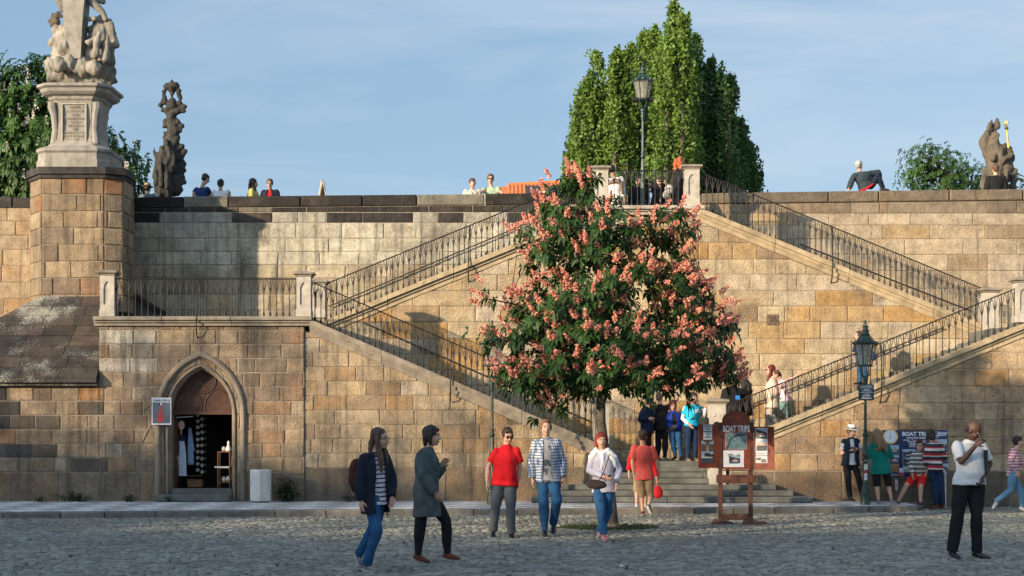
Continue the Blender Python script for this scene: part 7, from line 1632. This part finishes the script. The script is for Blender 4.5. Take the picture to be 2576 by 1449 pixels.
# ---- group on the steps
ZL0 = .968
B = Body(1628,1155,37.4,1.46,60, dict(head=(1637,1013,0), neck=(1632,1028,0), elR=(1611,1055,-.1), wrR=(1632,1053,-.2), elL=(1645,1050,.1), wrL=(1648,1020,-.05)), fat=.98, head=(10,0,0), z0=ZL0)
person('dark haired boy in a navy hooded jacket and maroon trousers on the steps', B, 'boy', BLKH, 'fair', coat=(fab('navy_jacket',(.012,.018,.045)),1,.12,.012,0), bottom=(fab('maroon_trousers',(.07,.014,.012)),1,.004), shoes=(LEATHER,LEATHER))
B = Body(1664,1155,37.5,1.54,150, dict(head=(1659,1001,0), neck=(1661,1017,0), shL=(1648,1026,.03), shR=(1676,1025,-.03), elR=(1687,1021,.05), wrR=(1698,1009,.1), elL=(1650,1052,-.05), wrL=(1672,1075,-.10)), fat=1.0, z0=ZL0)
person('man in a black jacket on the steps pointing right with a raised arm', B, 'short', (.16,.10,.06), 'fair', coat=(BLACKF,1,.10,.014,0), bottom=(BLACKF,1,.010), shoes=(fab('beige_shoe',(.3,.25,.18)),RUB), face=False)
c = P(1672,1030,37.3); 
B = Body(1697,1156,37.45,1.44,5, dict(head=(1692,1022,0), neck=(1693,1035,0), shR=(1680,1043,0), shL=(1708,1043,0), elR=(1678,1066,0), wrR=(1688,1075,-.12), elL=(1712,1066,0), wrL=(1700,1074,-.12), anR=(1699,1147,0), anL=(1713,1148,0), knR=(1693,1118,-.05), knL=(1709,1116,-.05)), fat=.98, z0=ZL0)
person('woman with reddish bobbed hair, blue vest and jeans, smiling on the steps', B, 'bob', (.16,.03,.015), 'fair', top=(BLACKF,.97,.05,.006), bottom=(DENIM,1,.004), coat=(fab('royal_blue_vest',(.012,.03,.22)),.97,.06,.010,.05), shoes=(LEATHER,LEATHER))
B = Body(1740,1156,37.35,1.60,18, dict(head=(1745,1001,0), neck=(1743,1016,0), shR=(1723,1025,0), shL=(1763,1025,0), elR=(1717,1053,0), wrR=(1734,1068,-.15), elL=(1771,1048,-.03), wrL=(1776,1023,-.12)), fat=1.06, head=(8,8,0), z0=ZL0)
CYAN = fab('cyan_tee', (.015,.38,.60), var=.12)
def tee13(B, root):
    for q in 'LR':
        m = MB(); B.arm(m, q, .012*B.k, .93); sculpt(m, B.nx, 1, .004, 16, 2).build('sleeve', WHITEF, root, smooth=True)
    n_ = B.J['neck']; text_part('YETI', .10, WHITEF, n_+B.f*.185+Vector((0,0,-.20)), B.l, (0,0,1), root, bold=.004, xs=.85)
    m = MB(); a = B.J['shL']+B.f*.07+Vector((-.02,0,.03)); b = B.J['hipR']+B.f*.12+Vector((0,0,.10)); m.tube([a, a.lerp(b,.3)+B.f*.10, a.lerp(b,.7)+B.f*.09, b], [(.013,.006)]*4, 6); m.build('strap', LEATHER, root)
    for q in 'LR': m = MB(); a = B.J['sh'+q]; m.tube([a-B.f*.10+Vector((0,0,.02)), a.lerp(n_,.35)+Vector((0,0,.045)), a.lerp(n_,.2)+B.f*.115-Vector((0,0,.05)), a.lerp(n_,.1)+B.f*.12-Vector((0,0,.22))], [(.02,.008)]*4, 6); m.build('backpack_strap', LEATHER, root)
person('bearded man in a bright cyan T-shirt over white sleeves standing on the steps', B, 'short', BLKH, 'tan', top=(CYAN,.34,.05,.012), bottom=(DENIMD,1,.012), shoes=(fab('brown_boot',(.09,.06,.045)),RUB), beard=True, extra=tee13)
B = Body(1797,1204,36.1,1.46,165, dict(head=(1798,1049,0)), fat=1.0, z0=.72)
person('grey haired person in black seen from behind, half hidden by the wooden stand', B, 'bun', GREYH, 'fair', top=(BLACKF,.97,.05,.008), bottom=(BLACKF,1,.008), shoes=(LEATHER,LEATHER), face=False)
# couple hugging on the right flight
B = Body(1842,1100,37.1,1.62,165, dict(head=(1832,956,0), neck=(1838,972,0), shL=(1823,982,.03), shR=(1860,982,0), elL=(1818,1012,.03), wrL=(1826,1035,.05), elR=(1876,990,.08), wrR=(1887,985,.2)), fat=1.08, z0=1.20)
def logo15(B, root): m = MB(); c = P(1856,1000,36.93); m.box((c.x-.05,c.y-.0,c.z-.045),(c.x+.045,c.y+.008,c.z+.045)); m.build('back_logo', fab('blue_logo',(.03,.2,.55)), root)
person('man in a black jacket with a blue back logo, hugging on the right flight', B, 'short', DKBR, 'fair', coat=(BLACKF,1,.08,.016,0), bottom=(DENIMD,1,.014), shoes=(LEATHER,LEATHER), face=False, extra=logo15)
B = Body(1878,1100,37.3,1.52,-105, dict(head=(1874,968,0), neck=(1876,983,0), shR=(1872,992,.10), shL=(1880,992,-.10), elL=(1876,1015,-.15), wrL=(1862,1020,-.12), elR=(1868,1010,.14), wrR=(1855,1010,.1)), fat=.98, z0=1.35)
person('dark curly haired woman held by the man in black on the right flight', B, 'curly', BLKH, 'fair', coat=(fab('dark_brown_coat',(.02,.013,.011)),1,.14,.010,0), bottom=(DENIMD,1,.006), shoes=(LEATHER,LEATHER))
B = Body(1942,1085,37.0,1.56,-95, dict(head=(1938,931,0), neck=(1943,947,0), shR=(1941,957,.12), shL=(1944,957,-.12), elL=(1950,985,-.15), wrL=(1935,1003,-.14), hipL=(1943,1015,-.06), hipR=(1941,1015,.07), knL=(1938,1042,-.06), anL=(1960,1068,-.05), toeL=(1950,1074,-.06), knR=(1930,1045,.08), anR=(1938,1077,.08), toeR=(1926,1083,.08)), fat=1.0, z0=None)
BEI = fab('beige_jacket', (.50,.43,.34)); 
person('woman with dark red hair, sunglasses and beige jacket coming down the right flight', B, 'long', (.13,.018,.012), 'fair', coat=(BEI,1,.10,.014,0), bottom=(fab('stone_trousers',(.33,.30,.25)),1,.010), shoes=(RUB,RUB), glasses='dark')
B = Body(1970,1072,36.75,1.12,-70, dict(head=(1952,943,0), neck=(1960,955,0), shR=(1962,962,.10), shL=(1974,960,-.06), elL=(1996,951,-.12), wrL=(2010,941,-.20), elR=(1962,975,-.12), wrR=(1980,955,-.22), hipL=(1976,1003,-.04), hipR=(1968,1003,.05), knL=(1978,1030,-.04), anL=(1980,1052,-.03), toeL=(1970,1058,-.04), knR=(1968,1028,.05), anR=(1985,1046,.06), toeR=(1978,1053,.06)), fat=1.0, hk=1.3, head=(0,15,0))
person('small girl in a pale pink shirt holding on to the right stair railing', B, 'pony', (.10,.05,.03), 'fair', top=(fab('pink_shirt',(.62,.42,.48)),.45,.06,.008), bottom=(fab('green_leggings',(.06,.17,.15),pattern='print',c2=(.3,.3,.28),sc=40),1,.0), shoes=(fab('dark_shoe',(.04,.05,.06)),RUB))
B = Body(2170,968,37.1,1.50,-60, dict(head=(2159,846,0), neck=(2164,860,0), shR=(2160,870,.1), shL=(2178,869,-.08), elL=(2192,890,-.1), wrL=(2200,905,-.12)), fat=1.0)
person('dark haired woman in blue going down behind the lantern with the warning plate', B, 'long', DKBR, 'fair', coat=(fab('blue_jacket',(.012,.035,.10)),1,.10,.010,0), bottom=(DENIM,1,.008), shoes=(LEATHER,LEATHER))
# ---- people on the bridge
ZD = 6.335
def bridge_person(label, u, vh, h, yaw, Y=41.6, **kw):
    ov = kw.pop('ov', None); hd_ = kw.pop('hd', None); ft = kw.pop('fat', 1.0); zt = P(0, vh, Y).z; hh_ = zt-ZD if h is None else h
    B = Body(u, 500, Y, hh_, yaw, ov, ft, hd_, z0=zt-hh_); return person(label, B, **kw)
bridge_person('person in a beige brimmed sun hat and grey jacket, head and shoulders over the parapet', 371, 463, None, 170, hr='short', hcol=DKBR, coat=(fab('grey_jacket',(.12,.14,.16)),1,.1,.012,0), bottom=(BLACKF,1,.01), shoes=(LEATHER,LEATHER), hat=(fab('khaki_hat',(.34,.27,.19)),.16,BLACKF), face=False)
bridge_person('man in a navy polo shirt looking down, back to the viewer, on the bridge', 508, 441, None, 150, ov=dict(head=(517,451,0), elL=(487,487,0), elR=(527,487,.1)), hd=(0,25,0), hr='short', hcol=DKBR, top=(fab('navy_polo',(.018,.035,.12)),.4,.05,.012), bottom=(BLACKF,1,.01), shoes=(LEATHER,LEATHER), glasses='dark', face=False)
bridge_person('dark haired man in a white shirt, back to the viewer, beside the navy polo man', 555, 451, None, 195, hr='short', hcol=BLKH, sk='tan', ov=dict(elR=(577,484,.0), elL=(536,492,.05)), top=(WHITEF,.4,.05,.014), bottom=(BLACKF,1,.01), shoes=(LEATHER,LEATHER), face=False, fat=1.08)
bridge_person('long haired woman in a yellow jacket in profile on the bridge', 636, 449, None, 88, hr='long', hcol=DKBR, coat=(fab('yellow_jacket',(.48,.42,.13)),1,.1,.008,0), bottom=(BLACKF,1,.01), shoes=(LEATHER,LEATHER))
bridge_person('man in a red sweater and open dark hoodie facing the viewer on the bridge', 679, 450, None, 0, hr='short', hcol=(.12,.06,.035), top=(fab('red_sweater',(.50,.02,.02)),.95,.05,.006), coat=(fab('dark_hoodie',(.02,.022,.035)),1,.08,.012,.075), bottom=(BLACKF,1,.01), shoes=(LEATHER,LEATHER), glasses='clear')
bridge_person('short haired woman in a cream jacket looking over the parapet near the stairs', 1188, 449, None, 15, hr='boy', hcol=(.09,.05,.03), coat=(fab('cream_jacket',(.5,.46,.38)),1,.08,.008,.05), top=(WHITEF,.9,.04,.004), bottom=(BLACKF,1,.01), shoes=(LEATHER,LEATHER))
bridge_person('man with sunglasses in a pale green T-shirt leaning on the parapet with both arms', 1236, 441, None, 0, ov=dict(head=(1234,451,0), elR=(1214,482,-.15), wrR=(1207,486,-.5), elL=(1258,482,-.15), wrL=(1265,486,-.5)), hr='short', hcol=(.10,.06,.035), top=(fab('pale_green_tee',(.36,.46,.30),pattern='print',c2=(.30,.38,.26),sc=8),.36,.05,.010), bottom=(BLACKF,1,.01), shoes=(LEATHER,LEATHER), glasses='dark', fat=1.08)
bridge_person('bald man whose head shows between the orange roof and the upper left railing', 1371, 471, None, 20, hr='bald', hcol=(.2,.17,.15), top=(fab('grey_shirt',(.3,.3,.3)),.9,.04,.008), bottom=(BLACKF,1,.01), shoes=(LEATHER,LEATHER))
bridge_person('man in a black jacket, back to the viewer, in front of the bishop statue', 2505, 413, 1.75, 178, Y=41.9, ov=None, hr='short', hcol=(.12,.06,.035), coat=(BLACKF,1,.1,.014,0), bottom=(BLACKF,1,.01), shoes=(LEATHER,LEATHER), face=False)
# grey haired man sitting on the parapet
B = Body(2180,480,40.85,1.70,165, dict(head=(2161,417,0), neck=(2164,433,0), shL=(2147,441,-.05), shR=(2188,437,.05), elL=(2140,461,-.05), wrL=(2135,475,-.08), elR=(2209,434,.08), wrR=(2212,446,.15), hipL=(2168,471,0), hipR=(2190,470,.06), knL=(2212,452,.22), anL=(2222,474,.30), toeL=(2235,478,.30), knR=(2209,440,.05), anR=(2219,473,.08), toeR=(2233,477,.05)), fat=1.02, head=(-25,0,0))
def red31(B, root): m = MB(); pm = (B.J['hipL']+B.J['hipR'])/2; m.tube([P(2168,480,40.74), P(2183,473,40.72), P(2197,463,40.76)], [(.05,.03),(.055,.03),(.03,.02)], 10, round_ends=True); m.build('red_shirt_hem', REDF, root, smooth=True)
person('grey haired man in a dark jacket sitting on the parapet with one knee drawn up', B, 'short', (.40,.38,.36), 'fair', coat=(fab('slate_jacket',(.035,.05,.06)),.98,.04,.012,0), bottom=(fab('navy_trousers',(.015,.022,.04)),1,.008), shoes=(LEATHER,LEATHER), face=False, extra=red31)
# ---- people on the high platform
ZPl = 6.36
B = Body(1546,515,39.5,1.64,160, dict(head=(1539,428,0)), fat=.98, z0=ZPl)
def sw33(B, root): m = MB(); n_ = B.J['neck']; m.tube([B.J['shL']+Vector((0,-.1,-.1)), n_+Vector((0,-.13,-.10)), B.J['shR']+Vector((0,-.1,-.1)), B.J['shR']+Vector((.02,-.14,-.38))], [.05,.07,.06,.03], 10, round_ends=True); sculpt(m, .015, 2).build('draped_sweater', fab('taupe_knit',(.2,.14,.11)), root, smooth=True)
person('dark haired woman in white seen from behind at the left of the high platform', B, 'short', BLKH, 'fair', top=(WHITEF,.8,.16,.012), bottom=(BLACKF,1,.006), shoes=(LEATHER,LEATHER), face=False, extra=sw33)
B = Body(1655,515,39.3,1.42,25, dict(head=(1656,458,0), elR=(1646,488,0), wrR=(1656,500,-.1), elL=(1668,490,0), wrL=(1661,470,-.12)), fat=1.1, z0=ZPl, hk=1.15)
person('woman in black with sunglasses behind the middle of the high platform railing', B, 'long', DKBR, 'fair', coat=(BLACKF,1,.1,.010,0), bottom=(BLACKF,1,.006), shoes=(LEATHER,LEATHER), glasses='dark')
B = Body(1606,515,39.9,1.42,0, None, fat=1.1, z0=ZPl, hk=1.15)
person('person in black sitting behind the lantern post on the high platform', B, 'short', BLKH, 'fair', coat=(BLACKF,1,.1,.010,0), bottom=(DENIM,1,.006), shoes=(LEATHER,LEATHER))
B = Body(1704,515,39.2,1.72,75, dict(head=(1712,409,0), neck=(1708,424,0), shR=(1706,434,-.1), shL=(1709,434,.1), elR=(1722,446,-.12), wrR=(1736,434,-.12), elL=(1724,445,.1), wrL=(1738,432,.1)), fat=.96, z0=ZPl)
person('woman with long curly ginger hair in a black coat leaning on the right platform pillar', B, 'curly', (.42,.10,.03), 'fair', coat=(BLACKF,1,.24,.008,0), bottom=(BLACKF,1,.004), shoes=(LEATHER,LEATHER), glasses='dark')
bag('fur_bag','fluffy pale fur bag at the hip of the ginger haired woman','handbag', [(P(1684,478,39.1),(.12,.09,.13)),(P(1676,490,39.1),(.09,.08,.10))], fab('fluffy_fur',(.42,.36,.30),pattern='print',c2=(.6,.55,.5),sc=30))
# two cameras
for (u, v, Y, lb) in ((1690,1077,37.25,'black camera held by the woman in the blue vest'),(1648,1024,37.25,'black camera raised by the boy in the navy jacket')):
    c = P(u, v, Y); th = thing('camera', c, lb, 'camera'); m = MB(); m.box((c.x-.06,c.y-.03,c.z-.04),(c.x+.06,c.y+.03,c.z+.04), bev=.01); m.build('body', LEATHER, th); m = MB(); m.tube([c+Vector((0,-.03,0)), c+Vector((0,-.10,0))], [.035,.038], 12); m.build('lens', LEATHER, th)

for i, (u_, v_, lb) in enumerate(((588,1299,'scrap of white paper lying by the kerb below the shop bin'),(1868,1318,'small white scrap on the cobbles left of the wooden stand'),(1563,1426,'white cigarette end on the cobbles near the bottom of the picture'))):
    Yl = FP*EYE/(v_-HZ); c = P(u_, v_, Yl); m = MB(); m.add([c+Vector((-.03,-.02,.006)), c+Vector((.03,-.03,.012)), c+Vector((.035,.02,.008)), c+Vector((-.01,.03,.02)), c+Vector((0,0,.03))], [(0,1,4),(1,2,4),(2,3,4),(3,0,4)]); tag(m.build('litter', WHITEF, None, origin=tuple(c)), lb, 'litter')
